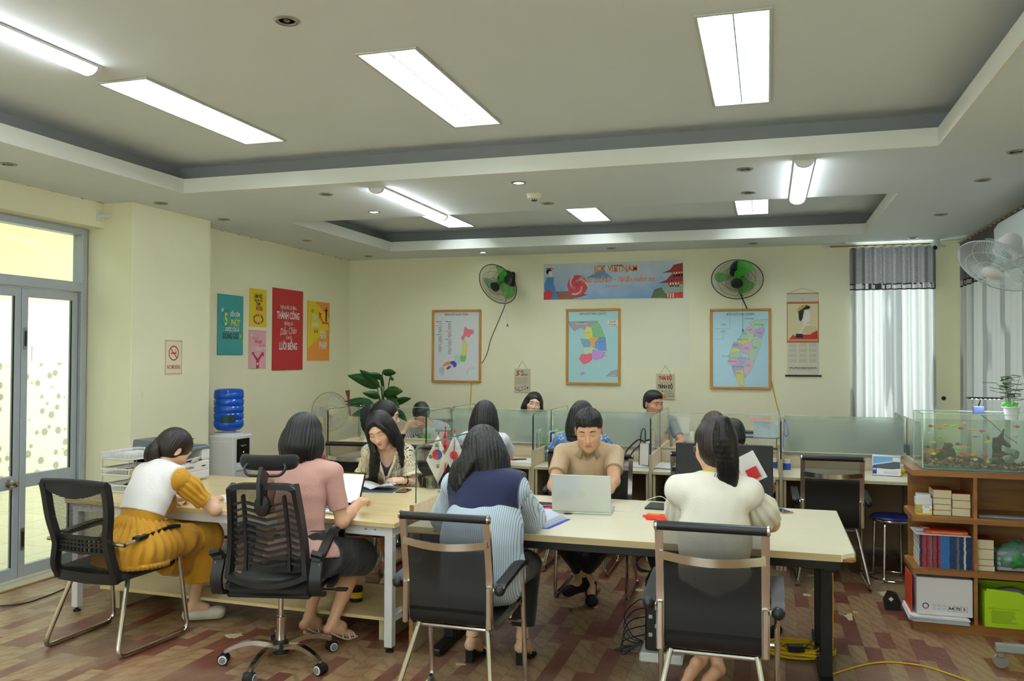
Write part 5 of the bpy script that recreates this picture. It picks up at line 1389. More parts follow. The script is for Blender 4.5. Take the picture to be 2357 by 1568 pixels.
f.u(cap(n_ - u_ * .012 + w_ * .012,n_ + u_ * .030 + w_ * .022,.086,.071),0); f.sub(cap(n_ - u_ * .05 + w_ * .012,n_ + u_ * .10 + w_ * .030,.062,.064),.004); f.sub(cap(n_ - u_ * .03 + w_ * .05,n_ - u_ * .02 + w_ * .16,.008,.050),.004); part(J,'polo_collar',f,m_beige2)
for q in (-1,1):
 m = MB(T(-Vector(J['org']))); a0 = n_ + w_ * .088 + J['r'] * q * .030 + u_ * .012; m.add([tuple(a0 - w_ * .0),tuple(n_ + J['r'] * q * .082 + w_ * .03 + u_ * .018),tuple(n_ + J['r'] * q * .102 + w_ * .052 - u_ * .020),tuple(n_ + J['r'] * q * .060 + w_ * .118 - u_ * .052)],[(0,1,2,3)],m_beige2); m.build('collar_wing',J['o'],solid=.004)
m = MB(T(-Vector(J['org']))); c0 = J['sp'](.74) + w_ * .128; m.tube([tuple(J['sp'](.84) + w_ * .112),tuple(J['sp'](.60) + w_ * .132)],1,m_beige,flat=(.014,.004),up=tuple(w_))
for t in (.80,.71,.63): m.ball(tuple(J['sp'](t) + w_ * (.122 + (.80 - t) * .09)),.0045,m_beige2,8,6)
m.build('placket',J['o'])
pc = J['sp'](.60) + w_ * .142 - J['r'] * .085
m = MB(T(-Vector(J['org'])) @ frame(tuple(pc),tuple(-J['r']),tuple(u_))); m.text('LEEVUS',0,0,.020,ink,.0); m.build('chest_lettering',J['o'])
trousers(J,'trousers',m_blackc,to=.80,r=(.10,.074,.060))
for q in 'LR': shoe(J,q,m_bshoe)
f = Fld(*bb([J['head']],.19),.003); L,R_,hs = J['Lh'],J['R'],J['hs']
f.u(ell(L(0,-.016,.036),np.array((.0785,.099,.091)) * hs,R_),0); f.u(ell(L(0,-.05,-.015),np.array((.066,.060,.058)) * hs,R_),.02); f.u(ell(L(-.002,.012,.076),np.array((.070,.088,.056)) * hs,R_),.03)
f.sub(ell(L(-.006,.130,-.034),np.array((.066,.066,.112)) * hs,R_),.006); f.cut(lambda x,y,z: -((x - J['head'][0]) * R_[0,2] + (y - J['head'][1]) * R_[1,2] + (z - J['head'][2]) * R_[2,2]) - .055 + np.clip(((x - J['head'][0]) * R_[0,1] + (y - J['head'][1]) * R_[1,1] + (z - J['head'][2]) * R_[2,1]) + .02,0,.1) * 1.15)
for q in (-1,1): f.sub(ell(L(q * .088,.002,-.010),np.array((.022,.026,.034)) * hs,R_),.006)
f.disp(lambda x,y,z: .0035 * vnoise(x * 120,y * 50,z * 60) + .002 * vnoise(x * 260,y * 90,z * 90)); part(J,'hair',f,m_hblack)
# ---------- woman in the navy collar
J = person('woman with long black hair in a pale striped shirt with a navy sailor collar',(-1.40,4.12,.585),(-1.425,4.21,1.075),(-1.450,4.275,1.185),(14,22,-6),-2,sh=(.168,.062),bend=.05,s=1.03,hs=1.10,base=(226,184,154),
 arms={'R': dict(w=(-1.37,4.62,.795),d=(-.5,.85,0),n=(0,0,-1),pole=(1,-.3,-.6),curl=.5),'L': dict(w=(-1.60,4.60,.795),d=(.3,.9,0),n=(0,0,-1),pole=(-1,-.3,-.8),curl=.5)},
 legs={'R': dict(k=(-1.30,4.60,.53),a=(-1.31,4.535,.15),t=(.05,1,0),toe=(-1.30,4.655,.03),heel=(-1.313,4.505,.095)),'L': dict(k=(-1.56,4.60,.53),a=(-1.588,4.49,.15),t=(.1,1,0),toe=(-1.575,4.61,.03),heel=(-1.59,4.46,.095))})
top(J,'striped_shirt',m_bstr,.022,('wide',1.35,.068,.080,.066),hem=-.30,nk=.058,flare=.0,extra=[(ell(J['sp'](t),(.200,.155,.13),J['M']),.09) for t in (-.1,.10,.30,.48)],amp=.006,ff=(9,9,8),h=.006)
back_mantle(J,"sailor_collar",m_navy,.046,.165,.195,.16,front=.05)
f = Fld(*bb([J['neck']],.12),.004); n_ = J['neck']; f.u(cap(n_ + (0,0,-.012),n_ + (0,.012,.030),.076,.066),0); f.sub(cap(n_ + (0,0,-.06),n_ + (0,.02,.12),.056,.060),.004); part(J,'shirt_collar',f,m_bstr); lanyard(J,.022,.069)
trousers(J,'trousers',m_blackc,to=.86,r=(.10,.078,.066))
for q in 'LR': heel_sandal(J,q,m_bshoe,.065,True,straps=(.05,.7,.82))
f = Fld(*bb([J['head'],J['sp'](.7),J['sp'](.7) - J['r'] * .2],.17),.0036); L,R_,hs = J['Lh'],J['R'],J['hs']; cap_hair(f,J,.015,face=(.125,-.055,.064,.078,.115)); loc = []
for i,a in enumerate([radians(-110 + 220 * k / 21) for k in range(22)]):
 p0 = L(.066 * sin(a),-.020 - .084 * cos(a),.05); p1 = L(.092 * sin(a),-.024 - .098 * cos(a),-.03); sd = sin(a)
 p2 = n_ + np.array((.112 * sd - .004,-.085 * cos(a) + .012,.035)); p3 = n_ + np.array((.125 * sd,-.085 * cos(a) + .02,-.0 - .05 * abs(sd)))
 if a < radians(-8): w = min(1,(radians(-8) - a) / 1.2); p2 = n_ + np.array((-.045 - .085 * w,-.10 + .05 * w,.05)); p3 = n_ + np.array((-.085 - .065 * w,-.115 + .05 * w,-.035)); p4 = n_ + np.array((-.085 - .075 * w,-.125 + .05 * w,-.105 - .015 * (i % 3))); loc.append(([p0,p1,p2,p3,p4],[.026,.027,.026,.024,.007]))
 else: loc.append(([p0,p1,p2,p3 + (0,0,.01 * (i % 3))],[.026,.027,.024,.010]))
locks(f,loc,.013); f.disp(groove(J,50,.0022)); f.disp(lambda x,y,z: .0020 * vnoise(x * 200,y * 200,z * 8)); part(J,'hair',f,m_hblack)
wisps(J,'stray_hair',[[n_ + np.array((-.06 - .008 * i,-.12,.04)),n_ + np.array((-.10 - .010 * i,-.135,-.05)),n_ + np.array((-.09 - .016 * i,-.13,-.14 - .008 * (i % 3)))] for i in range(9)] + [[n_ + np.array((.02 + .012 * i,-.10,.03)),n_ + np.array((.0 + .014 * i,-.115,-.03)),n_ + np.array((-.03 + .02 * i,-.12,-.075))] for i in range(4)],m_hblack,.0009)
# ---------- woman in the white blouse
J = person('woman with a high ponytail and glasses in a cream puff-sleeved blouse',(-.235,4.08,.60),(-.245,4.09,1.125),(-.243,4.14,1.268),(26,10,4),0,sh=(.160,.058),bend=.04,s=1.03,hs=1.10,base=(226,176,144),
 arms={'R': dict(w=(-.115,4.47,1.01),d=(-.25,.15,.95),n=(-.6,.6,0),pole=(.9,-.3,-1),curl=.9,h=.004),'L': dict(w=(-.33,4.52,.80),d=(.1,.98,0),n=(0,0,-1),pole=(-.8,-.4,-1),curl=.5)},
 legs={'R': dict(k=(-.10,4.56,.52),a=(-.33,4.40,.17),t=(-.4,.6,0),toe=(-.41,4.34,.045),heel=(-.345,4.355,.165)),'L': dict(k=(-.37,4.56,.52),a=(-.24,4.42,.13),t=(-.4,.6,0),toe=(-.33,4.36,.03),heel=(-.255,4.375,.12))})
top(J,'blouse',m_cream,.016,('bigpuff',.86,.054,.056),hem=-.02,nk=.056,flare=.0,extra=[(ell(J['sp'](t),(.160,.125,.12),J['M']),.07) for t in (.2,.45)],amp=.006,ff=(14,14,8),h=.006)
lanyard(J,.030,.057); trousers(J,'skirt',m_blackc,r=(.105,.085,.07),kind='skirt')
f = Fld(*bb([J['head']],.21),.0032); L,R_,hs = J['Lh'],J['R'],J['hs']; cap_hair(f,J,.012)
for q in (-1,1): f.sub(ell(L(q * .088,.004,-.008),np.array((.022,.026,.034)) * hs,R_),.01)
tie = L(0,-.088,.092); f.u(cap(L(0,-.04,.07),tie,.05,.024),.03); f.disp(groove(J,60,.0014)); part(J,'hair',f,m_hdark)
f = Fld(*bb([tie,tie + (.06,-.08,-.36)],.09),.0036); loc = []
for i in range(9):
 o = (i - 4) / 4; loc.append(([tie,tie + (.012 * o + .004,-.050 + .012 * abs(o),.022),tie + (.034 * o + .012,-.075 + .02 * abs(o),-.06),tie + (.036 * o + .022,-.055,-.16),tie + (.034 * o + .026,-.04,-.24),tie + (.040 * o + .018 - .02 * (i < 3),-.03,-.31 - .03 * ((i * 5) % 4))],[.016,.017,.018,.016,.011,.0045]))
locks(f,loc,.011); f.disp(lambda x,y,z: .0022 * vnoise(x * 210,y * 210,z * 8)); part(J,'ponytail',f,m_hblack)
wisps(J,'stray_hair',[[tie + (.01 * i - .03,-.05,-.22),tie + (.012 * i - .05,-.045,-.32),tie + (.006 * i - .07,-.03,-.38 + .02 * (i % 3))] for i in range(7)] + [[L(-.05 + .01 * i,.02,.10),L(-.07 + .006 * i,-.03,.118),L(-.05,-.09,.10)] for i in range(4)],m_hblack,.0013)
m = MB(T(-Vector(J['org']))); gm = mt('silver_wire',(190,188,186),.25,1)
for q in (-1,1):
 m.tube([tuple(L(q * .032 + .0235 * cos(a),.098,.0 + .0205 * sin(a))) for a in [2 * pi * i / 20 for i in range(20)]],.0011,gm,6,closed=True); m.tube([tuple(L(q * .056,.096,.006)),tuple(L(q * .076,.05,.006)),tuple(L(q * .082,-.005,.006))],.0011,gm,6)
m.tube([tuple(L(-.009,.100,.004)),tuple(L(0,.104,.007)),tuple(L(.009,.100,.004))],.0011,gm,6); m.build('spectacles',J['o'])
# ---------- people at the workstations
def simple(label,hip,neck,head,face,by,mat,hairmat_,style,sl=('set',.7,.060,.056),arms=None,hs=1.05,male=False,base=(228,188,158),eyes='down',s=1.0,hh=.0042,nk=.058,lowmat=None,**kw):
 f0 = radians(by); F_ = np.array((-sin(f0),cos(f0),0)); R_ = np.array((cos(f0),sin(f0),0)); hip = np.array(hip,float)
 legs = {}
 for k,q in (('R',1),('L',-1)):
  kn = hip + F_ * .40 + R_ * q * .10 + (0,0,-.03); an = kn + F_ * -.05 + (0,0,-.43); an[2] = .10; legs[k] = dict(k=kn,a=an,t=F_,skin=False,toe=an + F_ * .12 - np.array((0,0,.072)))
 if arms is None:
  n = np.array(neck,float); arms = {'R': dict(w=n + R_ * .14 + F_ * .36 + (0,0,.80 - n[2]),d=F_ * .9 - R_ * .3,n=(0,0,-1),pole=R_ - (0,0,1),curl=.5,h=.006),'L': dict(w=n - R_ * .14 + F_ * .36 + (0,0,.80 - n[2]),d=F_ * .9 + R_ * .3,n=(0,0,-1),pole=-R_ - (0,0,1),curl=.5,h=.006)}
 J = person(label,hip,neck,head,face,by,s=s,hs=hs,male=male,base=base,arms=arms,legs=legs,eyes=eyes,det=1.4,head_h=hh,sh=(.165 if not male else .19,.055),**kw)
 top(J,'shirt',mat,.014,sl,hem=-.04,nk=nk,amp=.004,h=.008,flare=.01); lower(J,lowmat); L,R_,hs = J['Lh'],J['R'],J['hs']
 if style == 'short':
  f = Fld(*bb([J['head']],.19),.004); f.u(ell(L(0,-.016,.036),np.array((.079,.100,.092)) * hs,R_),0); f.u(ell(L(0,-.05,-.015),np.array((.067,.062,.058)) * hs,R_),.02); f.u(ell(L(0,.008,.076),np.array((.068,.086,.050)) * hs,R_),.03)
  f.sub(ell(L(0,.126,-.030),np.array((.072,.070,.116)) * hs,R_),.006); f.cut(lambda x,y,z: -((x - J['head'][0]) * R_[0,2] + (y - J['head'][1]) * R_[1,2] + (z - J['head'][2]) * R_[2,2]) - .055 + np.clip(((x - J['head'][0]) * R_[0,1] + (y - J['head'][1]) * R_[1,1] + (z - J['head'][2]) * R_[2,1]) + .02,0,.1) * 1.15)
  for q in (-1,1): f.sub(ell(L(q * .088,.006,-.014),np.array((.024,.034,.036)) * hs,R_),.006)
  f.disp(groove(J,60,.0016)); part(J,'hair',f,hairmat_)
 if style in ('pony','hpony'):
  f = Fld(*bb([J['head']],.20),.004); cap_hair(f,J,.012); [f.sub(ell(L(q * .088,.004,-.008),np.array((.022,.026,.034)) * hs,R_),.01) for q in (-1,1)]
  tie = L(0,-.105,.045); f.u(cap(L(0,-.07,.04),tie,.05,.022),.03); f.disp(groove(J,50,.0014)); part(J,'hair',f,hairmat_)
  g_ = Fld(*bb([tie,tie + (0,0,-.26)],.10),.0045); bk = nv((R_ @ np.array((0,-1.,0))) * (1,1,.2))
  locks(g_,[([tie,tie + bk * .05 + (.014 * (i - 2),0,.01),tie + bk * .075 + (.020 * (i - 2),0,-.08),tie + bk * .05 + (.018 * (i - 2),0,-.19 - .01 * (i % 3))],[.016,.020,.018,.006]) for i in range(5)],.012); g_.disp(lambda x,y,z: .002 * vnoise(x * 200,y * 200,z * 8)); part(J,'ponytail',g_,hairmat_)
 if style == 'long':
  f = Fld(*bb([J['head'],J['sp'](.62)],.17),.0045); cap_hair(f,J,.013,face=(.122,-.045,.060,.078,.120)); loc = []; n_ = J['neck']; rr,fw = J['r'],J['fw']
  for i,a in enumerate([radians(-112 + 224 * k / 17) for k in range(18)]):
   loc.append(([L(.066 * sin(a),-.020 - .084 * cos(a),.05),L(.088 * sin(a),-.024 - .096 * cos(a),-.04),n_ + rr * .105 * sin(a) - fw * (.105 * cos(a)) + (0,0,.02),n_ + rr * .11 * sin(a) - fw * (.115 * cos(a) + .01) + (0,0,-.12 - .012 * (i % 3))],[.026,.026,.024,.008]))
  locks(f,loc,.013); f.sub(ell(L(0,.135,-.035),np.array((.052,.078,.112)) * hs,R_),.006); f.disp(groove(J,50,.002)); part(J,'hair',f,hairmat_)
 return J
J = simple('smiling woman in profile with a ponytail and white shirt, holding a phone',(-3.36,6.78,.575),(-3.245,6.72,1.03),(-3.19,6.745,1.178),(-72,4,0),-58,m_wshirt,m_hblack,'pony',sl=('set',.66,.070,.072),hs=1.08,base=(232,190,162),eyes='open',
 arms={'R': dict(w=(-3.17,6.98,.84),d=(.1,.55,.8),n=(-.8,.2,0),pole=(.3,-.5,-1),curl=.8,h=.005),'L': dict(w=(-3.32,7.12,.80),d=(.5,.8,0),n=(0,0,-1),pole=(-1,0,-1),curl=.5,h=.006)})
J = simple('woman in a navy and white striped shirt leaning on her hand at the far side',(-3.52,8.82,.575),(-3.565,8.60,.955),(-3.60,8.49,1.065),(200,34,4),200,m_nstr,m_hblack,'hpony',hs=1.08,sl=('set',.95,.060,.056),base=(222,178,148),hh=.0036,
 arms={'R': dict(w=(-3.705,8.36,.975),d=(.93,-.08,.05),n=(0,1,.2),pole=(-.5,-.2,-1),curl=.18,h=.004),'L': dict(w=(-3.42,8.32,.80),d=(-.7,-.6,0),n=(0,0,-1),pole=(1,0,-1),curl=.4,h=.006)})
J = simple('woman with straight black hair in a white shirt seen from behind',(-2.33,6.86,.575),(-2.352,6.92,1.035),(-2.352,6.96,1.172),(4,12,0),-2,m_wshirt,m_hblack,'long',sl=('set',.66,.068,.074),hs=1.12,
 arms={'R': dict(w=(-2.33,7.33,.79),d=(-.8,.6,0),n=(0,0,-1),pole=(1,-.1,-.6),curl=.5,h=.006),'L': dict(w=(-2.50,7.30,.79),d=(.5,.8,0),n=(0,0,-1),pole=(-1,0,-1),curl=.5,h=.006)})
f = Fld(*bb([J['neck']],.12),.005); n_ = J['neck']; f.u(cap(n_ + (0,0,-.012),n_ + (0,.012,.035),.076,.064),0); f.sub(cap(n_ + (0,0,-.06),n_ + (0,.02,.12),.055,.058),.004); part(J,'shirt_collar',f,m_wshirt)
J = simple('woman with black hair looking over the frosted divider below the five-rules plaque',(-2.46,8.98,.585),(-2.445,8.88,1.07),(-2.425,8.80,1.185),(203,-6,-12),200,mt('pale_green_blouse',(190,210,186),.8),m_hblack,'long',hs=1.08,eyes='open',base=(234,194,166),hh=.0034)
J = simple('woman in a dotted blue ruffled blouse seen from behind at the middle workstation',(-1.47,6.84,.585),(-1.497,6.93,1.055),(-1.497,6.99,1.19),(-4,12,0),-3,m_bdot,m_hblack,'long',sl=('puff',.62,.070,.080),hs=1.08)
for q in 'LR':
 e,d = J['slend' + q]; S = J['sh' + q]; A,B = [np.array(v) for v in basis(Vector(d))[:2]]
 for w0,w1,t0,t1 in ((.066,.10,.25,.75),(.076,.112,.55,1.05)):
  m = MB(T(-Vector(J['org']))); n = 36; a = S + (e - S) * t0; b = S + (e - S) * t1
  P = [tuple(a + (A * cos(2 * pi * i / n) + B * sin(2 * pi * i / n)) * w0) for i in range(n)] + [tuple(b + (A * cos(2 * pi * i / n) + B * sin(2 * pi * i / n)) * (w1 + .010 * (i % 3 - 1))) for i in range(n)]
  m.add(P,[(i,(i + 1) % n,(i + 1) % n + n,i + n) for i in range(n)],m_bdot); m.build('sleeve_ruffle',J['o'],solid=.003)
J = simple('man with short black hair looking right over the divider beside the attitude plaque',(-1.14,9.02,.60),(-1.165,8.92,1.085),(-1.140,8.86,1.215),(226,2,0),205,mt('grey_shirt',(150,156,160),.8),m_hblack,'short',hs=1.14,male=True,eyes='open',base=(206,154,124),hh=.0034,nk=.066)
J = simple('woman with long brown hair behind the black board',(-.46,6.98,.56),(-.430,7.13,.985),(-.425,7.20,1.105),(6,16,0),0,mt('grey_blue_blouse',(120,130,150),.8),m_hbrown,'long',hs=1.12)
J = simple('man with wavy black hair behind the black board, only his head showing',(-.22,6.20,.52),(-.232,6.32,.965),(-.252,6.42,1.105),(24,20,4),10,m_wshirt,m_hblack,'short',hs=1.14,male=True,base=(206,152,120),nk=.066)
# ================================================================ things on and under the tables
ZT = .7502
def simple_thing(name,label,cat,mb,loc=(0,0,0),rz=0,group=None,sharp=35):
 o = mb.build(name,None,sharp,loc); o.rotation_euler = (0,0,rz); return tag(o,label,cat,group)
# ---- printer
m_pw = mt('printer_white',(222,224,226),.45); m_pg = mt('printer_slate',(108,116,124),.5)
t = thing('laser_printer','white and slate grey multifunction printer at the far left of the birch table','printer',(-4.33,5.40,ZT))
m = MB(); m.box(-.20,.19,-.19,.19,.012,.155,m_pw,.008); m.box(-.20,.06,-.19,.19,.155,.235,m_pw,.006); m.box(-.20,.19,.10,.19,.155,.235,m_pw,.006); m.box(-.20,.19,-.19,-.165,.155,.235,m_pw,.006); m.build('body',t)
m = MB(); m.box(.06,.19,-.165,.10,.156,.160,mt('printer_cavity',(40,42,46),.6)); m.add([(.05,-.12,.162),(.185,-.12,.162),(.185,.07,.175),(.05,.07,.175)],[(0,1,2,3)],paper); m.build('output_slot',t)
m = MB(); m.box(.188,.194,-.175,.175,.020,.075,m_pw,.003); m.box(.188,.194,-.175,.175,.082,.145,m_pw,.003); m.box(.190,.197,-.06,.05,.006,.022,grey,.002); m.build('paper_cassette',t)
m = MB(frame((.1952,-.03,.112),(0,1,0),(0,0,1))); m.text('brother',-.02,0,.030,ink,0,bold=.012); m.box(.115,.16,-.004,.004,0,.001,ink); m.build('lettering',t)
m = MB(); m.add([(.192,-.05,.148),(.192,.03,.148),(.225,.045,.190),(.225,-.035,.190)],[(0,1,2,3)],m_pw); m.build('output_flap',t,solid=.003)
m = MB(); m.box(-.205,.195,-.195,.195,.235,.262,m_pg,.008); m.box(-.17,.165,.02,.18,.262,.268,m_pg,.002); m.build('scanner_lid',t)
m = MB(); m.prism([(-.205,.262),(-.20,.315),(-.19,.325),(-.03,.318),(-.02,.262)],-.19,.19,m_pg,Matrix(((1,0,0,0),(0,0,1,0),(0,1,0,0),(0,0,0,1)))); m.prism([(.0,.262),(.0,.285),(.10,.318),(.104,.312),(.02,.278),(.02,.262)],-.12,.12,m_pg,Matrix(((1,0,0,0),(0,0,1,0),(0,1,0,0),(0,0,0,1)))); m.build('document_feeder',t)
m = MB()
for i in range(4):
 for j in range(3): m.box(.15 + j * .012,.158 + j * .012,-.17 + i * .02,-.156 + i * .02,.262,.266,mt('printer_key',(70,76,84),.5),.001)
m.box(.148,.182,-.08,.0,.262,.2655,black,.001); m.build('keypad',t)
# ---- letter trays
t = thing('letter_tray_stack','white slotted three-tier letter tray in front of the printer','letter tray',(-4.33,4.98,ZT),radians(-4))
for k in range(3):
 z = k * .112; tr = MB(); a,b = .13,.165
 tr.box(-a,a,-b,b,z,z + .004,m_pw)
 for X0,X1,Y0,Y1,ax in ((-a,-a + .003,-b,b,1),(a - .003,a,-b,b,1),(-a,a,-b,-b + .003,0),(-a,a,b - .003,b,0)):
  tr.box(X0,X1,Y0,Y1,z,z + .014,m_pw); tr.box(X0,X1,Y0,Y1,z + .046,z + .056,m_pw); n = 26 if ax else 20
  for i in range(n):
   if ax:
    y = Y0 + (Y1 - Y0 - .012) * i / (n - 1); tr.add([(X0,y,z + .014),(X0,y + .005,z + .014),(X0,y + .012,z + .046),(X0,y + .007,z + .046),(X1,y,z + .014),(X1,y + .005,z + .014),(X1,y + .012,z + .046),(X1,y + .007,z + .046)],[(0,3,2,1),(4,5,6,7),(0,4,7,3),(1,2,6,5)],m_pw)
   else:
    x = X0 + (X1 - X0 - .012) * i / (n - 1); tr.add([(x,Y0,z + .014),(x + .005,Y0,z + .014),(x + .012,Y0,z + .046),(x + .007,Y0,z + .046),(x,Y1,z + .014),(x + .005,Y1,z + .014),(x + .012,Y1,z + .046),(x + .007,Y1,z + .046)],[(0,1,2,3),(4,7,6,5),(0,3,7,4),(1,5,6,2)],m_pw)
 tr.build('tray',t)
for x in (-.12,.12):
 for y in (-.155,.155): m = MB(); m.tube([(x,y,.05),(x,y,.24)],.003,steel,6); m.build('rod',t)
m = MB()
for k in range(9): m.box(-.10 + .002 * (k % 3),.11 - .003 * (k % 2),-.14,.145,.229 + .0035 * k,.2315 + .0035 * k,paper)
simple_thing('paper_stack','loose white sheets in the top letter tray','paper',m,(-4.33,4.98,ZT),radians(-4))
m = MB(); m.box(-.11,.11,-.14,.14,.117,.135,mt('dark_file',(60,62,66),.5),.004); simple_thing('document_file','dark grey file lying in the middle letter tray','file',m,(-4.33,4.98,ZT),radians(-1))
m = MB(); m.prism([(-.09,0),(.10,0),(.10,.02),(.02,.045),(-.09,.012)],-.05,.05,black,T(0,0,.0045) @ RX(pi / 2)); simple_thing('stapler','black stapler in the bottom letter tray','stapler',m,(-4.33,4.98,ZT),radians(-30))
# ---- water dispenser and bottle
t = thing('water_dispenser','white floor-standing water dispenser beside the pillar','water dispenser',(-4.915,6.93,0))
m = MB(); m.box(-.15,.15,-.155,.155,.02,.955,m_pw,.014); m.box(-.13,.13,-.157,-.153,.08,.42,m_pw,.002); m.box(-.13,.13,-.157,-.153,.50,.90,m_pw,.002); m.build('body',t)
m = MB(); m.box(.148,.156,-.10,.10,.70,.92,mt('gloss_black_panel',(12,12,14),.15),.004); m.box(.156,.158,-.004,.004,.79,.796,mt('amber_led',(255,190,60),.5,emit=((255,190,60),4))); m.build('control_panel',t)
m = MB(frame((.1572,0,.855),(0,1,0),(0,0,1))); m.text('Kangaroo',0,0,.022,paper); m.build('lettering',t)
m = MB(); m.box(.10,.152,-.12,.12,.42,.62,mt('recess_white',(200,202,204),.5),.004); m.box(.15,.165,-.10,-.01,.625,.665,m_pw,.004); m.box(.15,.165,.01,.10,.625,.665,m_pw,.004); m.build('tap_paddles',t)
m = MB()
for k in range(7): m.box(-.10,-.03,-.1575,-.153,.30 + k * .022,.31 + k * .022,grey)
m.build('vent_grille',t)
m = MB()
for x in (-.12,.12): m.lathe([(.015,0),(.015,.02)],black,10,T(x,-.12,0))
m.build('foot',t)
m_bot = mt('blue_polycarbonate',(16,96,226),.08,trans=.35,spec=.6)
t = thing('water_bottle','large blue water bottle upside down on the dispenser','water bottle',(-4.925,6.93,.955))
pr_ = [(.13,.0),(.13,.018),(.055,.022),(.055,.035),(.11,.045),(.134,.075)]
for k in range(5): z = .085 + k * .066; pr_ += [(.138,z),(.138,z + .045),(.131,z + .052),(.131,z + .060)]
pr_ += [(.137,.40),(.130,.425),(.105,.436),(.0,.438)]
m = MB(); m.lathe(pr_[3:],m_bot,40,cap=False); m.build('bottle',t,50)
m = MB(); m.lathe(pr_[:4],m_pw,32); m.build('collar',t)
m = MB(); m.surf(lambda u,v: (.1392 * cos(-1.5 + 1.0 * u),.1392 * sin(-1.5 + 1.0 * u),.115 + .075 * v),14,2,mt('dark_green_label',(14,60,62),.4)); m.build('label_band',t)
# ---- laptops
m_silver = mt('silver_lid',(206,212,208),.30,.35); m_key = mt('dark_keys',(48,50,54),.5)
def laptop(loc,rz,w,d,h,open_deg,label,body,lid,screen=None):
 """hinge at the local origin line y=0, keyboard towards -y, screen facing -y"""
 t = thing('laptop',label,'laptop',loc,rz)
 m = MB(); m.box(-w / 2,w / 2,-d,0,0,.016,body,.004); b = m.build('base',t)
 m = MB(); m.box(-w / 2 + .02,w / 2 - .02,-d * .52,-.025,.016,.0168,m_key)
 for i in range(5):
  for j in range(13): x = -w / 2 + .025 + j * (w - .05) / 13; y = -.03 - (i + 1) * (d * .47) / 5; m.box(x,x + (w - .05) / 13 - .003,y,y + d * .47 / 5 - .003,.0168,.0185,m_key)
 m.build('keyboard',b)
 m = MB(); m.box(-.05,.05,-d + .015,-d * .56,.0162,.0166,grey); m.build('touchpad',b)
 M = T(0,0,.014) @ RX(radians(90 - open_deg) * 1) ; M = T(0,0,.014) @ RX(radians(open_deg - 90) * -1)
 m = MB(M); m.box(-w / 2,w / 2,-.004,.004,0,h,lid,.003); l = m.build('lid',t)
 m = MB(M @ frame((0,-.0042,0),(1,0,0),(0,0,1))); m.quad(-w / 2 + .006,w / 2 - .006,.006,h - .006,black,0)
 if screen is None: m.quad(-w / 2 + .010,w / 2 - .010,.018,h - .012,mt('screen_off_glow',(240,245,250),.3,emit=((230,238,250),.6)),.0004)
 else: screen(m,w,h)
 m.build('screen',l); return t,l,M
def google(m,w,h):
 e = lambda n,c: mt(n,c,.4,emit=(c,.95))
 W = e('screen_white',(244,250,255)); m.quad(-w / 2 + .010,w / 2 - .010,.018,h - .012,W,.0004)
 m.quad(-w / 2 + .010,w / 2 - .010,h - .020,h - .012,e('screen_tabs',(190,216,120)),.0006); m.quad(-w / 2 + .010,w / 2 - .010,h - .040,h - .038,e('screen_grey',(220,226,232)),.0006)
 cs = [(66,133,244),(234,67,53),(251,188,5),(66,133,244),(52,168,83),(234,67,53)]; x = -.026
 for ch,c,dx in zip('Google',cs,(.0125,.0105,.0105,.0105,.0060,.009)): m.text(ch,x,h * .60,.021,e('letter_%d_%d' % (c[0],c[1]),c),.0007,bold=.01); x += dx
 m.poly(rrect(-.06,.06,h * .40,h * .44,.004),e('screen_grey',(220,226,232)),.0006)
 for k in range(4): m.disc(-.036 + .024 * k,h * .30,.0045,e('icon_%d' % k,[(60,160,180),(200,206,214),(30,120,160),(120,190,220)][k]),.0006,12)
laptop((-2.615,4.795,ZT),radians(-2),.335,.235,.215,114,'open laptop with a lit white search page in front of the woman in pink',m_silver,black,google)
t,l,M = laptop((-1.08,5.03,ZT),radians(180 + 5),.36,.24,.235,103,'silver laptop with its closed back to us in front of the man in beige',m_silver,m_silver)
mlg = mt('lid_emblem',(192,188,160),.3,.4)
m = MB(M @ frame((0,.0043,h_ := .115),(-1,0,0),(0,0,1))); m.disc(0,0,.021,mlg,0,28,r0=.0192); m.text('hp',0,.001,.026,mlg,0,shear=.35); m.build('emblem',l)
m = MB(); m.disc(0,0,.028,m_dark,0); simple_thing('cable_hole','round dark cable hole in the cream table beneath the silver laptop','cable hole',m,(-1.162,5.02,.7504))
# ---- small things on the birch table
def sheets(name,label,loc,rz,w,d,n,mat=paper,cat='paper',j=.004,dz=.0006,cover=None):
 rr = random.Random(sum(map(ord,label))); m = MB()
 for k in range(n): a = rr.uniform(-j,j) * 2; m.box(-w / 2 + a,w / 2 + a,-d / 2 - a,d / 2 - a,k * dz * 1.4,k * dz * 1.4 + dz,mat)
 if cover: m.box(-w / 2,w / 2,-d / 2,d / 2,n * dz * 1.4,n * dz * 1.4 + .001,cover)
 return simple_thing(name,label,cat,m,loc,rz)
sheets('paper_sheet','white sheet under the hand of the woman in mustard',(-3.52,4.80,ZT),radians(38),.21,.297,2)
m_bro = NT('printed_brochure'); n = m_bro.noise(m_bro.mp((1,1,1)),26,3,.6); m_bro.col(m_bro.ramp(n,[(0,(40,62,92)),(.42,(90,120,150)),(.5,(226,230,236)),(1,(240,240,240))],'CONSTANT')).set(Roughness=.35); m_bro = m_bro.m
sheets('brochure','blue photo brochure lying under the open one, before the woman in crochet',(-2.66,5.46,ZT),radians(8),.30,.21,4,cover=mt('dark_blue_print',(58,84,108),.35),cat='brochure')
t = thing('open_brochure','open printed brochure held by the woman in the crochet top','brochure',(-2.70,5.54,ZT + .006),radians(6))
for s in (-1,1):
 m = MB(); m.surf(lambda u,v: (s * .15 * u,-.10 + .20 * v,.003 + .022 * sin(pi * u * .8) + .012 * u),8,2,m_bro if s > 0 else paper); m.build('page',t,solid=.0015)
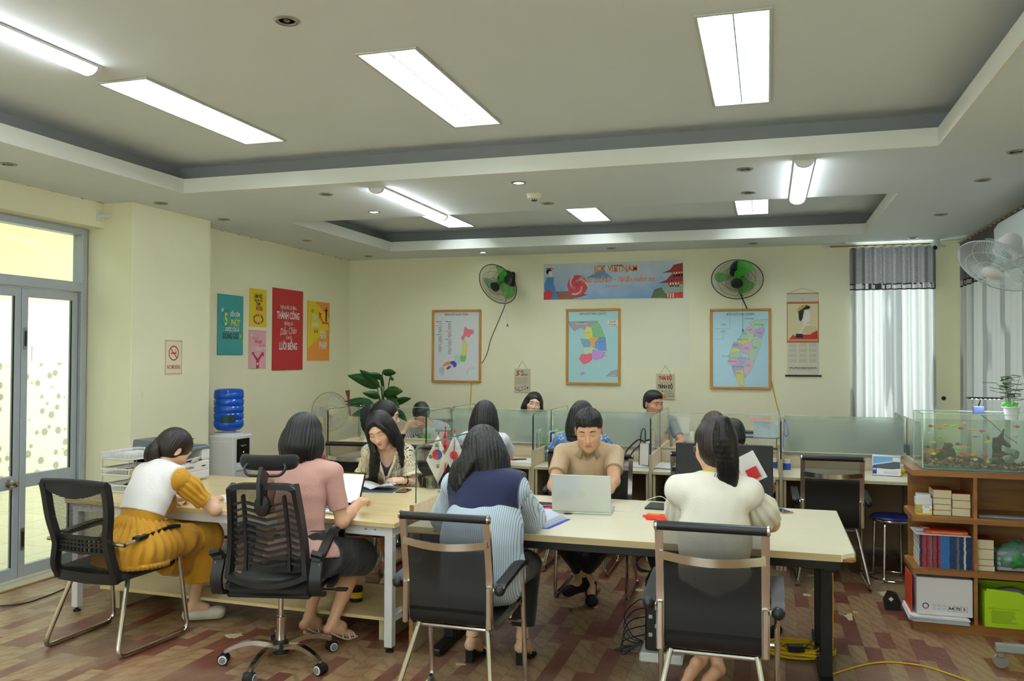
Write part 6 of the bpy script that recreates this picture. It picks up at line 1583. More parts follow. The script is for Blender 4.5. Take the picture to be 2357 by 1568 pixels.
def phone(loc,rz,label,body,gl=(8,10,16)):
 t = thing('smartphone',label,'phone',loc,rz)
 m = MB(); m.prism(rrect(-.036,.036,-.075,.075,.008),0,.008,body); m.build('case',t)
 m = MB(); m.prism(rrect(-.033,.033,-.072,.072,.006),.008,.0085,mt('phone_glass_%d' % gl[2],gl,.06,spec=.8)); m.build('screen',t)
phone((-2.46,5.49,ZT),radians(4),'smartphone in a brown case on the birch table beside the divider',mt('brown_case',(86,70,62),.5))
phone((.088,5.49,ZT),radians(28),'gold-edged smartphone on the cream table, right of the white blouse',mt('gold_metal',(196,180,146),.3,.8),(14,22,60))
# flags
m_fw = mt('white_satin',(236,234,222),.55); m_fr = mt('red_satin',(204,36,36),.55); m_fb = mt('blue_print',(28,62,150),.55); m_red2 = mt('flag_red_print',(206,40,52),.55); m_yel = mt('yellow_print',(240,208,50),.55)
base = thing('flag_stand','small clear stand holding three table flags behind the glass divider','flag stand',(-2.16,5.53,ZT))
m = MB(); m.lathe([(0,0),(.055,0),(.058,.006),(.03,.02),(.012,.03),(0,.032)],mt('clear_acrylic',(225,228,226),.06,trans=.8),24); m.build('foot',base)
def flag(dx,dy,h,lean,label,kind):
 t = thing('table_flag',label,'flag',(-2.16 + dx,5.53 + dy,ZT + .025),0,None)
 m = MB(); m.tube([(0,0,0),(lean,0,h)],.003,steel if kind == 'k' else mt('dark_red_pole',(96,22,28),.4),8); m.ball((lean,0,h + .008),(.007,.007,.011),red,10,8); m.build('pole',t)
 top_ = Vector((lean,-.006,h - .01)); R_ = .105; M = frame(top_,(1,0,0),(0,0,1))
 K = {'k': m_fw,'v': m_fr,'j': m_fw}[kind]; wf = {'k': .085,'v': .045,'j': .07}[kind]; H = {'k': .335,'v': .30,'j': .30}[kind]
 def fn(u,v):
  w = wf * min(1,v / .52) if v < .52 else wf * (1 - v) / .48
  x = (2 * u - 1) * w; return (x,-H * v,.010 * sin(9 * u + 3 * v) * min(1,v * 3))
 m = MB(M); m.surf(fn,12,22,K); f = m.build('cloth',t,60)
 P = lambda x,y: (x,y,.014)
 m = MB(M)
 if kind == 'k':
  c = (-.0,-.135); r = .036; ro = lambda x,y: (c[0] + x * cos(.9) - y * sin(.9),c[1] + x * sin(.9) + y * cos(.9))
  redp = [(r * cos(a),r * sin(a)) for a in [pi * k / 16 for k in range(17)]] + [(-r / 2 + r / 2 * cos(a),r / 2 * sin(a)) for a in [-pi + pi * k / 8 * 1 for k in range(1,9)]] + [(r / 2 + r / 2 * cos(a),r / 2 * sin(a)) for a in [pi - pi * k / 8 for k in range(1,8)]]
  m.disc(c[0],c[1],r,m_fb,.0125,32); m.poly([ro(*p) for p in redp],m_red2,.0135)
  for (bx,by,n_) in ((-.052,-.150,0),(.004,-.215,1),(.052,-.11,2),(-.006,-.068,3)):
   for i in range(3): m.box(bx - .011,bx + .011,by - .012 + i * .009,by - .007 + i * .009,.0125,.0132,ink,M=T(bx,by) @ RZ((.5,0,-.6,0)[n_]) @ T(-bx,-by))
 if kind == 'v':
  st = [((.022 if i % 2 == 0 else .009) * sin(2 * pi * i / 10) + .006,(.022 if i % 2 == 0 else .009) * cos(2 * pi * i / 10) - .15) for i in range(10)]; m.poly(st,m_yel,.0135)
 if kind == 'j': m.disc(.0,-.15,.030,m_red2,.0130,28)
 m.build('emblem',f)
flag(-.055,0,.385,.0,'small white table flag with a red and blue roundel','k'); flag(-.006,.01,.42,.0,'small red table flag with a yellow star','v'); flag(.05,0,.40,.02,'small white table flag with a red disc','j')
m_cg = NT('glassware'); m_cg = _glass(m_cg,(236,240,238),.12,.02); m_gold = mt('gold_wire',(190,150,60),.25,.9)
for i,(x,y,lb) in enumerate(((-2.30,5.60,'gold-framed glass cup behind the divider, left of the flags'),(-1.88,5.20,'gold-framed glass cup on the cream table beside the divider'))):
 t = thing('glass_cup',lb,'glass',(x,y,ZT)); m = MB(); m.lathe([(.026,0),(.032,.03),(.036,.10),(.034,.10),(.030,.03),(0,.006)],m_cg,24,cap=False); m.build('bowl',t)
 m = MB(); m.tube([(.036 * cos(a),.036 * sin(a),.098) for a in [2 * pi * k / 24 for k in range(24)]],.0022,m_gold,6,closed=True); m.tube([(-.036,0,.09),(-.065,0,.085),(-.065,0,.02),(-.032,0,.01)],.0022,m_gold,6); m.build('gold_frame',t)
for x,y,z_,r,lb in ((-2.20,5.60,.032,.032,'round clear glass ornament at the foot of the flags'),(-1.86,5.32,.035,.035,'round clear glass ornament on the cream table by the divider')):
 m = MB(); m.ball((0,0,z_),(r,r,r),m_cg,16,10); simple_thing('glass_ornament',lb,'ornament',m,(x,y,ZT))
# ---- things on the cream table
g = NT('red_dragon_mat'); n = g.noise(g.mp((1,1,1),loc=(.3,.1,0)),7,2,.4,1.6); g.col(g.mix(g.mr(n,.52,.54),(34,32,36),(206,40,48))).set(Roughness=.8)
m = MB(); m.prism(rrect(-.13,.13,-.11,.11,.012),0,.003,g.m); simple_thing('mouse_mat','black and red mouse mat left of the silver laptop','mouse mat',m,(-1.425,5.25,ZT),radians(3))
t = thing('computer_mouse','small grey and black wireless mouse on the red mouse mat','mouse',(-1.462,5.25,ZT + .003),radians(170))
m = MB(); m.ball((0,0,.014),(.029,.046,.020),mt('dark_mouse',(30,32,34),.4),20,12); m.build('shell',t); m = MB(); m.ball((0,.005,.021),(.024,.036,.017),mt('mouse_grey',(130,138,140),.35),20,12); m.build('cover',t); m = MB(); m.lathe([(0,-.003),(.007,-.003),(.007,.003),(0,.003)],black,14,T(0,.022,.034) @ RY(pi / 2)); m.build('scroll_wheel',t)
m = MB(); m.tube([(0,0,.004),(.12,.03,.006)],.004,mt('purple_pen',(150,140,210),.3),8); m.tube([(.12,.03,.006),(.145,.036,.006)],.0045,mt('violet_cap',(80,60,180),.3),8); simple_thing('pen','white and violet pen on the mouse mat','pen',m,(-1.40,5.19,ZT + .003))
t = thing('blue_folder','blue plastic folder full of white sheets near the striped sleeve','folder',(-1.20,4.70,ZT),radians(-10))
m = MB(); m.box(-.04,.062,-.16,.16,0,.002,mt('blue_folder_plastic',(40,80,210),.3)); m.add([(.055,-.16,.001),(.070,-.16,.001),(.070,.16,.001),(.055,.16,.001)],[(0,1,2,3)],MAT['blue_folder_plastic']); m.build('cover',t)
m = MB()
for k in range(7): m.surf(lambda u,v,k=k: (-.045 + .095 * u - .006 * k,-.15 + .30 * v,.003 + .004 * k + .030 * (1 - u) * (k / 7)),6,2,paper if k % 2 else mt('pale_blue_sheet',(206,216,240),.7))
m.build('sheets',t)
t = thing('extension_socket','red extension socket with a yellow top on the cream table','extension socket',(-.60,4.99,ZT),radians(-6))
m = MB(); m.box(-.085,.10,-.028,.028,0,.032,mt('orange_red_plastic',(222,56,30),.35),.007); m.tube([(-.085,0,.016),(-.105,0,.016)],.008,MAT['orange_red_plastic'],8); m.build('body',t)
m = MB(); m.box(-.065,-.005,-.020,.020,.032,.0335,mt('yellow_sticker',(238,170,40),.4)); m.build('sticker',t)
t = thing('phone_charger','white charger plugged into the red extension socket','charger',(-.565,4.99,ZT + .032),0)
m = MB(); m.box(-.014,.014,-.014,.014,0,.045,white,.004); m.build('plug',t)
m = MB(); m.tube(spline([(0,0,.045),(0,.0,.085),(-.05,.03,.10),(-.15,.10,.05),(-.22,.16,-.028),(-.30,.20,-.029),(-.40,.16,-.029)],8),.0022,white,6); m.build('cable',t)
m = MB(); m.prism(rrect(-.10,.10,-.11,.11,.008),0,.010,mt('black_tablet',(30,31,34),.35)); simple_thing('tablet','black tablet lying behind the red extension socket','tablet',m,(-.635,5.42,ZT),radians(-3))
t = thing('black_board','large black rectangular board standing along the far edge of the cream table','board',(-.27,5.59,ZT))
m = MB(); m.box(-.303,.303,-.012,.012,.0,.396,mt('black_leatherette',(30,31,34),.5,bump=(300,.25)),.005); b = m.build('panel',t)
m = MB(); m.box(-.272,-.252,-.0128,-.012,.279,.281,mt('dark_mark',(12,12,13),.5)); m.box(-.263,-.261,-.0128,-.012,.27,.29,MAT['dark_mark']); m.build('cross_mark',b)
m = MB(); m.box(.168,.174,-.0128,-.012,.348,.362,paper,M=RY(.3) @ T(-.10,0,.02) if False else None); m.build('white_chip',b)
for x in (-.2,.2): m = MB(); m.box(x - .01,x + .01,-.04,.07,0,.008,black,.002); m.build('foot',b)
m = MB(); m.surf(lambda u,v: (-.055 + .11 * u,.015 * sin(3 * u),-.075 + .15 * v),6,6,paper); o = simple_thing('held_paper','white sheet with a red print held up by the woman with glasses','paper',m,(-.085,4.50,1.135),radians(6)); o.rotation_euler = (radians(-8),radians(-28),radians(6))
m = MB(); m.box(-.03,.03,-.0035,-.003,-.06,.0,red); q = m.build('red_print',o)
# ---- on and under the low shelf board
m = MB(); m.prism([(-.13,-.04),(-.10,-.05),(.12,-.045),(.14,-.02),(.13,.035),(-.10,.045),(-.14,.02)],0,.022,m_bshoe); m.surf(lambda u,v: (-.12 + .14 * u,-.045 * cos(pi * v),.022 + .03 * sin(pi * v) * (.6 + .4 * u)),6,10,m_bshoe); simple_thing('slipper','black slipper lying on the low shelf board by the clogs','slipper',m,(-3.52,5.0,.151),radians(15))
m = MB(); m.lathe([(0,0),(.042,0),(.042,.09),(0,.09)],black,24); m.lathe([(.0425,.025),(.0425,.062)],m_yel,24,cap=False); simple_thing('drink_can','black and yellow tin on the low shelf board behind the pink woman\'s leg','tin',m,(-2.50,4.86,.151))
# ---- computer tower, headphones, cables under the right table
t = thing('computer_tower','black computer tower under the cream table behind the right front chair','computer',(-.56,4.98,0))
m = MB(); m.box(-.10,.10,-.21,.21,.06,.46,m_dark,.008); m.build('case',t)
m = MB()
for k in range(5): m.box(-.08 + .035 * (k % 2),-.06 + .035 * (k % 2),-.213,-.209,.14 + .05 * k,.16 + .05 * k,steel)
m.build('rear_ports',t)
m = MB(); m.box(-.13,.11,-.24,.22,.0,.055,white,.01); m.build('plinth',t)
t = thing('backpack','rounded black bag hanging under the cream table beside the tower','bag',(-.60,5.06,.50))
m = MB(); m.ball((0,0,.04),(.09,.07,.13),m_slingo,20,14); m.build('body',t)
for k in range(3): m = MB(); m.tube(spline([(-.07,-.02,.09 - .02 * k),(-.14,-.04,.04 - .02 * k),(-.13,-.05,-.04 - .01 * k),(-.05,-.05,-.06)],5),.004,black,6); m.build('strap',t)
m = MB(); rr = random.Random(9)
for k in range(5):
 a = rr.uniform(0,6); m.tube(spline([(0,0,.30 - .05 * k),(-.06 - .02 * k,.02,.28 - .06 * k),(-.13,-.02 - .02 * k,.20 - .05 * k),(-.08,-.05,.10 - .02 * k),(-.02,-.03,.06),(-.10 - .02 * k,-.06,.012),(-.03,-.08,.010)],6),.0035,black,6)
simple_thing('cable_tangle','tangle of thin black cables beside the computer tower','cable',m,(-.67,4.93,0),0,None)
m_ycab = mt('yellow_cable_jacket',(212,176,22),.45); rr = random.Random(4); P = []
for k in range(150):
 a = k * .62; R_ = .13 + .035 * sin(k * .37) + .02 * rr.uniform(-1,1); P.append((R_ * 1.25 * cos(a) + .02 * sin(k * .11),R_ * .85 * sin(a),.008 + .026 * (k / 150) + .010 * abs(sin(k * .9))))
m = MB(); m.tube(spline(P,3),.0042,m_ycab,6); m.tube(spline([P[0],(-.20,-.06,.006),(-.42,-.12,.006),(-.60,-.13,.006)],8),.0042,m_ycab,6); m.tube(spline([P[-1],(.17,.03,.02),(.172,-.30,.10),(.172,-.38,.30),(.172,-.38,.62)],8),.0042,m_ycab,6)
simple_thing('network_cable_coil','messy coil of yellow network cable on the floor by the black table leg','cable',m,(.155,5.16,0))
m = MB(); m.box(-.045,.045,-.026,.026,.0,.034,black,.005); m.tube(spline([(.045,0,.02),(.09,.03,.04),(.12,.10,.03),(.15,.13,.05)],6),.003,black,6); simple_thing('power_adapter','black power adapter lying on the yellow cable coil','adapter',m,(.15,5.05,.046),radians(12))
m = MB(); m.tube(spline([(.33,4.86,.005),(.49,5.043,.005),(.615,5.135,.005),(.732,5.154,.005),(.841,5.126,.005),(.982,5.002,.005),(1.064,4.917,.005),(1.3,4.7,.005),(1.6,4.6,.005)],8),.0045,m_ycab,8); simple_thing('network_cable','single yellow cable arching across the floor at the bottom right','cable',m)
m = MB(); m.tube(spline([(-5.23,4.35,.006),(-4.97,4.483,.006),(-4.862,4.591,.006),(-4.86,4.759,.006),(-4.90,5.035,.006),(-4.9,5.3,.006),(-4.6,5.6,.006)],8),.005,black,8); simple_thing('power_cable','thin black cable across the floor behind the visitor chair at the left','cable',m)
t = thing('mesh_shoe','black mesh shoe under the cream table right of the front chair','shoe',(.03,5.42,0),radians(-20))
f = Fld((-.05,-.13,0),(.05,.13,.09),.005); f.u(cap((0,-.08,.035),(0,.07,.025),.034,.032),0); f.u(ell((0,-.085,.05),(.036,.038,.045)),.02); f.sub(ell((0,-.085,.10),(.026,.04,.045)),.005); f.cut(lambda x,y,z: .002 - z + x * 0 + y * 0)
V,F_ = f.mesh(); mk('upper',[(V,F_,0)],[mt('black_shoe_mesh',(24,24,26),.8,bump=(350,.8))],t)
m = MB(); m.prism([(x * .034,y * .12 - .01) for x,y in [(cos(a),sin(a)) for a in [2 * pi * k / 20 for k in range(20)]]],0,.012,blackrub); m.build('sole',t)
# worn-through patches and scraps on the laminate
m_scr = mt('torn_film_scrap',(196,186,148),.7); rr = random.Random(12)
SC = [(.342,6.579,.07),(.327,7.025,.05),(.261,6.435,.05),(.512,5.984,.06),(.818,6.647,.09),(-1.837,6.852,.09),(.814,7.0,.05),(-3.10,4.44,.07),(-1.412,6.684,.06),(-1.327,7.0,.05),(-1.627,4.409,.035),(.56,6.1,.03),(-.9,6.2,.05),(-1.9,6.2,.04)]
for i,(x,y,r) in enumerate(SC):
 pts = [(r * rr.uniform(.35,1) * cos(a) * (.6 if i == 3 else 1),r * rr.uniform(.35,1) * sin(a) * (2 if i == 3 else 1)) for a in [2 * pi * k / 14 for k in range(14)]]
 m = MB(); m.prism(pts,.0,.0022,m_scr); simple_thing('torn_film_scrap','pale torn scrap of floor film lying on the worn laminate','scrap',m,(x,y,0),0,'torn floor film scraps')
# ---- right wooden shelf with the aquarium
t = thing('wooden_shelf','open cherry-wood shelf unit under the aquarium','shelf',(.87,5.815,0))
m = MB(); D_ = .40
for z0,z1,nm in ((.965,1.0,'top_board'),(.68,.715,'middle_board'),(.352,.385,'middle_board'),(.0,.062,'plinth')):
 m = MB(); m.prism([(.0,0),(1.05,0),(1.05,D_),(.03,D_),(-.0,D_ * .9)],z0,z1,m_orange); m.build(nm,t)
m = MB(); m.box(.03,1.05,D_ - .02,D_,.062,.965,m_orange); m.build('back_panel',t)
for z0,z1 in ((.715,.965),(.385,.68),(.062,.352)):
 for x in (.355,1.03): m = MB(); m.box(x - .01,x + .01,.004,D_ - .02,z0,z1,m_orange); m.build('divider_board',t)
m = MB(); m.box(-.003,.003,.05,.30,.062,.33,mt('red_orange_panel',(205,66,30),.5)); m.build('side_strip',t)
t = thing('sweet_jar','clear square jar with a white lid and lemon label on the upper shelf','jar',(.945,5.90,.7155))
m = MB(); m.prism(rrect(-.046,.046,-.04,.04,.014),0,.062,mt('yellow_sweets',(216,190,96),.6,var=(120,.5))); m.build('contents',t)
m = MB(); m.prism(rrect(-.048,.048,-.042,.042,.016),.062,.105,m_pw); m.prism(rrect(-.042,.042,-.036,.036,.016),.105,.128,m_pw); m.build('lid',t)
m = MB(frame((0,-.0412,.032),(1,0,0),(0,0,1))); m.quad(-.01,.044,-.022,.028,paper,0); m.text('Bead',.016,.018,.013,ink,.0005); m.disc(.035,.0,.008,m_yel,.0005,14,ry=.010); m.quad(-.044,.044,-.031,-.024,m_yel,.0003); m.build('label_print',t)
m_pages = mt('cream_page_block',(226,218,182),.85,bump=(500,.4,(1,1,8))); m_cov = mt('red_book_cover',(150,50,38),.5)
def book(loc,w,d,h,label,group,rz=0,cover=None,cm=None):
 t = thing('book',label,'book',loc,rz,group); m = MB(); m.box(-w / 2,w / 2,-d / 2,d / 2,.0015,h - .0015,m_pages,.001); m.build('pages',t)
 c = cm or m_cov; m = MB(); m.box(-w / 2,w / 2,-d / 2 + .001,d / 2,0,.0015,c); m.box(-w / 2,w / 2,-d / 2 + .001,d / 2,h - .0015,h,c); m.box(-w / 2,w / 2,d / 2,d / 2 + .002,0,h,c); m.build('cover',t); return t
for c_,(x,hs_,w_) in enumerate(((1.048,(.033,.036,.038,.052),'left'),(1.156,(.050,.048,.042),'right'))):
 z = .7155
 for k,h in enumerate(hs_):
  pos = ['bottom','second','third','top'][k] if k < len(hs_) - 1 else 'top'
  book((x + .002 * (k % 2),5.945,z),.102,.16,h,'cream-edged thick book, %s of the %s pile on the upper shelf' % (pos,w_),'thick books on the upper shelf'); z += h + .0004
z = .3855
for k,h in enumerate((.033,.040,.062,.058)): book((1.285,5.945,z),.10 + (.01 if k == 0 else 0),.16,h,'cream-edged thick book, %s of the pile beside the green bag' % ['bottom','second','third','top'][k],'thick books on the middle shelf'); z += h + .0004
# blue and red magazines in one tall stack, each its own thing
bands = [((40,44,86),.045),((170,52,56),.06),((46,50,92),.02),((168,50,54),.04),((120,116,124),.03),((44,48,88),.02),((170,48,50),.05),((36,42,80),.03),((168,48,50),.03),((48,112,182),.14),((30,58,104),.11),((108,104,112),.04),((26,56,100),.07),((206,212,216),.03),((24,58,100),.10)]
tot = sum(b[1] for b in bands)
def magazine():
 t = thing('magazine','x','magazine',(1.068,5.985,.3856),0,'stacked blue and red magazines'); w,d,h = .30,.23,.0085
 m = MB(); m.box(-w / 2,w / 2,-d / 2 + .002,d / 2,.0006,h - .0006,m_pages); m.build('pages',t)
 m = MB(); x = -w / 2
 for c,q in bands: e = x + q / tot * w; m.box(x,e,-d / 2,-d / 2 + .002,0,h,mt('mag_%d_%d_%d' % c,c,.35)); x = e
 m.box(-w / 2,w / 2,-d / 2 + .002,d / 2,h - .0006,h,mt('mag_48_112_182',(48,112,182),.35)); m.build('cover',t); return t
mg = magazine(); N_ = 23
for k in range(N_):
 lb = 'blue and red striped magazine, %s in the tall stack' % ('lowest' if k == 0 else 'topmost' if k == N_ - 1 else 'number %d from the bottom' % (k + 1))
 o = mg if k == 0 else dup(mg,(1.068 + random.uniform(-.002,.002),5.985 + random.uniform(-.002,.002),.3856 + k * .0089)); o['label'] = lb
z = .3856 + N_ * .0089
m = MB()
for k in range(4): m.box(-.165 + .01 * k,.15 - .004 * k,-.13 + .004 * k,.11,.0015 * k,.0015 * k + .001,paper,M=RZ(.02 * k))
simple_thing('paper_stack','crumpled white papers on top of the magazine stack','paper',m,(1.06,5.985,z)); m = MB(); m.ball((0,0,.012),(.03,.02,.012),mt('clear_bag_film',(214,220,226),.2),12,8); m.ball((.04,.01,.015),(.03,.025,.014),MAT['clear_bag_film'],10,7); simple_thing('crumpled_wrapper','crumpled clear wrapper on the papers over the magazines','wrapper',m,(.925,5.93,z + .0065))
m = MB(); m.box(-.125,.12,-.10,.08,0,.022,mt('orange_cover',(222,88,34),.4),.003); o = simple_thing('notebook','bright orange notebook on top of the magazine stack','notebook',m,(1.075,5.965,z + .007),0); m = MB(frame((0,-.1005,.010),(1,0,0),(0,0,1))); m.text('TIENG HAN TONG HOP DANH CHO NGUOI',0,0,.0085,paper); m.build('lettering',o)
t = thing('plastic_bag','translucent green plastic bag stuffed with packs on the middle shelf','bag',(1.43,5.96,.3855))
f = Fld((-.10,-.11,0),(.14,.11,.20),.006); f.u(ell((.02,0,.075),(.10,.095,.085)),0); f.u(ell((.07,.02,.12),(.06,.07,.06)),.03); f.disp(folds(.010,(26,26,26),2),.04); f.cut(lambda x,y,z: .002 - z + x * 0 + y * 0); V,F_ = f.mesh(0)
g = NT('green_film'); nn = g.noise(g.mp(),12,3); g.col(g.mix(g.mr(nn,.42,.58),(120,150,146),(62,150,84))).set(Roughness=.18,Alpha=.82); mk('film',[(V,F_,0)],[g.m],t)
m = MB()
for k in range(4): m.box(-.07,.09,-.07,.07,.005 + .03 * k,.03 + .03 * k,mt('pack_grey',(150,160,164),.6),.005)
m.build('packs',t)
m = MB(); m.box(-.13,.13,-.03,.03,0,.010,mt('grey_blue_ruler',(140,156,168),.4),.002); simple_thing('flat_case','thin grey-blue case lying in the empty upper right shelf','case',m,(1.385,5.90,.7155),radians(-1))
t = thing('paper_box','white carton printed A4 70 5 on the bottom shelf','box',(1.053,5.98,.098))
m = MB(); m.box(-.158,.158,-.145,.13,0,.232,mt('white_carton',(222,220,222),.7),.003); b = m.build('carton',t)
m = MB(frame((0,-.1456,.0),(1,0,0),(0,0,1)))
m.disc(-.108,.055,.019,m_fb,0,28,r0=.013); m.disc(-.108,.055,.0192,m_red2,.0003,28,r0=.013,a0=-2.2,a1=-.3); m.disc(-.108,.055,.0192,black,.0003,28,r0=.013,a0=.2,a1=1.3)
for i in range(3):
 for j in range(2): m.poly(rrect(-.070 + .028 * i,-.050 + .028 * i,.036 + .020 * j,.048 + .020 * j,.003),grey,0); m.poly(rrect(-.069 + .028 * i,-.051 + .028 * i,.037 + .020 * j,.047 + .020 * j,.003),MAT['white_carton'],.0003); m.box(-.066 + .028 * i,-.054 + .028 * i,.041 + .020 * j,.043 + .020 * j,.0003,.0006,grey)
for s_,x in (('A4',.036),('70',.075),('5',.110)): m.quad(x - .018,x + .018,.030,.031,ink,0); m.quad(x - .018,x + .018,.065,.066,ink,0); m.quad(x - .018,x - .0165,.030,.066,ink,0); m.quad(x + .0165,x + .018,.030,.066,ink,0); m.text(s_,x,.048,.026,ink,.0003,bold=.03)
m.build('printing',b)
sheets('paper_stack','stack of white papers sticking out under the A4 carton',(1.02,5.96,.0625),radians(-1),.32,.33,30,j=.006,dz=.0008)
t = thing('lime_carton','bright lime green carton with a torn edge on the bottom right shelf','box',(1.43,5.95,.0625)); m_lime = mt('lime_carton',(168,206,22),.6)
m = MB(); w = .15
front = [(-w,0),(w + .05,0),(w + .05,.222),(.10,.215),(.085,.17),(.07,.20),(.02,.222),(-w,.232)]
m.prism(front,.142,.146,m_lime,frame((0,0,0),(1,0,0),(0,0,1))); m.box(-w - .01,-w,-.142,.14,0,.215,m_lime); m.box(w + .04,w + .05,-.142,.14,0,.22,m_lime); m.box(-w,w + .05,.13,.14,0,.22,m_lime); m.box(-w,w + .05,-.142,.14,0,.004,m_lime); b = m.build('carton',t)
m = MB(frame((0,-.1465,0),(1,0,0),(0,0,1))); dk = mt('dark_green_print',(70,110,16),.6); m.text('The Best Choice for New Generation',-.055,.115,.0115,dk); rr = random.Random(2)
for k in range(11): m.quad(-.125,-.125 + rr.uniform(.11,.14),.028 + .0072 * k,.0300 + .0072 * k,dk)
sp_ = [(.085 + .030 * x,.075 + .034 * y) for x,y in ((0,1.2),(.35,.7),(.9,.2),(.95,-.2),(.6,-.45),(.12,-.25),(.25,-.8),(-.25,-.8),(-.12,-.25),(-.6,-.45),(-.95,-.2),(-.9,.2),(-.35,.7))]; m.poly(sp_,mt('deep_green',(20,70,40),.5),0); m.text('IP',.085,.078,.020,m_lime,.0004,bold=.02); m.build('printing',b)
m = MB(); m.ball((0,0,.10),(.13,.11,.11),mt('grey_film',(160,160,160),.3),16,10); simple_thing('film_wrap','grey plastic film showing inside the lime carton','wrapper',m,(1.45,5.96,.067))
t = thing('trolley','grey metal trolley base with a caster, cut by the right edge','trolley',(1.45,5.25,0)); m = MB(); m.box(-.25,.3,-.02,.02,.09,.135,mt('grey_steel_paint',(150,152,152),.45),.004); m.build('frame_bar',t)
m = MB(); m.lathe([(0,-.012),(.038,-.012),(.040,-.006),(.040,.006),(.038,.012),(0,.012)],mt('dirty_rubber',(130,128,122),.7),22,T(-.225,0,.040) @ RX(pi / 2)); m.build('caster_wheel',t); m = MB(); m.box(-.245,-.205,-.016,.016,.06,.09,steel,.003); m.build('caster_fork',t)
m = MB(); m.prism([(-.04,0),(.05,0),(.06,.05),(.035,.11),(-.02,.12),(-.05,.06)],-.03,.03,black,frame((0,0,0),(1,0,0),(0,0,1))); m.disc(.0,.0,.016,paper,0,4,M=T(-.005,-.0305,.075) @ RX(pi / 2)); simple_thing('black_bag','small black printed bag on the floor at the left of the shelf','bag',m,(.80,6.25,0))
# ---- aquarium
m_aqg = _glass(NT('aquarium_glass'),(250,254,252),.02); AX,AY = .938,5.865; AW,AD,AH = .90,.335,.352
t = thing('aquarium','rectangular glass aquarium full of bright fish on the wooden shelf','aquarium',(AX,AY,1.002))
m = MB(); m.box(0,AW,0,AD,0,.008,mt('teal_glass_base',(150,214,206),.1,trans=.5)); m.build('base_glass',t)
for nm,bx in (('front_pane',(0,AW,0,.006)),('back_pane',(0,AW,AD - .006,AD)),('side_pane',(0,.006,.006,AD - .006)),('side_pane',(AW - .006,AW,.006,AD - .006))): m = MB(); m.box(*bx,.008,AH,m_aqg); m.build(nm,t)
m = MB()
for x,y in ((0,0),(AW,0),(0,AD),(AW,AD)): m.box(x - .003,x + .003,y - .003,y + .003,.008,AH,mt('seal_silver',(200,216,212),.2))
for z in (AH,): m.tube([(0,0,z),(AW,0,z),(AW,AD,z),(0,AD,z)],.003,mt('pale_teal_edge',(196,226,216),.2),6,closed=True)
m.build('glass_seams',t)
m_wat = NT('pond_water'); tr = m_wat.n('ShaderNodeBsdfTransparent'); tr.inputs[0].default_value = lin((246,252,248)); df = m_wat.n('ShaderNodeBsdfTranslucent'); df.inputs[0].default_value = lin((186,214,202)); mx = m_wat.n('ShaderNodeMixShader'); mx.inputs[0].default_value = .07; m_wat.l(tr.outputs[0],mx.inputs[1]); m_wat.l(df.outputs[0],mx.inputs[2]); m_wat.l(mx.outputs[0],m_wat.out.inputs[0]); m_wat = m_wat.m
m = MB(); m.box(.007,AW - .007,.007,AD - .007,.012,.298,m_wat); m.build('water',t)
rr = random.Random(5); m = MB(); gm = [mt('gravel_%d' % k,c,.7) for k,c in enumerate(((98,62,50),(126,84,66),(70,44,38),(150,112,88),(84,66,56),(176,140,112)))]
for k in range(900):
 x,y = rr.uniform(.02,AW - .02),rr.uniform(.015,AD - .015); s_ = rr.uniform(.005,.013); m.ball((x,y,.014 + rr.uniform(0,.028) + .012 * sin(x * 9)),(s_ * rr.uniform(.8,1.5),s_,s_ * .7),rr.choice(gm),6,4,R=Matrix.Rotation(rr.uniform(0,3),3,'Z') @ Matrix.Rotation(rr.uniform(-.5,.5),3,'X'))
o = m.build('gravel',None,60,(AX,AY,1.002)); tag(o,'reddish brown gravel on the aquarium floor','gravel',kind='stuff')
def rock(name,label,loc,r,col,seed,amp=.018,fr=24):
 f = Fld(-np.array(r) * 1.5,np.array(r) * 1.5,min(r) / 9); f.u(ell((0,0,0),r),0); f.disp(lambda x,y,z: amp * (vnoise(x * fr + seed,y * fr,z * fr) + .4 * vnoise(x * fr * 3,y * fr * 3 + seed,z * fr * 3)),.05); V,F_ = f.mesh(0)
 o = mk(name,[(V,F_,0)],[mt(name + str(seed),col,.75,var=(40,.45),bump=(90,.5))],None,loc=loc); return tag(o,label,'rock')
rock('mossy_rock','dark green mossy pointed rock in the left half of the aquarium',(1.115,6.06,1.085),(.048,.035,.072),(44,62,36),1); rock('mossy_rock','low dark green rock left of the pointed rock in the aquarium',(1.055,6.08,1.055),(.035,.03,.028),(40,56,34),4,.01)
rock('orange_stone','smooth orange-brown stone in the middle of the aquarium',(1.235,6.08,1.066),(.062,.03,.026),(176,112,46),2,.004); rock('pale_rock','pale green-white rock below the driftwood in the aquarium',(1.455,6.02,1.062),(.034,.03,.026),(146,160,140),3,.010)
rock('pale_rock','pale speckled rock beside the driftwood in the aquarium',(1.495,6.07,1.10),(.035,.03,.03),(150,152,130),7,.012); rock('dark_rock','dark green flat rock in front of the driftwood',(1.385,6.0,1.052),(.042,.03,.022),(52,72,60),9,.008); rock('dark_rock','reddish brown rock under the driftwood',(1.43,6.07,1.085),(.05,.035,.022),(92,58,50),11,.010)
f = Fld((-.08,-.04,-.06),(.08,.04,.17),.0045); f.us([cap((-.04,0,-.05),(-.03,0,.04),.024,.020),cap((-.03,0,.04),(.01,0,.15),.022,.007),cap((-.01,0,.08),(.035,0,.045),.018,.012),cap((-.03,0,.02),(-.045,0,.085),.014,.008)],.02); f.disp(lambda x,y,z: .006 * vnoise(x * 60,y * 60,z * 25),.03); V,F_ = f.mesh(0)
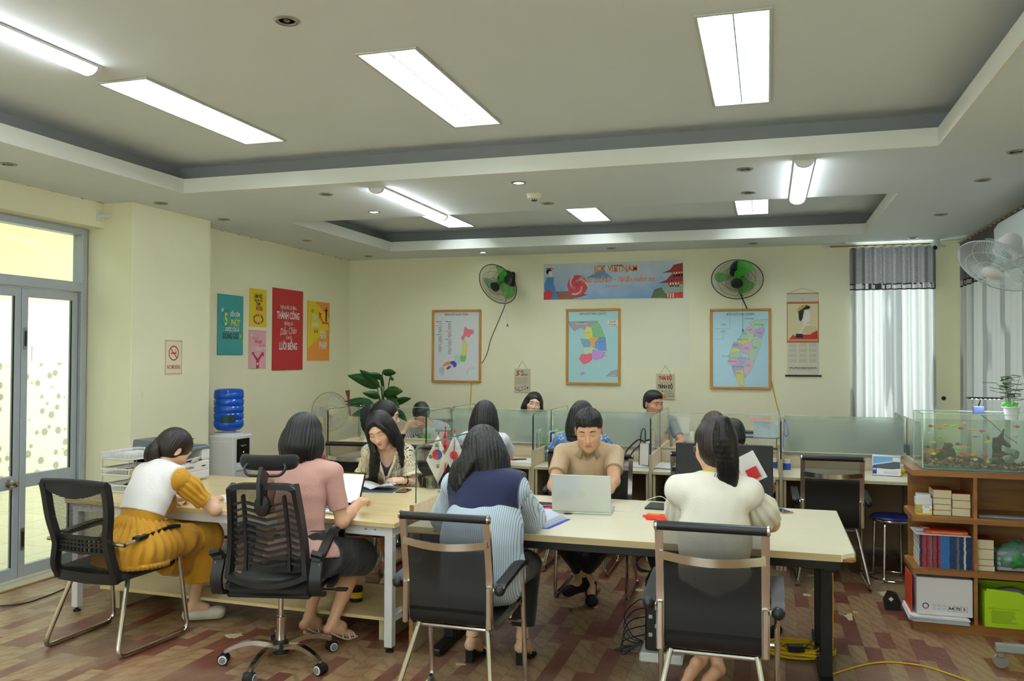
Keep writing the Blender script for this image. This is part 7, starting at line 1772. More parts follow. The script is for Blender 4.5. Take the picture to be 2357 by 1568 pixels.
tag(mk('driftwood',[(V,F_,0)],[mt('dark_driftwood',(40,28,26),.7,bump=(70,.6,(1,1,.3)))],None,loc=(1.435,6.07,1.10)),'dark upright piece of driftwood at the right of the aquarium','driftwood')
m = MB(); m.ball((0,0,0),(.062,.03,.022),mt('dark_cave',(26,20,18),.8),16,10); simple_thing('stone_cave','small dark cave below the orange stone in the aquarium','ornament',m,(1.262,6.03,1.052))
FC = {'r': (236,60,70),'o': (244,164,40),'g': (190,226,60),'p': (236,190,200),'s': (246,176,120),'m': (226,60,130),'w': (206,206,190),'G': (96,196,90),'R': (200,90,120),'y': (218,226,50),'t': (176,110,60),'d': (50,90,50),'k': (60,44,44)}
FN = {'r': 'red','o': 'orange','g': 'lime green','p': 'pale pink','s': 'long salmon-coloured','m': 'magenta','w': 'whitish','G': 'green','R': 'rose and white','y': 'yellow-green','t': 'brown upright','d': 'dark green','k': 'dark'}
FL = [(1.008,6.0,1.265,'r'),(1.053,5.95,1.258,'o'),(1.106,6.05,1.268,'o'),(1.136,5.95,1.273,'g'),(1.2,6.1,1.25,'r'),(1.221,6.1,1.281,'p'),(1.276,6.1,1.24,'s'),(1.322,6.1,1.234,'m'),(1.005,6.0,1.221,'w'),(1.051,5.95,1.202,'G'),(1.286,6.1,1.197,'R'),(1.328,5.95,1.177,'y'),(1.362,6.1,1.191,'t'),(1.04,6.1,1.153,'y'),(.982,5.95,1.135,'d'),(.979,6.1,1.087,'o'),(1.001,6.05,1.091,'o'),(1.016,6.0,1.108,'o'),(1.016,5.95,1.093,'y'),(1.067,6.05,1.113,'r'),(1.155,5.95,1.159,'k'),(1.185,5.95,1.142,'s'),(1.165,5.95,1.126,'G'),(1.17,5.95,1.101,'r'),(1.112,5.96,1.066,'o'),(1.243,5.97,1.092,'o'),(1.254,5.95,1.065,'w'),(1.312,5.95,1.09,'r'),(1.33,5.97,1.051,'y'),(1.527,6.1,1.268,'r'),(1.519,6.1,1.208,'w'),(1.166,6.0,1.072,'k')]
def zone(x,z): return ('near the surface' if z > 1.23 else 'mid-water' if z > 1.14 else 'just above the gravel') + (' at the left end' if x < 1.03 else ' above the mossy rock' if x < 1.14 and z > 1.14 else ' beside the mossy rock' if x < 1.2 else ' in the middle' if x < 1.31 else ' left of the driftwood' if x < 1.40 else ' at the right end')
fish = {}; cnt = {}
for i,(x,y,z,c) in enumerate(FL):
 key = FN[c] + ' fish ' + zone(x,z); cnt.setdefault(key,[]).append(i)
for i,(x,y,z,c) in enumerate(FL):
 rr = random.Random(i + 40); key = FN[c] + ' fish ' + zone(x,z); L_ = cnt[key]; s_ = 1.0
 if len(L_) > 1: od = sorted(L_,key=lambda j: FL[j][0]); key = ('leftmost ' if od[0] == i else 'rightmost ' if od[-1] == i else 'central ') + key
 ln = {'s': .040,'R': .034}.get(c,.024) / 2 * 1.25
 t = thing('aquarium_fish',key + ' of the aquarium','fish',(x,y,z),radians(rr.choice((0,180)) + rr.uniform(-25,25)),'fish in the aquarium')
 if c == 't': t.rotation_euler = (0,radians(80),0)
 mm = mt('fish_' + FN[c].replace(' ','_').replace('-','_'),FC[c],.35)
 hh = .0062 if c in 'sR' else .0085; m = MB(); m.ball((0,0,0),(ln,.0035,hh),mm,14,8); m.build('body',t)
 m = MB(); m.add([(-ln * .85,0,0),(-ln * 1.7,0,hh * .9),(-ln * 1.4,0,0),(-ln * 1.7,0,-hh * .9)],[(0,1,2),(0,2,3)],mm); m.build('tail_fin',t,solid=.0006)
 m = MB(); m.add([(-ln * .2,0,hh * .8),(ln * .35,0,hh * .8),(-ln * .3,0,hh * 1.6),(-ln * .3,0,-hh * .7),(ln * .15,0,-hh * .8),(-ln * .3,0,-hh * 1.5)],[(0,1,2),(3,5,4)],mm); m.build('fins',t,solid=.0006)
 m = MB(); m.ball((ln * .62,0,hh * .2),(.0014,.0042,.0014),ink,6,4); m.build('eyes',t)
t = thing('aquarium_lamp','black bar lamp on a bracket clipped over the aquarium','lamp',(1.325,6.19,1.355))
m = MB(); m.box(-.032,.032,-.012,.016,-.02,.035,mt('blue_grey_clip',(96,108,150),.4),.004); m.build('clip',t); m = MB(); m.tube([(0,0,.03),(.008,-.03,.085)],.005,black,8); m.build('arm',t)
m = MB(); m.box(-.075,.13,-.075,-.005,.085,.094,black,.003); m.build('lamp_bar',t)
m = MB()
for k in range(7): m.box(-.05 + .026 * k,-.042 + .026 * k,-.045,-.037,.0835,.085,mt('aquarium_led',(240,248,255),.4,emit=((225,240,255),260)))
m.build('led',t)
m = MB(); m.tube(spline([(.01,-.01,-.02),(.06,-.02,-.06),(.14,-.02,-.14),(.22,-.02,-.20)],6),.002,black,6); m.build('cord',t)
t = thing('hanging_plant_pot','white pot with a feathery green fern hooked over the aquarium rim','potted plant',(1.50,6.12,1.31))
m = MB(); m.lathe([(0,0),(.036,0),(.046,.075),(.056,.078),(.056,.083),(.044,.083),(.042,.065),(0,.065)],mt('white_ceramic',(240,242,242),.2),28); m.build('pot',t)
m = MB(); rr = random.Random(8); m_fern = mt('asparagus_fern_green',(38,92,34),.6); m_stem = mt('brown_stem',(76,60,40),.7)
for k in range(7):
 a = rr.uniform(0,6.28); b = rr.uniform(.12,.22); end = Vector((cos(a) * .05 - .02 * (k % 3),sin(a) * .03,.07 + b)); P = spline([(cos(a) * .012,sin(a) * .012,.06),(cos(a) * .02,sin(a) * .02,.06 + b * .5),tuple(end)],4); m.tube(P,.0012,m_stem,5)
 for q in range(5):
  base_ = Vector(P[-1 - q]); ang = rr.uniform(0,6.28); L_ = rr.uniform(.05,.095); dr = Vector((cos(ang),sin(ang) * .5,rr.uniform(-.1,.25)))
  for s_ in range(16):
   p = base_ + dr * L_ * s_ / 15; w_ = .020 * sin(pi * (s_ + 1) / 17) + .004
   for sd in (-1,1):
    v = Vector((-dr.y,dr.x,.15)).normalized() * sd * w_ + dr * .008; m.add([tuple(p),tuple(p + v + Vector((0,0,.0012))),tuple(p + v * .98 - Vector((0,0,.0012)))],[(0,1,2)],m_fern)
m.build('fronds',t,0)
m = MB(); gl_ = mt('bright_green_leaf',(92,200,62),.5)
for k in range(26): a = rr.uniform(0,6.28); r_ = rr.uniform(.01,.045); m.ball((cos(a) * r_ - .01,sin(a) * r_ * .8,.080 + rr.uniform(0,.028)),(.011,.009,.004),gl_,7,5,R=Matrix.Rotation(rr.uniform(-1,1),3,'X') @ Matrix.Rotation(rr.uniform(0,3),3,'Z'))
m.build('leaves',t)
# ---- things at the workstations
t = thing('desk_calendar','standing desk calendar showing a building and 08 on the rightmost desk','calendar',(.925,7.46,.7502),radians(-8))
for s in (-1,1):
 m = MB(); m.add([(-.105,s * .045,.002),(.105,s * .045,.002),(.105,s * .003,.165),(-.105,s * .003,.165)],[(0,1,2,3)],paper if s < 0 else m_fb); m.build('card',t,solid=.002)
M = frame((0,-.0462,.002),(1,0,0),(0,.042,.163)); m = MB(M); sky = mt('calendar_sky',(112,178,228),.5); gb = mt('calendar_building',(80,92,96),.5)
m.quad(-.10,.10,.055,.155,sky,.0012); m.poly([(-.10,.055),(.10,.055),(.10,.12),(.05,.115),(-.10,.085)],gb,.0016); m.poly([(-.10,.082),(.04,.11),(.06,.128),(-.10,.092)],mt('calendar_roof',(206,214,220),.5),.002); m.quad(.045,.10,.115,.150,paper,.002); m.poly([(-.105,.003),(.105,.003),(.105,.062),(.02,.052),(-.105,.062)],paper,.0024); m.poly(rrect(-.103,-.072,.012,.075,.004),m_fb,.003); m.text('08',-.088,.050,.024,paper,.0034,bold=.02)
for k in range(3): m.quad(-.02,.085,.018 + .008 * k,.020 + .008 * k,mt('grey_print',(150,158,170),.6),.003)
m.build('print',t)
m = MB(); m.tube([(-.10,0,0),(.10,0,0)],.0015,mt('calendar_blue_edge',(24,50,140),.4),6)
for k in range(24): x = -.095 + .19 * k / 23; m.tube([(x,.006 * cos(a),.166 + .006 * sin(a)) for a in [2 * pi * i / 8 for i in range(8)]],.0008,steel,4,closed=True)
m.build('wire_binding',t)
m = MB(); m.add([(-.108,-.05,0),(.108,-.05,0),(.108,.05,0),(-.108,.05,0)],[(0,1,2,3)],MAT['calendar_blue_edge']); m.build('base_card',t,solid=.003)
def jar(loc,r,h,col,label):
 t = thing('medicine_jar',label,'jar',loc); m = MB(); m.lathe([(0,0),(r,0),(r,h * .8),(r * .85,h * .84),(r * .85,h * .86)],white,20); m.build('jar',t); m = MB(); m.lathe([(r * 1.01,h * .10),(r * 1.01,h * .68)],mt('label_%d' % col[2],col,.4),20,cap=False); m.build('label_wrap',t); m = MB(); m.lathe([(r * .9,h * .86),(r * .9,h),(0,h)],white,20); m.build('lid',t)
jar((.155,7.50,.7502),.032,.095,(44,90,190),'white jar with a blue label right of the edge-on side divider'); jar((.045,7.60,.7502),.032,.088,(226,196,190),'white jar with a pale pink label left of the edge-on side divider')
t = thing('handbag','white handbag with black straps standing on papers in the middle bay','bag',(-1.005,7.46,.7502 + .014),radians(75))
m = MB(); m.prism([(-.10,0),(.10,0),(.085,.19),(-.085,.19)],-.045,.045,mt('white_leather',(230,228,220),.4),frame((0,0,0),(1,0,0),(0,0,1)))
for s in (-1,1): m.tube([(s * .10,-.045,0),(s * .085,-.045,.19),(s * .085,.045,.19),(s * .10,.045,0)],.004,black,6)
m.build('body',t)
for s in (-1,1): m = MB(); m.tube(spline([(-.05,s * .046,.12),(-.052,s * .05,.22),(-.03,s * .045,.30),(.03,s * .045,.30),(.052,s * .05,.22),(.05,s * .046,.12)],6),.0055,black,8); m.build('handle',t)
m = MB(); m.tube(spline([(.08,0,.18),(.12,.05,.20),(.10,.16,.12),(.02,.22,.02),(-.02,.20,.10),(-.04,.08,.21),(-.06,0,.19)],6),.007,black,8); m.build('shoulder_strap',t)
sheets('paper_stack','white papers under the white handbag',(-1.05,7.46,.7502),radians(5),.30,.32,10,j=.01); sheets('paper_stack','loose white papers in the bay right of the white handbag',(-.80,7.45,.7502),radians(-12),.26,.32,14,j=.02); sheets('paper_sheet','white sheet on the desk right of the long-haired back',(-2.09,7.45,.7502),radians(-20),.21,.28,2)
m = MB(); m.prism(rrect(-.036,.036,-.075,.075,.008),0,.008,black); simple_thing('notebook','small black notebook by the elbow of the woman in the white shirt','notebook',m,(-2.21,7.50,.7502),radians(-60))
m = MB(); m.prism(rrect(-.036,.036,-.075,.075,.008),-.004,.004,black); o = simple_thing('smartphone','black phone held up by the smiling woman in profile','phone',m,(-3.20,7.05,.93),0); o.rotation_euler = (radians(60),0,radians(-20))
t = thing('green_basket','lime green perforated basket full of papers beside the smiling woman','basket',(-3.24,7.86,.7502))
m_gb = mt('lime_plastic',(104,196,46),.4); m = MB()
for i in range(9):
 for j in range(6):
  x = -.06 + .015 * j
  m.box(x - .0035,x + .0035,-.05,-.046,.02 * i,.02 * i + .02,m_gb); m.box(x - .0035,x + .0035,.046,.05,.02 * i,.02 * i + .02,m_gb)
for i in range(10): m.box(-.064,.024,-.0505,-.046,.02 * i,.02 * i + .006,m_gb); m.box(-.064,.024,.046,.0505,.02 * i,.02 * i + .006,m_gb); m.box(-.0645,-.060,-.05,.05,.02 * i,.02 * i + .012,m_gb); m.box(.020,.0245,-.05,.05,.02 * i,.02 * i + .012,m_gb)
m.build('basket',t)
m = MB()
for k in range(6): m.box(-.055 + .012 * k,-.050 + .012 * k,-.04,.04,.01,.23 + .008 * (k % 3),paper,M=RY(.03 * k))
m.build('papers',t)
m = MB(); m.box(-.10,.10,-.003,.003,0,.19,paper); m.box(.085,.10,-.0035,.0035,0,.19,mt('orange_print',(226,110,50),.5)); simple_thing('leaflet','white leaflet with an orange edge leaning behind the green basket','leaflet',m,(-3.20,8.0,.7502),radians(10))
m = MB()
for k in range(9): m.box(-.10,.10,-.075 + .016 * k,-.065 + .016 * k,.0,.24 + .012 * (k % 4),[paper,m_fb,paper,mt('lime_file',(150,200,90),.5),paper][k % 5],M=T(0,.004 * k,0) @ RX(-.10 + .02 * k))
simple_thing('file_rack','blue rack of papers and files left of the dotted blouse','files',m,(-1.83,7.56,.7502),radians(80))
m = MB(); m.box(-.15,.15,-.10,.10,0,.20,mt('blue_grey_file_box',(120,138,152),.5),.004); simple_thing('file_box','blue-grey file box blurred behind the frosted divider below the far woman','file box',m,(-2.16,8.15,.7502)); m = MB(); m.box(-.10,.10,-.09,.09,0,.27,mt('pale_green_box',(176,208,180),.5),.004); simple_thing('file_box','pale green file box behind the frosted divider near its right edge','file box',m,(-2.02,8.32,.7502))
m = MB(); m.box(-.17,.17,-.10,.10,0,.21,mt('light_grey_organiser',(170,182,184),.5),.004)
for i in range(3):
 for k in range(7): m.box(-.13 + .10 * i + .010 * k,-.126 + .10 * i + .010 * k,-.102,-.10,.12,.17,grey,M=None)
simple_thing('desk_organiser','pale grey slotted organiser behind the rightmost frosted divider','organiser',m,(.93,8.05,.7502)); m = MB(); m.box(-.06,.06,-.05,.05,0,.30,mt('grey_blue_box',(140,156,166),.5),.004); simple_thing('file_box','grey-blue box left of the pale organiser behind frosted glass','file box',m,(.69,8.12,.7502)); m = MB(); m.lathe([(0,0),(.03,0),(.03,.13),(.012,.16),(0,.16)],mt('yellow_bottle',(206,196,60),.4),16); simple_thing('bottle','yellow bottle blurred left of the pale organiser','bottle',m,(.74,7.95,.7502))
m = MB(); m.tube(spline([(-.14,0,.0),(-.10,0,.055),(0,0,.085),(.10,0,.06),(.15,0,.0)],6),.004,mt('dark_wire',(40,40,42),.5),6); simple_thing('curved_wire','thin dark wire arching behind the rightmost divider','wire',m,(.50,7.88,.76))
m = MB(); m.box(-.06,.06,-.04,.04,0,.07,white,.008); simple_thing('plastic_tub','white plastic tub behind the desk calendar','tub',m,(1.03,7.65,.7502)); m = MB(); m.ball((0,0,.025),(.02,.02,.025),m_yel,10,8); simple_thing('toy_ball','small yellow toy half hidden behind the desk calendar','toy',m,(1.06,7.55,.7502))
t = thing('paper_tray','grey desk tray piled with papers behind the clear divider at the right','letter tray',(-.08,8.12,.7502))
for z in (.10,.22): m = MB(); m.box(-.17,.17,-.12,.12,z,z + .006,mt('tray_grey',(120,132,138),.4),.001); m.box(-.17,.17,-.12,-.116,z,z + .04,MAT['tray_grey']); m.box(-.17,-.166,-.12,.12,z,z + .04,MAT['tray_grey']); m.build('tray',t)
for x in (-.16,.16):
 for y in (-.11,.11): m = MB(); m.tube([(x,y,0),(x,y,.26)],.004,steel,6); m.build('rod',t)
sheets('paper_stack','untidy papers and black clips piled in the grey desk tray',(-.09,8.10,.7502 + .228),radians(8),.28,.20,26,j=.02,cat='paper'); m = MB(); m.box(-.14,.14,-.08,.08,0,.02,black,.004); simple_thing('folded_device','black folded device on the papers in the grey desk tray','device',m,(-.10,8.13,.7502 + .252),radians(-9))
m = MB(); m.box(-.105,.105,-.001,.001,-.07,.07,mt('pale_blue_sheet2',(206,222,232),.7)); simple_thing('note_sheet','pale blue sheet stuck on the clear divider at the right','note',m,(-.015,7.745,1.07)); m = MB(); m.box(-.09,.0,-.0012,.0,-.010,.010,mt('pink_note',(238,168,176),.7)); m.box(.0,.09,-.0012,.0,-.012,.008,MAT['pink_note']); simple_thing('pink_note_strip','pink note strip stuck along the top of the clear divider','note',m,(-.07,7.7265,1.165))
t = thing('blue_lanyard','bright blue lanyard hanging on the edge-on side divider','lanyard',(.135,7.40,1.19)); m = MB(); m.tube(spline([(0,0,0),(.02,0,-.05),(.03,0,-.12),(.005,0,-.14),(-.005,0,-.06),(0,0,0)],6),1,mt('blue_ribbon',(36,70,210),.4),flat=(.008,.002)); m.tube([(-.01,0,-.10),(-.012,0,-.24)],1,MAT['blue_ribbon'],flat=(.005,.002)); m.tube(spline([(-.03,0,.01),(0,0,.02),(.01,0,.0)],5),.003,steel,6); m.build('ribbon',t)
def small_plant(name,label,loc,col,n,L_,seed):
 t = thing(name,label,'potted plant',loc); rr = random.Random(seed); m = MB(); m.lathe([(0,0),(.05,0),(.06,.09),(.05,.09),(0,.08)],white,20); m.build('pot',t); m = MB()
 for k in range(n):
  a = rr.uniform(0,6.28); h = rr.uniform(.5,1) * L_; e = Vector((cos(a) * .07,sin(a) * .07,.09 + h)); m.tube([(0,0,.08),tuple(e * .6 + Vector((0,0,.03))),tuple(e)],.002,m_fern,5); m.ball(tuple(e),(.028,.016,.004),col,8,5,R=Matrix.Rotation(rr.uniform(-1,1),3,'Y') @ Matrix.Rotation(a,3,'Z'))
 m.build('foliage',t)
small_plant('leafy_plant','small green plant blurred behind the rightmost frosted divider',(.235,8.05,.7502),mt('mid_green_leaf',(60,120,56),.5),34,.17,3); small_plant('leafy_plant','olive plant in the far bay under the grey desk tray',(-.13,8.0,.7502),mt('olive_leaf',(110,112,44),.5),16,.06,6)
m = MB(); m.box(-.14,.14,-.09,.09,.0,.015,mt('laptop_grey',(110,116,122),.4),.003); m.box(-.14,.14,.085,.09,.012,.20,MAT['laptop_grey'],.002); simple_thing('open_laptop_far','grey laptop in front of the woman in the striped shirt','laptop',m,(-3.20,8.2,.7502),radians(190)).name = 'laptop_computer'
# ================================================================ on the walls
C = lambda c,r=.55: mt('print_%d_%d_%d' % c,c,r)
WH,BK,RD,YE,TE,PK,OR,GR = (240,240,236),(28,28,32),(182,36,38),(224,196,28),(62,156,156),(232,176,184),(236,150,54),(44,66,78)
def board(name,label,cat,wall,a0,a1,z0,z1,col,t=.008):
 P,U = ((a0,YB - .001,z0),(1,0,0)) if wall == 'b' else ((XL + .001 if wall == 'l' else -4.969,a0,z0),(0,1,0))
 M = frame(P,U,(0,0,1)); m = MB(M); m.box(0,a1 - a0,0,z1 - z0,0,t,col if not isinstance(col,tuple) else C(col)); o = m.build(name); tag(o,label,cat)
 return o,MB(M @ T(0,0,t + .0004)),a1 - a0,z1 - z0
def texts(m,w,h,L):
 for s,x,y,sz,c,*o in L:
  k = o[0] if o else {}; m.text(s,x * w,y * h,sz,C(c),.0012,**k)
B_ = dict(sx=.62,bold=.025); N_ = dict(sx=.62)
o,m,w,h = board('poster','teal poster about five minutes early, leftmost on the left wall','poster','l',7.166,7.59,1.712,2.325,TE)
m.disc(.33 * w,.60 * h,.085,C(GR),0,28,r0=.081)
texts(m,w,h,[('ĐẾN SỚM',.66,.675,.060,WH,B_),('5',.31,.58,.17,(228,226,60),B_),('PHÚT',.68,.53,.098,(228,226,60),B_),('ĐƯỢC COI LÀ',.56,.425,.056,WH,B_),('ĐÚNG GIỜ',.50,.31,.086,GR,B_),('“',.17,.68,.14,WH,B_),('”',.88,.25,.14,YE,B_)]); m.build('print',o)
o,m,w,h = board('poster','yellow teamwork poster, upper one of the two small posters','poster','l',7.707,8.016,2.017,2.423,(226,196,36))
texts(m,w,h,[('LÀM VIỆC',.5,.80,.058,BK,B_),('TRÊN TINH THẦN',.5,.69,.030,BK,B_),('TEAM',.48,.60,.050,BK,B_),('WORK',.55,.48,.068,RD,B_)])
rr = random.Random(3)
for k in range(16): a = pi * 2 * k / 16; c = [RD,(60,90,160),BK,(220,120,40),(120,60,120)][k % 5]; x,y = .5 * w + .085 * cos(a),.21 * h + .045 * sin(a); m.disc(x,y + .012,.008,C((226,170,130)),.0005,10); m.poly([(x - .010,y - .016),(x + .010,y - .016),(x + .007,y + .008),(x - .007,y + .008)],C(c),.0008)
m.build('print',o)
o,m,w,h = board('poster','pale pink poster with a forked red arrow, lower of the two small posters','poster','l',7.699,8.012,1.571,1.981,PK)
texts(m,w,h,[('“',.12,.80,.10,WH,B_),('Thay đổi',.34,.78,.030,RD,dict(shear=.3)),('THÓI QUEN',.52,.69,.040,RD,B_),('Thay đổi',.72,.60,.030,RD,dict(shear=.3)),('CUỘC ĐỜI',.55,.51,.040,WH,B_),('”',.90,.47,.08,WH,B_)])
for P in ([(.42,.0),(.58,.0),(.58,.20),(.78,.34),(.86,.30),(.86,.42),(.68,.42),(.73,.39),(.42,.20)],[(.44,.19),(.18,.39),(.15,.30),(.15,.42),(.33,.42),(.28,.385),(.52,.24)]): m.poly([(x * w,y * h) for x,y in P],C((186,40,56)),.0006)
m.quad(.46 * w,.54 * w,.09 * h,.15 * h,C(WH),.001); m.build('print',o)
o,m,w,h = board('poster','large red poster with white lettering on the left wall','poster','l',8.138,8.77,1.545,2.463,RD)
texts(m,w,h,[('TRÊN BƯỚC ĐƯỜNG',.5,.77,.058,WH,N_),('THÀNH CÔNG',.5,.67,.112,WH,B_),('không có',.5,.58,.07,WH,dict(sx=.7,shear=.35)),('Dấu Chân',.5,.48,.11,WH,dict(sx=.75,shear=.3,rot=.08)),('CỦA KẺ',.52,.40,.052,WH,N_),('LƯỜI BIẾNG',.5,.29,.112,WH,B_)]); m.build('print',o)
o,m,w,h = board('poster','orange and yellow vision poster, rightmost on the left wall','poster','l',8.88,9.40,1.652,2.367,OR)
m.poly([(0,.2 * h),(.95 * w,.55 * h),(w,.72 * h),(.3 * w,h),(0,h)],C((232,200,40)),0)
texts(m,w,h,[('CÓ',.20,.83,.050,BK,B_),('TẦM',.30,.72,.088,WH,B_),('NHÌN',.33,.60,.088,WH,B_),('LÀ CÓ',.37,.49,.050,BK,B_),('GIẢI',.69,.43,.125,WH,B_),('PHÁP',.69,.25,.125,WH,B_)])
m.poly([(x * w,y * h) for x,y in ((1,.56),(.93,.66),(.68,.66),(.57,.77),(.62,.80),(.49,.83),(.51,.70),(.54,.74),(.66,.63),(.92,.63))],C((214,44,34)),.0008); m.poly([(x * w,y * h) for x,y in ((.80,.67),(.86,.67),(.87,.84),(.90,.86),(.88,.89),(.80,.88),(.74,.87),(.80,.84))],C(BK),.001); m.disc(.84 * w,.905 * h,.012,C(BK),.001); m.build('print',o)
o,m,w,h = board('no_smoking_sign','small clear NO SMOKING sign screwed to the pillar','sign','p',6.077,6.303,1.535,1.841,mt('cream_acrylic',(232,230,196),.2),.004)
r_ = C((200,52,48))
for a in ((.008,.012,.008,h - .008),(w - .012,w - .008,.008,h - .008),(.008,w - .008,.008,.012),(.008,w - .008,h - .012,h - .008)): m.quad(*a,r_)
m.disc(w / 2,.62 * h,.066,r_,0,32,r0=.055); c_ = T(w / 2,.62 * h,.0004); m.box(-.058,.058,-.005,.005,0,.0004,r_,M=c_ @ RZ(-.8)); m.box(-.038,.034,-.007,.007,0,.0003,r_,M=c_); m.tube([(.02,.012,0),(.03,.022,0),(.018,.030,0),(.026,.040,0)],.003,r_,4,M=c_)
m.text('NO SMOKING',w / 2,.22 * h,.046,r_,0,sx=.58,bold=.03)
for x in (.01,w - .01):
 for y in (.01,h - .01): m.disc(x,y,.006,steel,.001,10)
m.build('print',o)
# ---- framed maps
m_gf = mt('gold_brown_frame',(200,142,66),.35,.1,bump=(120,.5))
def fmap(label,x0,x1,z0,z1,bg,title):
 t = thing('framed_map',label,'map',(x0,YB,z0)); w,h = x1 - x0,z1 - z0; M = frame((0,-.004,0),(1,0,0),(0,0,1)); b = .028
 m = MB(M)
 for a in ((0,w,0,b),(0,w,h - b,h),(0,b,b,h - b),(w - b,w,b,h - b)): m.box(*a,0,.022,m_gf,.005)
 n = 60
 for k in range(n):
  for q in (0,1): m.box(w * k / n,w * (k + .5) / n,q * (h - .004),q * (h - .004) + .004,.020,.024,C((206,150,66)))
 m.build('frame',t); m = MB(M); m.box(b,w - b,b,h - b,0,.006,mt('map_%d' % bg[0],bg,.22)); s_ = m.build('sheet',t)
 m = MB(M @ T(b,b,.0066)); W,H = w - 2 * b,h - 2 * b; m.text(title,W * .5,H * .96,.036,ink,.001,sx=.95); return t,s_,m,W,H
def polys(m,W,H,box,L,z=0):
 x0,x1,y0,y1 = box
 for c,pts in L:
  P = [((u - x0) / (x1 - x0) * W,(y1 - v) / (y1 - y0) * H) for u,v in pts]; cx = sum(p[0] for p in P) / len(P); cy = sum(p[1] for p in P) / len(P)
  m.poly([(cx + (x - cx) * 1.012,cy + (y - cy) * 1.012) for x,y in P],C((90,92,96)),z); m.poly([(cx + (x - cx) * .985,cy + (y - cy) * .985) for x,y in P],C(c),z + .0004); z += .00002
t,s_,m,W,H = fmap('framed white map of Japan, leftmost of the three wall maps',-4.064,-3.407,1.379,2.295,(226,232,236),'BẢN ĐỒ NHẬT BẢN')
polys(m,W,H,(165,605,568,1220),[((238,130,140),((465,708),(500,735),(545,740),(555,770),(520,790),(510,812),(470,800),(455,838),(435,830),(432,805),(450,790),(455,760))),((232,226,120),((450,840),(472,845),(492,890),(485,935),(478,990),(455,975),(435,985),(425,970),(445,930),(440,885))),((132,198,96),((435,985),(478,990),(475,1025),(458,1045),(430,1035),(420,1000))),((190,222,222),((385,975),(400,990),(425,975),(420,1005),(430,1040),(408,1062),(385,1040),(365,1030),(370,1000))),((84,76,176),((330,1038),(365,1035),(388,1060),(385,1085),(362,1102),(350,1075),(328,1065))),((240,146,66),((248,1085),(270,1055),(310,1040),(330,1045),(325,1068),(290,1078),(262,1090))),((150,84,176),((285,1105),(315,1080),(335,1085),(325,1105),(295,1122))),((196,200,204),((220,1105),(250,1095),(268,1110),(262,1150),(245,1185),(235,1160),(218,1140)))])
rr = random.Random(1)
for cx,rows,c0 in ((.10,((.86,RD),(.80,YE),(.67,(110,190,70)),(.53,(190,222,222))),0),(.31,((.86,(84,76,176)),(.72,OR),(.60,(150,84,176)),(.50,(200,200,200))),0)):
 for i,(y,c) in enumerate(rows):
  m.quad((cx - .05) * W,(cx - .01) * W,(y - .006) * H,(y + .006) * H,C(c)); m.quad(cx * W,(cx + .07) * W,(y - .003) * H,(y + .003) * H,C((90,90,96)))
  nxt = rows[i + 1][0] if i < len(rows) - 1 else y - .14
  yy = y - .022
  while yy > nxt + .018: m.quad((cx + .0) * W,(cx + rr.uniform(.05,.09)) * W,(yy - .0022) * H,(yy + .0022) * H,C((110,110,116))); yy -= .0115
m.tube([(.74 * W,.08 * H,0),(.74 * W,.13 * H,0),(.80 * W,.18 * H,0),(.92 * W,.18 * H,0)],.001,ink,4); m.build('print',s_)
t,s_,m,W,H = fmap('framed pale blue map of South Korea, middle of the three wall maps',-2.325,-1.665,1.375,2.284,(178,222,226),'BẢN ĐỒ HÀN QUỐC')
polys(m,W,H,(1440,1920,560,1240),[((176,172,182),((1442,660),(1720,655),(1725,690),(1660,700),(1590,740),(1560,720),(1500,750),(1455,700))),((228,226,130),((1620,705),(1665,715),(1680,800),(1640,830),(1605,820),(1590,760))),((140,200,146),((1660,700),(1725,665),(1760,720),(1795,810),(1740,815),(1680,800),(1665,730))),((240,176,70),((1645,820),(1740,805),(1720,840),(1690,860),(1695,905),(1655,890))),((136,176,204),((1560,820),(1640,835),(1655,890),(1640,905),(1590,905),(1570,870))),((120,164,226),((1700,860),(1740,815),(1800,815),(1810,940),(1750,935),(1700,910))),((206,230,190),((1590,905),(1690,905),(1675,960),(1600,975),(1580,945))),((236,112,128),((1565,975),(1660,965),(1675,1020),(1640,1050),(1590,1070),(1545,1020))),((210,156,226),((1675,930),(1750,940),(1800,960),(1770,1010),(1700,1030),(1665,980))),((180,140,220),((1550,1160),(1580,1143),(1606,1150),(1580,1172))),((176,172,182),((1800,1180),(1860,1130),(1915,1115),(1915,1185)))])
for u,v in ((1612,770),(1650,800),(1672,735),(1690,795),(1655,855),(1740,860),(1735,930),(1788,958),(1775,990),(1602,992),(1625,930),(1690,945)): m.disc((u - 1440) / 480 * W,(1240 - v) / 680 * H,.004,ink,.002,8)
m.quad(.79 * W,W,.79 * H,.87 * H,C(WH),.001); texts(m,W,H,[('South',.89,.85,.040,BK,dict(sx=.9)),('Korea',.89,.81,.040,BK,dict(sx=.9)),('NORTH KOREA',.26,.82,.020,WH),('Pyongyang',.26,.845,.016,BK),('JAPAN',.91,.10,.020,WH),('Seoul',.42,.70,.016,BK),('Andong',.68,.57,.014,BK),('Busan',.76,.37,.014,BK)]); m.build('print',s_)
t,s_,m,W,H = fmap('framed pale blue map of Taiwan, rightmost and largest of the wall maps',-.63,.04,1.345,2.26,(172,214,230),'BẢN ĐỒ ĐÀI LOAN')
g1,p1,v1,y1 = (186,220,190),(226,196,212),(196,184,224),(222,222,150)
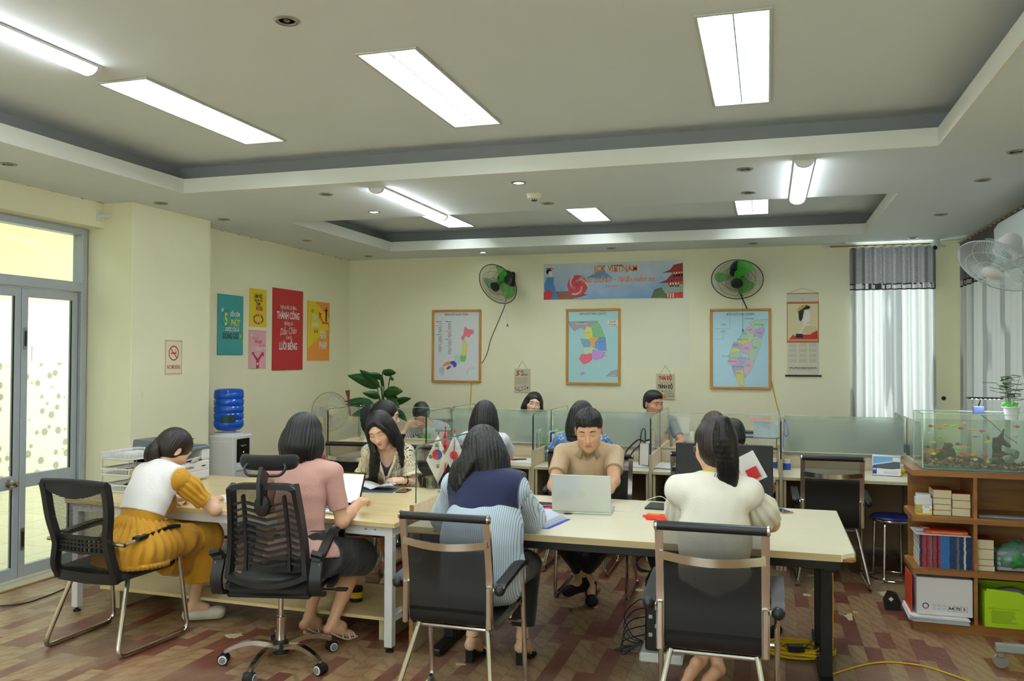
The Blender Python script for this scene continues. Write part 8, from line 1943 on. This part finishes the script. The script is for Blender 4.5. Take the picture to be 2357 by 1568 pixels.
polys(m,W,H,(828,1358,560,1282),[(g1,((1175,670),(1250,640),(1340,660),(1310,705),(1240,740),(1200,700))),(p1,((1140,730),(1200,700),(1240,740),(1215,790),(1150,760))),(v1,((1310,705),(1325,745),(1300,810),(1225,800),(1240,740))),(g1,((1090,800),(1140,740),(1215,790),(1230,810),(1130,840),(1085,830))),(y1,((1070,835),(1230,810),(1200,840),(1120,880),(1060,860))),(p1,((1120,880),(1200,840),(1215,900),(1180,980),(1110,960),(1090,920))),(g1,((1200,840),(1300,810),(1280,900),(1240,1010),(1200,1045),(1165,1000),(1215,900))),(v1,((1035,850),(1060,860),(1120,880),(1090,920),(1010,910))),(y1,((1010,910),(1090,920),(1090,950),(990,960))),(g1,((990,960),(1090,950),(1110,1000),(985,1010))),(p1,((985,1010),(1060,1010),(1090,1050),(1010,1080),(970,1060))),(v1,((1060,1010),(1150,1000),(1100,1110),(1040,1180),(1010,1080),(1090,1050))),(p1,((1150,1010),(1230,1040),(1200,1120),(1140,1200),(1120,1110))),(y1,((1045,1130),(1120,1110),(1130,1275),(1090,1270),(1045,1180)))])
texts(m,W,H,[('TP Đài Bắc',.66,.90,.022,BK),('TP Tân Bắc',.83,.82,.022,BK),('TP Đài Trung',.54,.625,.022,BK),('TP Đài Nam',.36,.335,.022,BK),('TP Cao Hùng',.46,.265,.022,BK),('TP Cơ Long',.93,.885,.016,BK),('TP Gia Nghĩa',.24,.405,.016,BK)] + [(s,x,y,.015,(70,70,90)) for s,x,y in (('Huyện',.20,.835),('Liên Giang',.20,.82),('Huyện',.19,.74),('Kim Môn',.19,.725),('Huyện',.68,.76),('Tân Trúc',.68,.745),('Huyện',.84,.72),('Nghi Lan',.84,.705),('Huyện',.58,.71),('Miêu Lật',.58,.695),('Huyện',.42,.56),('Chương Hóa',.42,.545),('Huyện',.60,.52),('Nam Đầu',.60,.505),('Huyện',.77,.525),('Hoa Liên',.77,.51),('Huyện',.64,.29),('Đài Đông',.64,.275),('Huyện',.47,.19),('Bình Đông',.47,.175))])
for P in (((.03,.77),(.31,.77),(.31,.92)),((.03,.635),(.19,.635),(.19,.72))): m.tube([(x * W,y * H,0) for x,y in P],.0008,ink,4)
m.build('print',s_)
# ---- banner
g = NT('banner_sky_print'); sx = g.n('ShaderNodeSeparateXYZ'); g.l(g.tc.outputs['Object'],sx.inputs[0]); n = g.noise(g.mp(),3.2,5)
g.col(g.mix(g.mr(g.math('ADD',sx.outputs[2],g.math('MULTIPLY',n,.35)),2.56,3.02),(104,150,196),(206,218,230))).set(Roughness=.22)
o,m,w,h = board('banner','long blue company banner above the middle map','banner','b',-2.606,-.937,2.402,2.835,g.m)
m.poly([(0,0),(.35,0),(.55,.05),(.32,.10),(0,.09)],C((150,96,76)),0); m.poly([(.52,.25),(.66,.33),(.72,.34),(.86,.24)],C((120,150,190)),0)
c_ = (.42,.165); m.disc(*c_,.125,C((214,70,84)),.0004,36)
for k in range(3):
 for j in range(12): a = 2.1 * k + j * .16; rr_ = .118 - j * .006; m.disc(c_[0] + rr_ * cos(a),c_[1] + rr_ * sin(a),.011,C((240,226,226)),.0008,8)
for k in range(24): a = 2 * pi * k / 24; m.tube([(c_[0],c_[1],0),(c_[0] + .12 * cos(a),c_[1] + .12 * sin(a),0)],.0012,C((170,40,56)),4)
m.poly([(.02,0),(.18,0),(.15,.12),(.12,.20),(.13,.27),(.04,.27),(.01,.18)],C((72,130,180)),.001); m.poly([(.0,.08),(.06,.12),(.12,.08),(.09,0),(0,0)],C((196,50,60)),.0014); m.disc(.085,.315,.026,C((238,226,222)),.0016,18,ry=.034); m.disc(.065,.34,.036,C(BK),.0012,18,ry=.034)
for k in range(7): m.disc(.035 + .012 * k,.375 + .006 * (k % 2),.008,C((206,50,60)),.002,8)
for k,(x,y,s) in enumerate(((1.50,.29,1.0),(1.46,.17,1.1),(1.40,.045,1.35))):
 m.poly([(x - .07 * s,y),(x + .02,y + .035),(x + .07,y + .095),(w,y + .11),(w,y + .02),(x + .06,y + .005)],C((150,44,36) if k < 2 else (150,176,160)),.001 + k * .0004); m.quad(x + .04,w,y - .05,y + .02,C((204,62,48)),.0008 + k * .0004)
 for j in range(4): m.quad(x + .06 + .03 * j,x + .075 + .03 * j,y - .045,y + .005,C((236,220,210)),.0014 + k * .0004)
m.poly([(1.30,0),(1.34,.10),(1.42,.12),(1.46,.06),(1.5,0)],C((92,110,70)),.003); OT = (226,122,40)
for dx in (-.0025,.0025): m.text('JCK VIETNAM',.885 + dx,.355,.105,C(WH),.001,sx=.82,bold=.05)
m.text('JCK VIETNAM',.885,.355,.105,C(OT),.0026,sx=.82,bold=.015)
for s,k in ((WH,.03),(OT,.006)): m.text('“Trao chữ tín – Nhận niềm tin”',.90,.225 - k * .02,.098,C(s),.001 + (.0016 if s == OT else 0),sx=.74,shear=.30,bold=k)
m.text('Năm 2024',.83,.145,.034,C(OT),.001,shear=.3); m.build('print',o)
# ---- plaques
def plaque(label,x0,x1,z0,z1):
 o,m,w,h = board('hanging_plaque',label,'plaque','b',x0,x1,z0,z1,mt('linen_board',(206,196,164),.7),.012)
 q = MB(frame((x0,YB - .006,z0),(1,0,0),(0,0,1))); q.tube([(w * .2,h,0),(w * .5,h + .10,0),(w * .8,h,0)],.0018,C((110,90,60)),5); q.build('string',o); return o,m,w,h
o,m,w,h = plaque('small hanging plaque with a big red 5, left of the middle map',-2.975,-2.773,1.274,1.558)
texts(m,w,h,[('5',.20,.80,.085,RD,dict(bold=.03,shear=.2)),('ĐIỀU',.50,.88,.030,BK,B_),('BẾP DẠY',.66,.74,.034,BK,B_)])
for k in range(5): m.quad(.06 * w,(.86 - .04 * (k % 2)) * w,(.60 - .055 * k) * h,(.61 - .055 * k) * h,C((120,110,90)))
m.poly([(x * w,y * h) for x,y in ((.04,.05),(.2,.10),(.3,.04),(.42,.04),(.82,.17),(.80,.12),(.92,.20),(.78,.22),(.80,.18),(.42,.06),(.3,.07),(.2,.13))],ink,.0004)
for x,y in ((.08,.12),(.28,.11),(.5,.15),(.68,.20)): m.disc(x * w,y * h + .018,.006,ink,.0004,8); m.quad(x * w - .002,x * w + .002,y * h - .004,y * h + .014,ink,.0004)
m.build('print',o)
o,m,w,h = plaque('small hanging plaque with a coloured triangle, left of the Taiwan map',-1.243,-1.034,1.217,1.511)
texts(m,w,h,[('THÁI ĐỘ',.5,.83,.062,RD,dict(sx=.6,bold=.04)),('Quan trọng hơn',.5,.66,.022,(130,110,90),dict(shear=.3)),('TRÌNH ĐỘ',.5,.49,.060,BK,dict(sx=.6,bold=.04)),('KỸ NĂNG',.70,.23,.018,BK),('THÁI ĐỘ',.78,.12,.022,BK),('KIẾN THỨC',.62,.32,.014,BK)])
for c,P in (((70,150,80),((.28,.28),(.40,.28),(.34,.38))),((236,200,50),((.23,.17),(.45,.17),(.40,.28),(.28,.28))),(RD,((.17,.06),(.56,.06),(.47,.16),(.22,.16)))): m.poly([(x * w,y * h) for x,y in P],C(c),.0004)
m.text('70%',.40 * w,.11 * h,.024,C(WH),.001,bold=.02); m.build('print',o)
# ---- scroll calendar
o,m,w,h = board('scroll_calendar','tall cream scroll calendar with a painted woman in profile','calendar','b',.209,.548,1.505,2.423,mt('scroll_paper',(222,216,196),.8),.002)
bz = [((178,112,60),(.0,1,.40,.90)),((226,214,170),(.025,.975,.43,.875))]
for k,(c,a) in enumerate(bz): m.quad(a[0] * w,a[1] * w,a[2] * h,a[3] * h,C(c),.0003 * k)
for c,P in (((240,232,224),((.40,.52),(.52,.62),(.50,.72),(.58,.79),(.70,.79),(.74,.72),(.72,.66),(.62,.64),(.80,.60),(.92,.50),(.6,.44),(.3,.44))),((196,50,40),((.06,.44),(.20,.50),(.34,.46),(.5,.5),(.72,.50),(.95,.56),(.975,.44))),((214,198,150),((.46,.52),(.55,.60),(.70,.61),(.90,.60),(.95,.55),(.70,.50))),(BK,((.38,.68),(.44,.66),(.50,.70),(.54,.80),(.70,.81),(.74,.84),(.60,.86),(.46,.85),(.36,.80))),(BK,((.28,.46),(.5,.46),(.5,.51),(.28,.51))),((206,170,60),((.30,.76),(.55,.83),(.64,.86),(.60,.87),(.36,.82)))): bz.append(0); m.poly([(x * w,y * h) for x,y in P],C(c),.001 + .0004 * len(bz))
rr = random.Random(6)
for i in range(3):
 for j in range(4):
  for k in range(7):
   for q in range(5): x,y = (.08 + .31 * i + .034 * k) * w,(.385 - .062 * j - .009 * q) * h; m.quad(x,x + .005,y,y + .0035,C(RD if k == 0 else (120,110,104)),.0004)
texts(m,w,h,[('AN LANGUAGE SCHOOL',.5,.095,.026,BK,dict(bold=.02)),('アン・ランゲージ・スクール',.5,.075,.018,BK),('2024',.5,.93,.018,(150,120,110))]); m.build('print',o)
q = MB(frame((.209,YB - .008,1.505),(1,0,0),(0,0,1))); q.tube([(0,h,0),(w / 2,h + .06,0),(w,h,0)],.0015,C((110,100,80)),5); q.tube([(0,h,0),(w,h,0)],.005,C((170,160,140)),8); q.tube([(-.02,0,.004),(w + .025,0,.004)],.010,black,10); q.build('roller_rod',o)
# ---- fans
def fan(name,label,cat,c,aim,r,cage,blade,hub,wires=72,roll=0,mount=None,th=.0012,cord=0):
 z = Vector(aim).normalized(); x = z.cross(Vector((0,0,1))).normalized(); y = z.cross(x) * -1; t = thing(name,label,cat,c); M = Matrix((x,y,z)).transposed().to_4x4() @ RZ(roll)
 pr = lambda u,f: (u * r,(.055 + .065 * (1 - u ** 2.4)) * r / .25 if f else (.055 - .10 * (1 - u ** 3)) * r / .25)
 for f,nm in ((1,'front_guard'),(0,'rear_guard')):
  m = MB(M)
  for k in range(wires):
   a = 2 * pi * k / wires; m.tube([(pr(u,f)[0] * cos(a + (.25 * u if f else 0)),pr(u,f)[0] * sin(a + (.25 * u if f else 0)),pr(u,f)[1]) for u in (.22,.45,.7,.88,.97,1)],th,cage,4,cap=False)
  for u,s in ((.42,1.3),(.72,1.3),(1,4)): m.tube([(pr(u,f)[0] * cos(2 * pi * k / 48),pr(u,f)[0] * sin(2 * pi * k / 48),pr(u,f)[1]) for k in range(48)],th * s,cage,5,closed=True)
  m.build(nm,t)
 m = MB(M); d0 = pr(.22,1)[1]; m.lathe([(r * .24,d0 - .012),(r * .23,d0 + .004),(r * .15,d0 + .012),(0,d0 + .014)],hub,28); m.build('badge',t)
 m = MB(M); q_ = r / .25; m.lathe([(0,-.055 * q_),(.03 * q_,-.055 * q_),(.034 * q_,.05 * q_),(.02 * q_,.07 * q_),(0,.07 * q_)],blade,20)
 for k in range(3):
  def bl(u,v,k=k): a = 2.094 * k + (-.55 + 1.1 * u) * (1 - .15 * v); R = r * (.12 + .76 * v * (1 - .12 * (2 * u - 1) ** 2)); return (R * cos(a),R * sin(a),(.01 + .045 * (u - .5)) * q_)
  m.surf(bl,10,8,blade)
 m.build('blades',t)
 m = MB(M); m.lathe([(.028 * q_,-.055 * q_),(.075 * q_,-.060 * q_),(.078 * q_,-.13 * q_),(.055 * q_,-.19 * q_),(0,-.20 * q_)],hub if cage == black else white,26); m.build('motor_housing',t)
 if mount:
  a = M @ Vector((0,0,-.13 * q_)); b = Vector(mount) - Vector(c); m = MB(); m.tube(spline([tuple(a),tuple(a * .5 + b * .5 + Vector((0,0,-.05))),tuple(b)],5),.022,hub if cage == black else white,10); m.box(b.x - .05,b.x + .05,b.y - .02,b.y + .02,b.z - .09,b.z + .09,hub if cage == black else white,.01); m.build('wall_bracket',t)
 if cord: m = MB(); m.tube([(.05,.02,-.12),(.055,.12,-cord)],.0016,white if cord < .55 else black,5); m.tube([(.055,.12,-cord),(.045,.12,-cord - .03),(.065,.12,-cord - .03),(.055,.12,-cord)],.004,black,6); m.build('pull_cord',t)
 return t
m_gbl = mt('green_blade',(60,196,34),.3,alpha=.72); m_dkg = mt('dark_green_black',(16,34,18),.3); m_tbl = mt('clear_blade',(196,220,224),.2,alpha=.35); m_wc = mt('white_wire',(226,234,232),.3)
fan('wall_fan','black-caged green wall fan left of the banner','fan',(-3.06,9.60,2.60),(-.30,-.80,-.52),.262,black,m_gbl,m_dkg,90,mount=(-3.02,9.91,2.66),cord=.50)
fan('wall_fan','black-caged green wall fan above the Taiwan map','fan',(-.315,9.58,2.60),(.0,-.72,-.69),.275,black,m_gbl,m_dkg,90,mount=(-.315,9.91,2.66),cord=.58)
fan('wall_fan','large white wall fan at the right edge, over the aquarium','fan',(1.545,6.55,2.385),(-.50,-.36,-.79),.265,m_wc,m_tbl,white,96,mount=(1.99,6.75,2.42),th=.0009)
t = fan('standing_fan','old cream standing fan in the left corner behind the divider','fan',(-4.93,8.85,1.055),(.80,-.62,.05),.225,mt('cream_wire',(214,204,170),.5),m_tbl,mt('cream_plastic',(206,194,156),.5),60)
m = MB(); m.tube([(-.08,.06,-.02),(-.08,.06,-1.03)],.014,MAT['cream_plastic'],10); m.lathe([(.19,0),(.19,.02),(.03,.05)],MAT['cream_plastic'],28,T(-.08,.06,-1.055)); m.build('stand',t)
# cables on the wall
def wcable(label,P,mat,r=.004):
 m = MB(); m.tube(spline([(x,YB - .006,z) for x,z in P],5),r,mat,6); tag(m.build('wall_cable'),label,'cable')
wcable('black cable running from the left green fan to the edge of the Japan map',[(-3.08,2.50),(-3.10,2.35),(-3.16,2.20),(-3.28,1.93),(-3.33,1.75),(-3.40,1.62)],black); wcable('short yellow cable dropping below the Japan map',[(-3.535,1.38),(-3.54,1.28),(-3.55,1.05)],m_ycab,.006)
wcable('short black cable from the right green fan down behind the Taiwan map',[(-.30,2.45),(-.22,2.26)],black,.006); wcable('yellow cable slanting down from the corner of the Taiwan map',[(.045,1.44),(.09,1.22),(.145,1.0)],m_ycab,.006)
m = MB(RX(pi / 2)); m.lathe([(.022,0),(.022,.006),(0,.008)],mt('dark_brown_plug',(52,34,28),.5),18); tag(m.build('wall_plug',loc=(1.795,YB,1.279)),'round dark brown plug on the back wall right of the curtain','plug')
t = thing('security_camera','white dome security camera at the top right corner of the back wall','security camera',(1.715,9.80,2.90)); m = MB(); m.ball((0,0,.0),(.042,.042,.055),white,18,12); m.lathe([(.03,.04),(.03,.058)],white,16); m.build('housing',t); m = MB(); m.ball((-.02,-.028,-.028),(.022,.018,.024),black,14,10); m.build('lens',t); m = MB(); m.tube([(.03,.02,0),(.10,.11,.0)],.012,white,8); m.build('arm',t)
t = thing('door_sensor','small cream clamp fixed under the ceiling beside the pillar','bracket',(-5.257,5.62,2.85)); m = MB(); m.box(0,.012,-.03,.03,-.045,.045,white,.003); m.tube([(.01,0,0),(.09,.02,0)],.014,white,10); m.build('clamp',t)
# ---- air conditioner
t = thing('air_conditioner','white wall-mounted air conditioner at the top right edge','air conditioner',(2.02,7.15,2.49)); M = Matrix(((0,1,0,0),(0,0,1,0),(1,0,0,0),(0,0,0,1)))
M = Matrix(((1,0,0,0),(0,0,1,0),(0,1,0,0),(0,0,0,1))); m = MB(); m.prism([(0,.33),(-.19,.33),(-.22,.28),(-.21,.06),(-.14,.0),(0,0)],-.68,.68,mt('ac_white',(226,234,238),.3),M); m.build('casing',t)
m = MB(); m.box(-.205,-.13,-.60,.60,.004,.012,C((60,64,68)),.001,M=RY(-.35) @ T(0,0,.03)); m.build('air_outlet',t); m = MB(frame((-.2205,.5,.26),(0,-1,0),(0,0,1))); m.text('Casper',.06,-.10,.04,grey); m.build('lettering',t)
# ---- curtains
g = NT('grey_two_tone_curtain'); sx = g.n('ShaderNodeSeparateXYZ'); g.l(g.tc.outputs['Object'],sx.inputs[0]); Z_ = sx.outputs[2]; uu = g.math('ADD',sx.outputs[0],sx.outputs[1])
wv = g.n('ShaderNodeTexWave',wave_type='BANDS',bands_direction='X'); wv.inputs['Scale'].default_value = .55; wv.inputs['Distortion'].default_value = 6; wv.inputs['Detail'].default_value = 1; cb = g.n('ShaderNodeCombineXYZ'); g.l(uu,cb.inputs[0]); g.l(Z_,cb.inputs[1]); g.l(cb.outputs[0],wv.inputs['Vector'])
low = g.mix(g.mr(wv.outputs['Fac'],.80,.86),(204,202,200),(160,158,158)); hi = g.mix(g.mr(g.noise(g.mp((1,1,9)),60,2),.4,.6),(96,92,94),(124,120,120))
kx = g.math('FRACT',g.math('MULTIPLY',uu,9)); kz = g.mr(Z_,2.44,2.51); key = g.math('MAXIMUM',g.math('MULTIPLY',g.math('GREATER_THAN',kx,.78),1),g.math('MAXIMUM',g.math('MULTIPLY',g.math('GREATER_THAN',kz,.78),g.math('GREATER_THAN',kx,.25)),g.math('MULTIPLY',g.math('LESS_THAN',kz,.2),g.math('LESS_THAN',kx,.85))))
band = g.mix(key,(150,146,146),(44,40,42)); isb = g.math('MULTIPLY',g.math('GREATER_THAN',Z_,2.44),g.math('LESS_THAN',Z_,2.51)); colr = g.mix(isb,g.mix(g.math('GREATER_THAN',Z_,2.5),low,hi),band)
g.col(colr).set(Roughness=.8); tl = g.n('ShaderNodeBsdfTranslucent'); g.l(colr,tl.inputs[0]); mx = g.n('ShaderNodeMixShader'); mx.inputs[0].default_value = .42; g.l(g.b.outputs[0],mx.inputs[1]); g.l(tl.outputs[0],mx.inputs[2]); g.l(mx.outputs[0],g.out.inputs[0]); m_cur = g.m
def curtain(label,p0,p1,z0,z1,folds_,amp,seed,nrm):
 t = thing('curtain',label,'curtain',(0,0,0)); rr = random.Random(seed); ph = [rr.uniform(-.6,.6) for _ in range(folds_ * 2 + 2)]; A,B = Vector(p0),Vector(p1); N = Vector(nrm)
 def fn(u,v):
  a = u * folds_ * 2 * pi; i = int(u * folds_ * 2); s = sin(a + ph[i] * .25 + .8 * v * sin(3 * u + seed)); k = amp * (.55 + .45 * v) * (1 + .4 * ph[i]); p = A.lerp(B,u); z = z1 + (z0 - z1) * v - .012 * (1 - abs(sin(a / 2))) * (v < .02)
  return (p.x + N.x * s * k,p.y + N.y * s * k,z)
 m = MB(); m.surf(fn,folds_ * 14,30,m_cur); m.build('cloth',t,80)
curtain('two-tone grey curtain glowing in front of the back window',(.86,9.84),(1.71,9.84),.35,2.905,9,.045,3,(0,-1)); curtain('two-tone grey curtain with swirls along the right wall',(1.93,9.72),(1.93,5.0),.35,2.90,30,.030,5,(-1,0))
for nm,a,b,lb in (('curtain_rod',(.66,9.84,2.925),(1.66,9.84,2.925),'brass curtain rod over the back window'),('curtain_rod',(1.93,9.80,2.915),(1.93,4.8,2.915),'curtain rod along the right wall')):
 t = thing(nm,lb,'curtain rod',a); v = Vector(b) - Vector(a); m = MB(); m.tube([(0,0,0),tuple(v)],.009,mt('brass_rod',(150,128,84),.35,.7),8); m.build('rod',t)
 for k in (0,1): m = MB(); e = v * k; d = v.normalized() * (1 if k else -1); m.tube([tuple(e),tuple(e + d * .03),tuple(e + d * .07)],[.012,.020,.008],white,10); m.build('finial',t)
# ---- plant in the corner
t = thing('potted_dieffenbachia','tall broad-leaved green plant in the left back corner','potted plant',(-4.47,9.35,0)); m_lf = NT('broad_green_leaf'); n = m_lf.noise(m_lf.mp((1,1,1)),7,3); m_lf.col(m_lf.mix(n,(20,62,26),(48,112,42))).set(Roughness=.3); m_lf = m_lf.m
m = MB(); m.lathe([(0,0),(.13,0),(.17,.34),(.18,.36),(.16,.36),(.15,.32),(0,.32)],mt('brown_pot',(96,66,50),.5),30); m.build('pot',t)
k_ = .00146; rr = random.Random(2)
LV = [(1370,960,1095,870,100),(1350,950,1232,820,80),(1420,890,1310,845,50),(1390,845,1540,845,55),(1470,890,1542,900,26),(1430,1010,1645,990,78),(1400,1030,1562,1052,50),(1380,1045,1258,1010,60),(1330,1090,1130,1110,70),(1480,1100,1676,1050,52),(1300,1080,1092,1085,45),(1450,1080,1620,1120,84),(1500,1150,1640,1240,55),(1400,960,1420,870,30),(1300,1160,1180,1200,60)]
for i,(u0,v0,u1,v1,w_) in enumerate(LV):
 a = Vector(((u0 - 1390) * k_,-.02 - .04 * (i % 3),1.28 - (v0 - 1000) * k_)); b = Vector(((u1 - 1390) * k_,-.10 - .07 * (i % 3),1.28 - (v1 - 1000) * k_)); d = b - a; W_ = w_ * k_ * .62; up_ = Vector((-d.z,0,d.x)).normalized()
 def lf(u,v,a=a,d=d,W_=W_,up_=up_): s = sin(pi * min(1,v ** .8)) ** .8 * (1 - .25 * v); p = a + d * v + Vector((0,0,.05 * sin(pi * v))) * (d.length); q = (2 * u - 1); p = p + up_ * q * W_ * s + Vector((0,-1,.3)) * (-.03 * abs(q) * s + .004 * sin(v * 40) * abs(q)); return tuple(p)
 m = MB(); m.surf(lf,7,16,m_lf); m.build('leaf',t,80,solid=.0015); m = MB(); m.tube(spline([(.0,0,.36),(a.x * .35,-.01,.36 + (a.z - .36) * .6),tuple(a),tuple(a + d * .6 + Vector((0,-.004,.05 * .9 * d.length)))],5),.006,m_fern,6); m.build('stalk',t)
# ---- corner clutter
t = thing('gift_bag','pink paper bag in the corner behind the bobbed hair','bag',(-4.66,8.25,.0)); m = MB(); m.box(-.13,.13,-.07,.07,0,.62,mt('pink_paper_bag',(206,84,124),.5),.004); m.build('bag',t); m = MB()
for k in range(9): m.ball((-.10 + .025 * k,-.075,.45 + .05 * sin(k * 2)),(.012,.006,.012),C((150,30,50)),8,5)
m.build('flowers',t)
m = MB(); m.lathe([(0,0),(.03,0),(.03,.11),(.012,.14),(.012,.17),(0,.17)],C((200,160,40)),14); simple_thing('yellow_bottle','small yellow bottle on top of the pink bag','bottle',m,(-4.72,8.25,.62)); m = MB(); m.tube([(0,0,0),(-.03,.01,.22),(-.045,.015,.30)],[.012,.014,.028],C((112,52,34)),10); simple_thing('wooden_bat','brown wooden bat leaning behind the cream standing fan','bat',m,(-4.70,8.95,1.0))
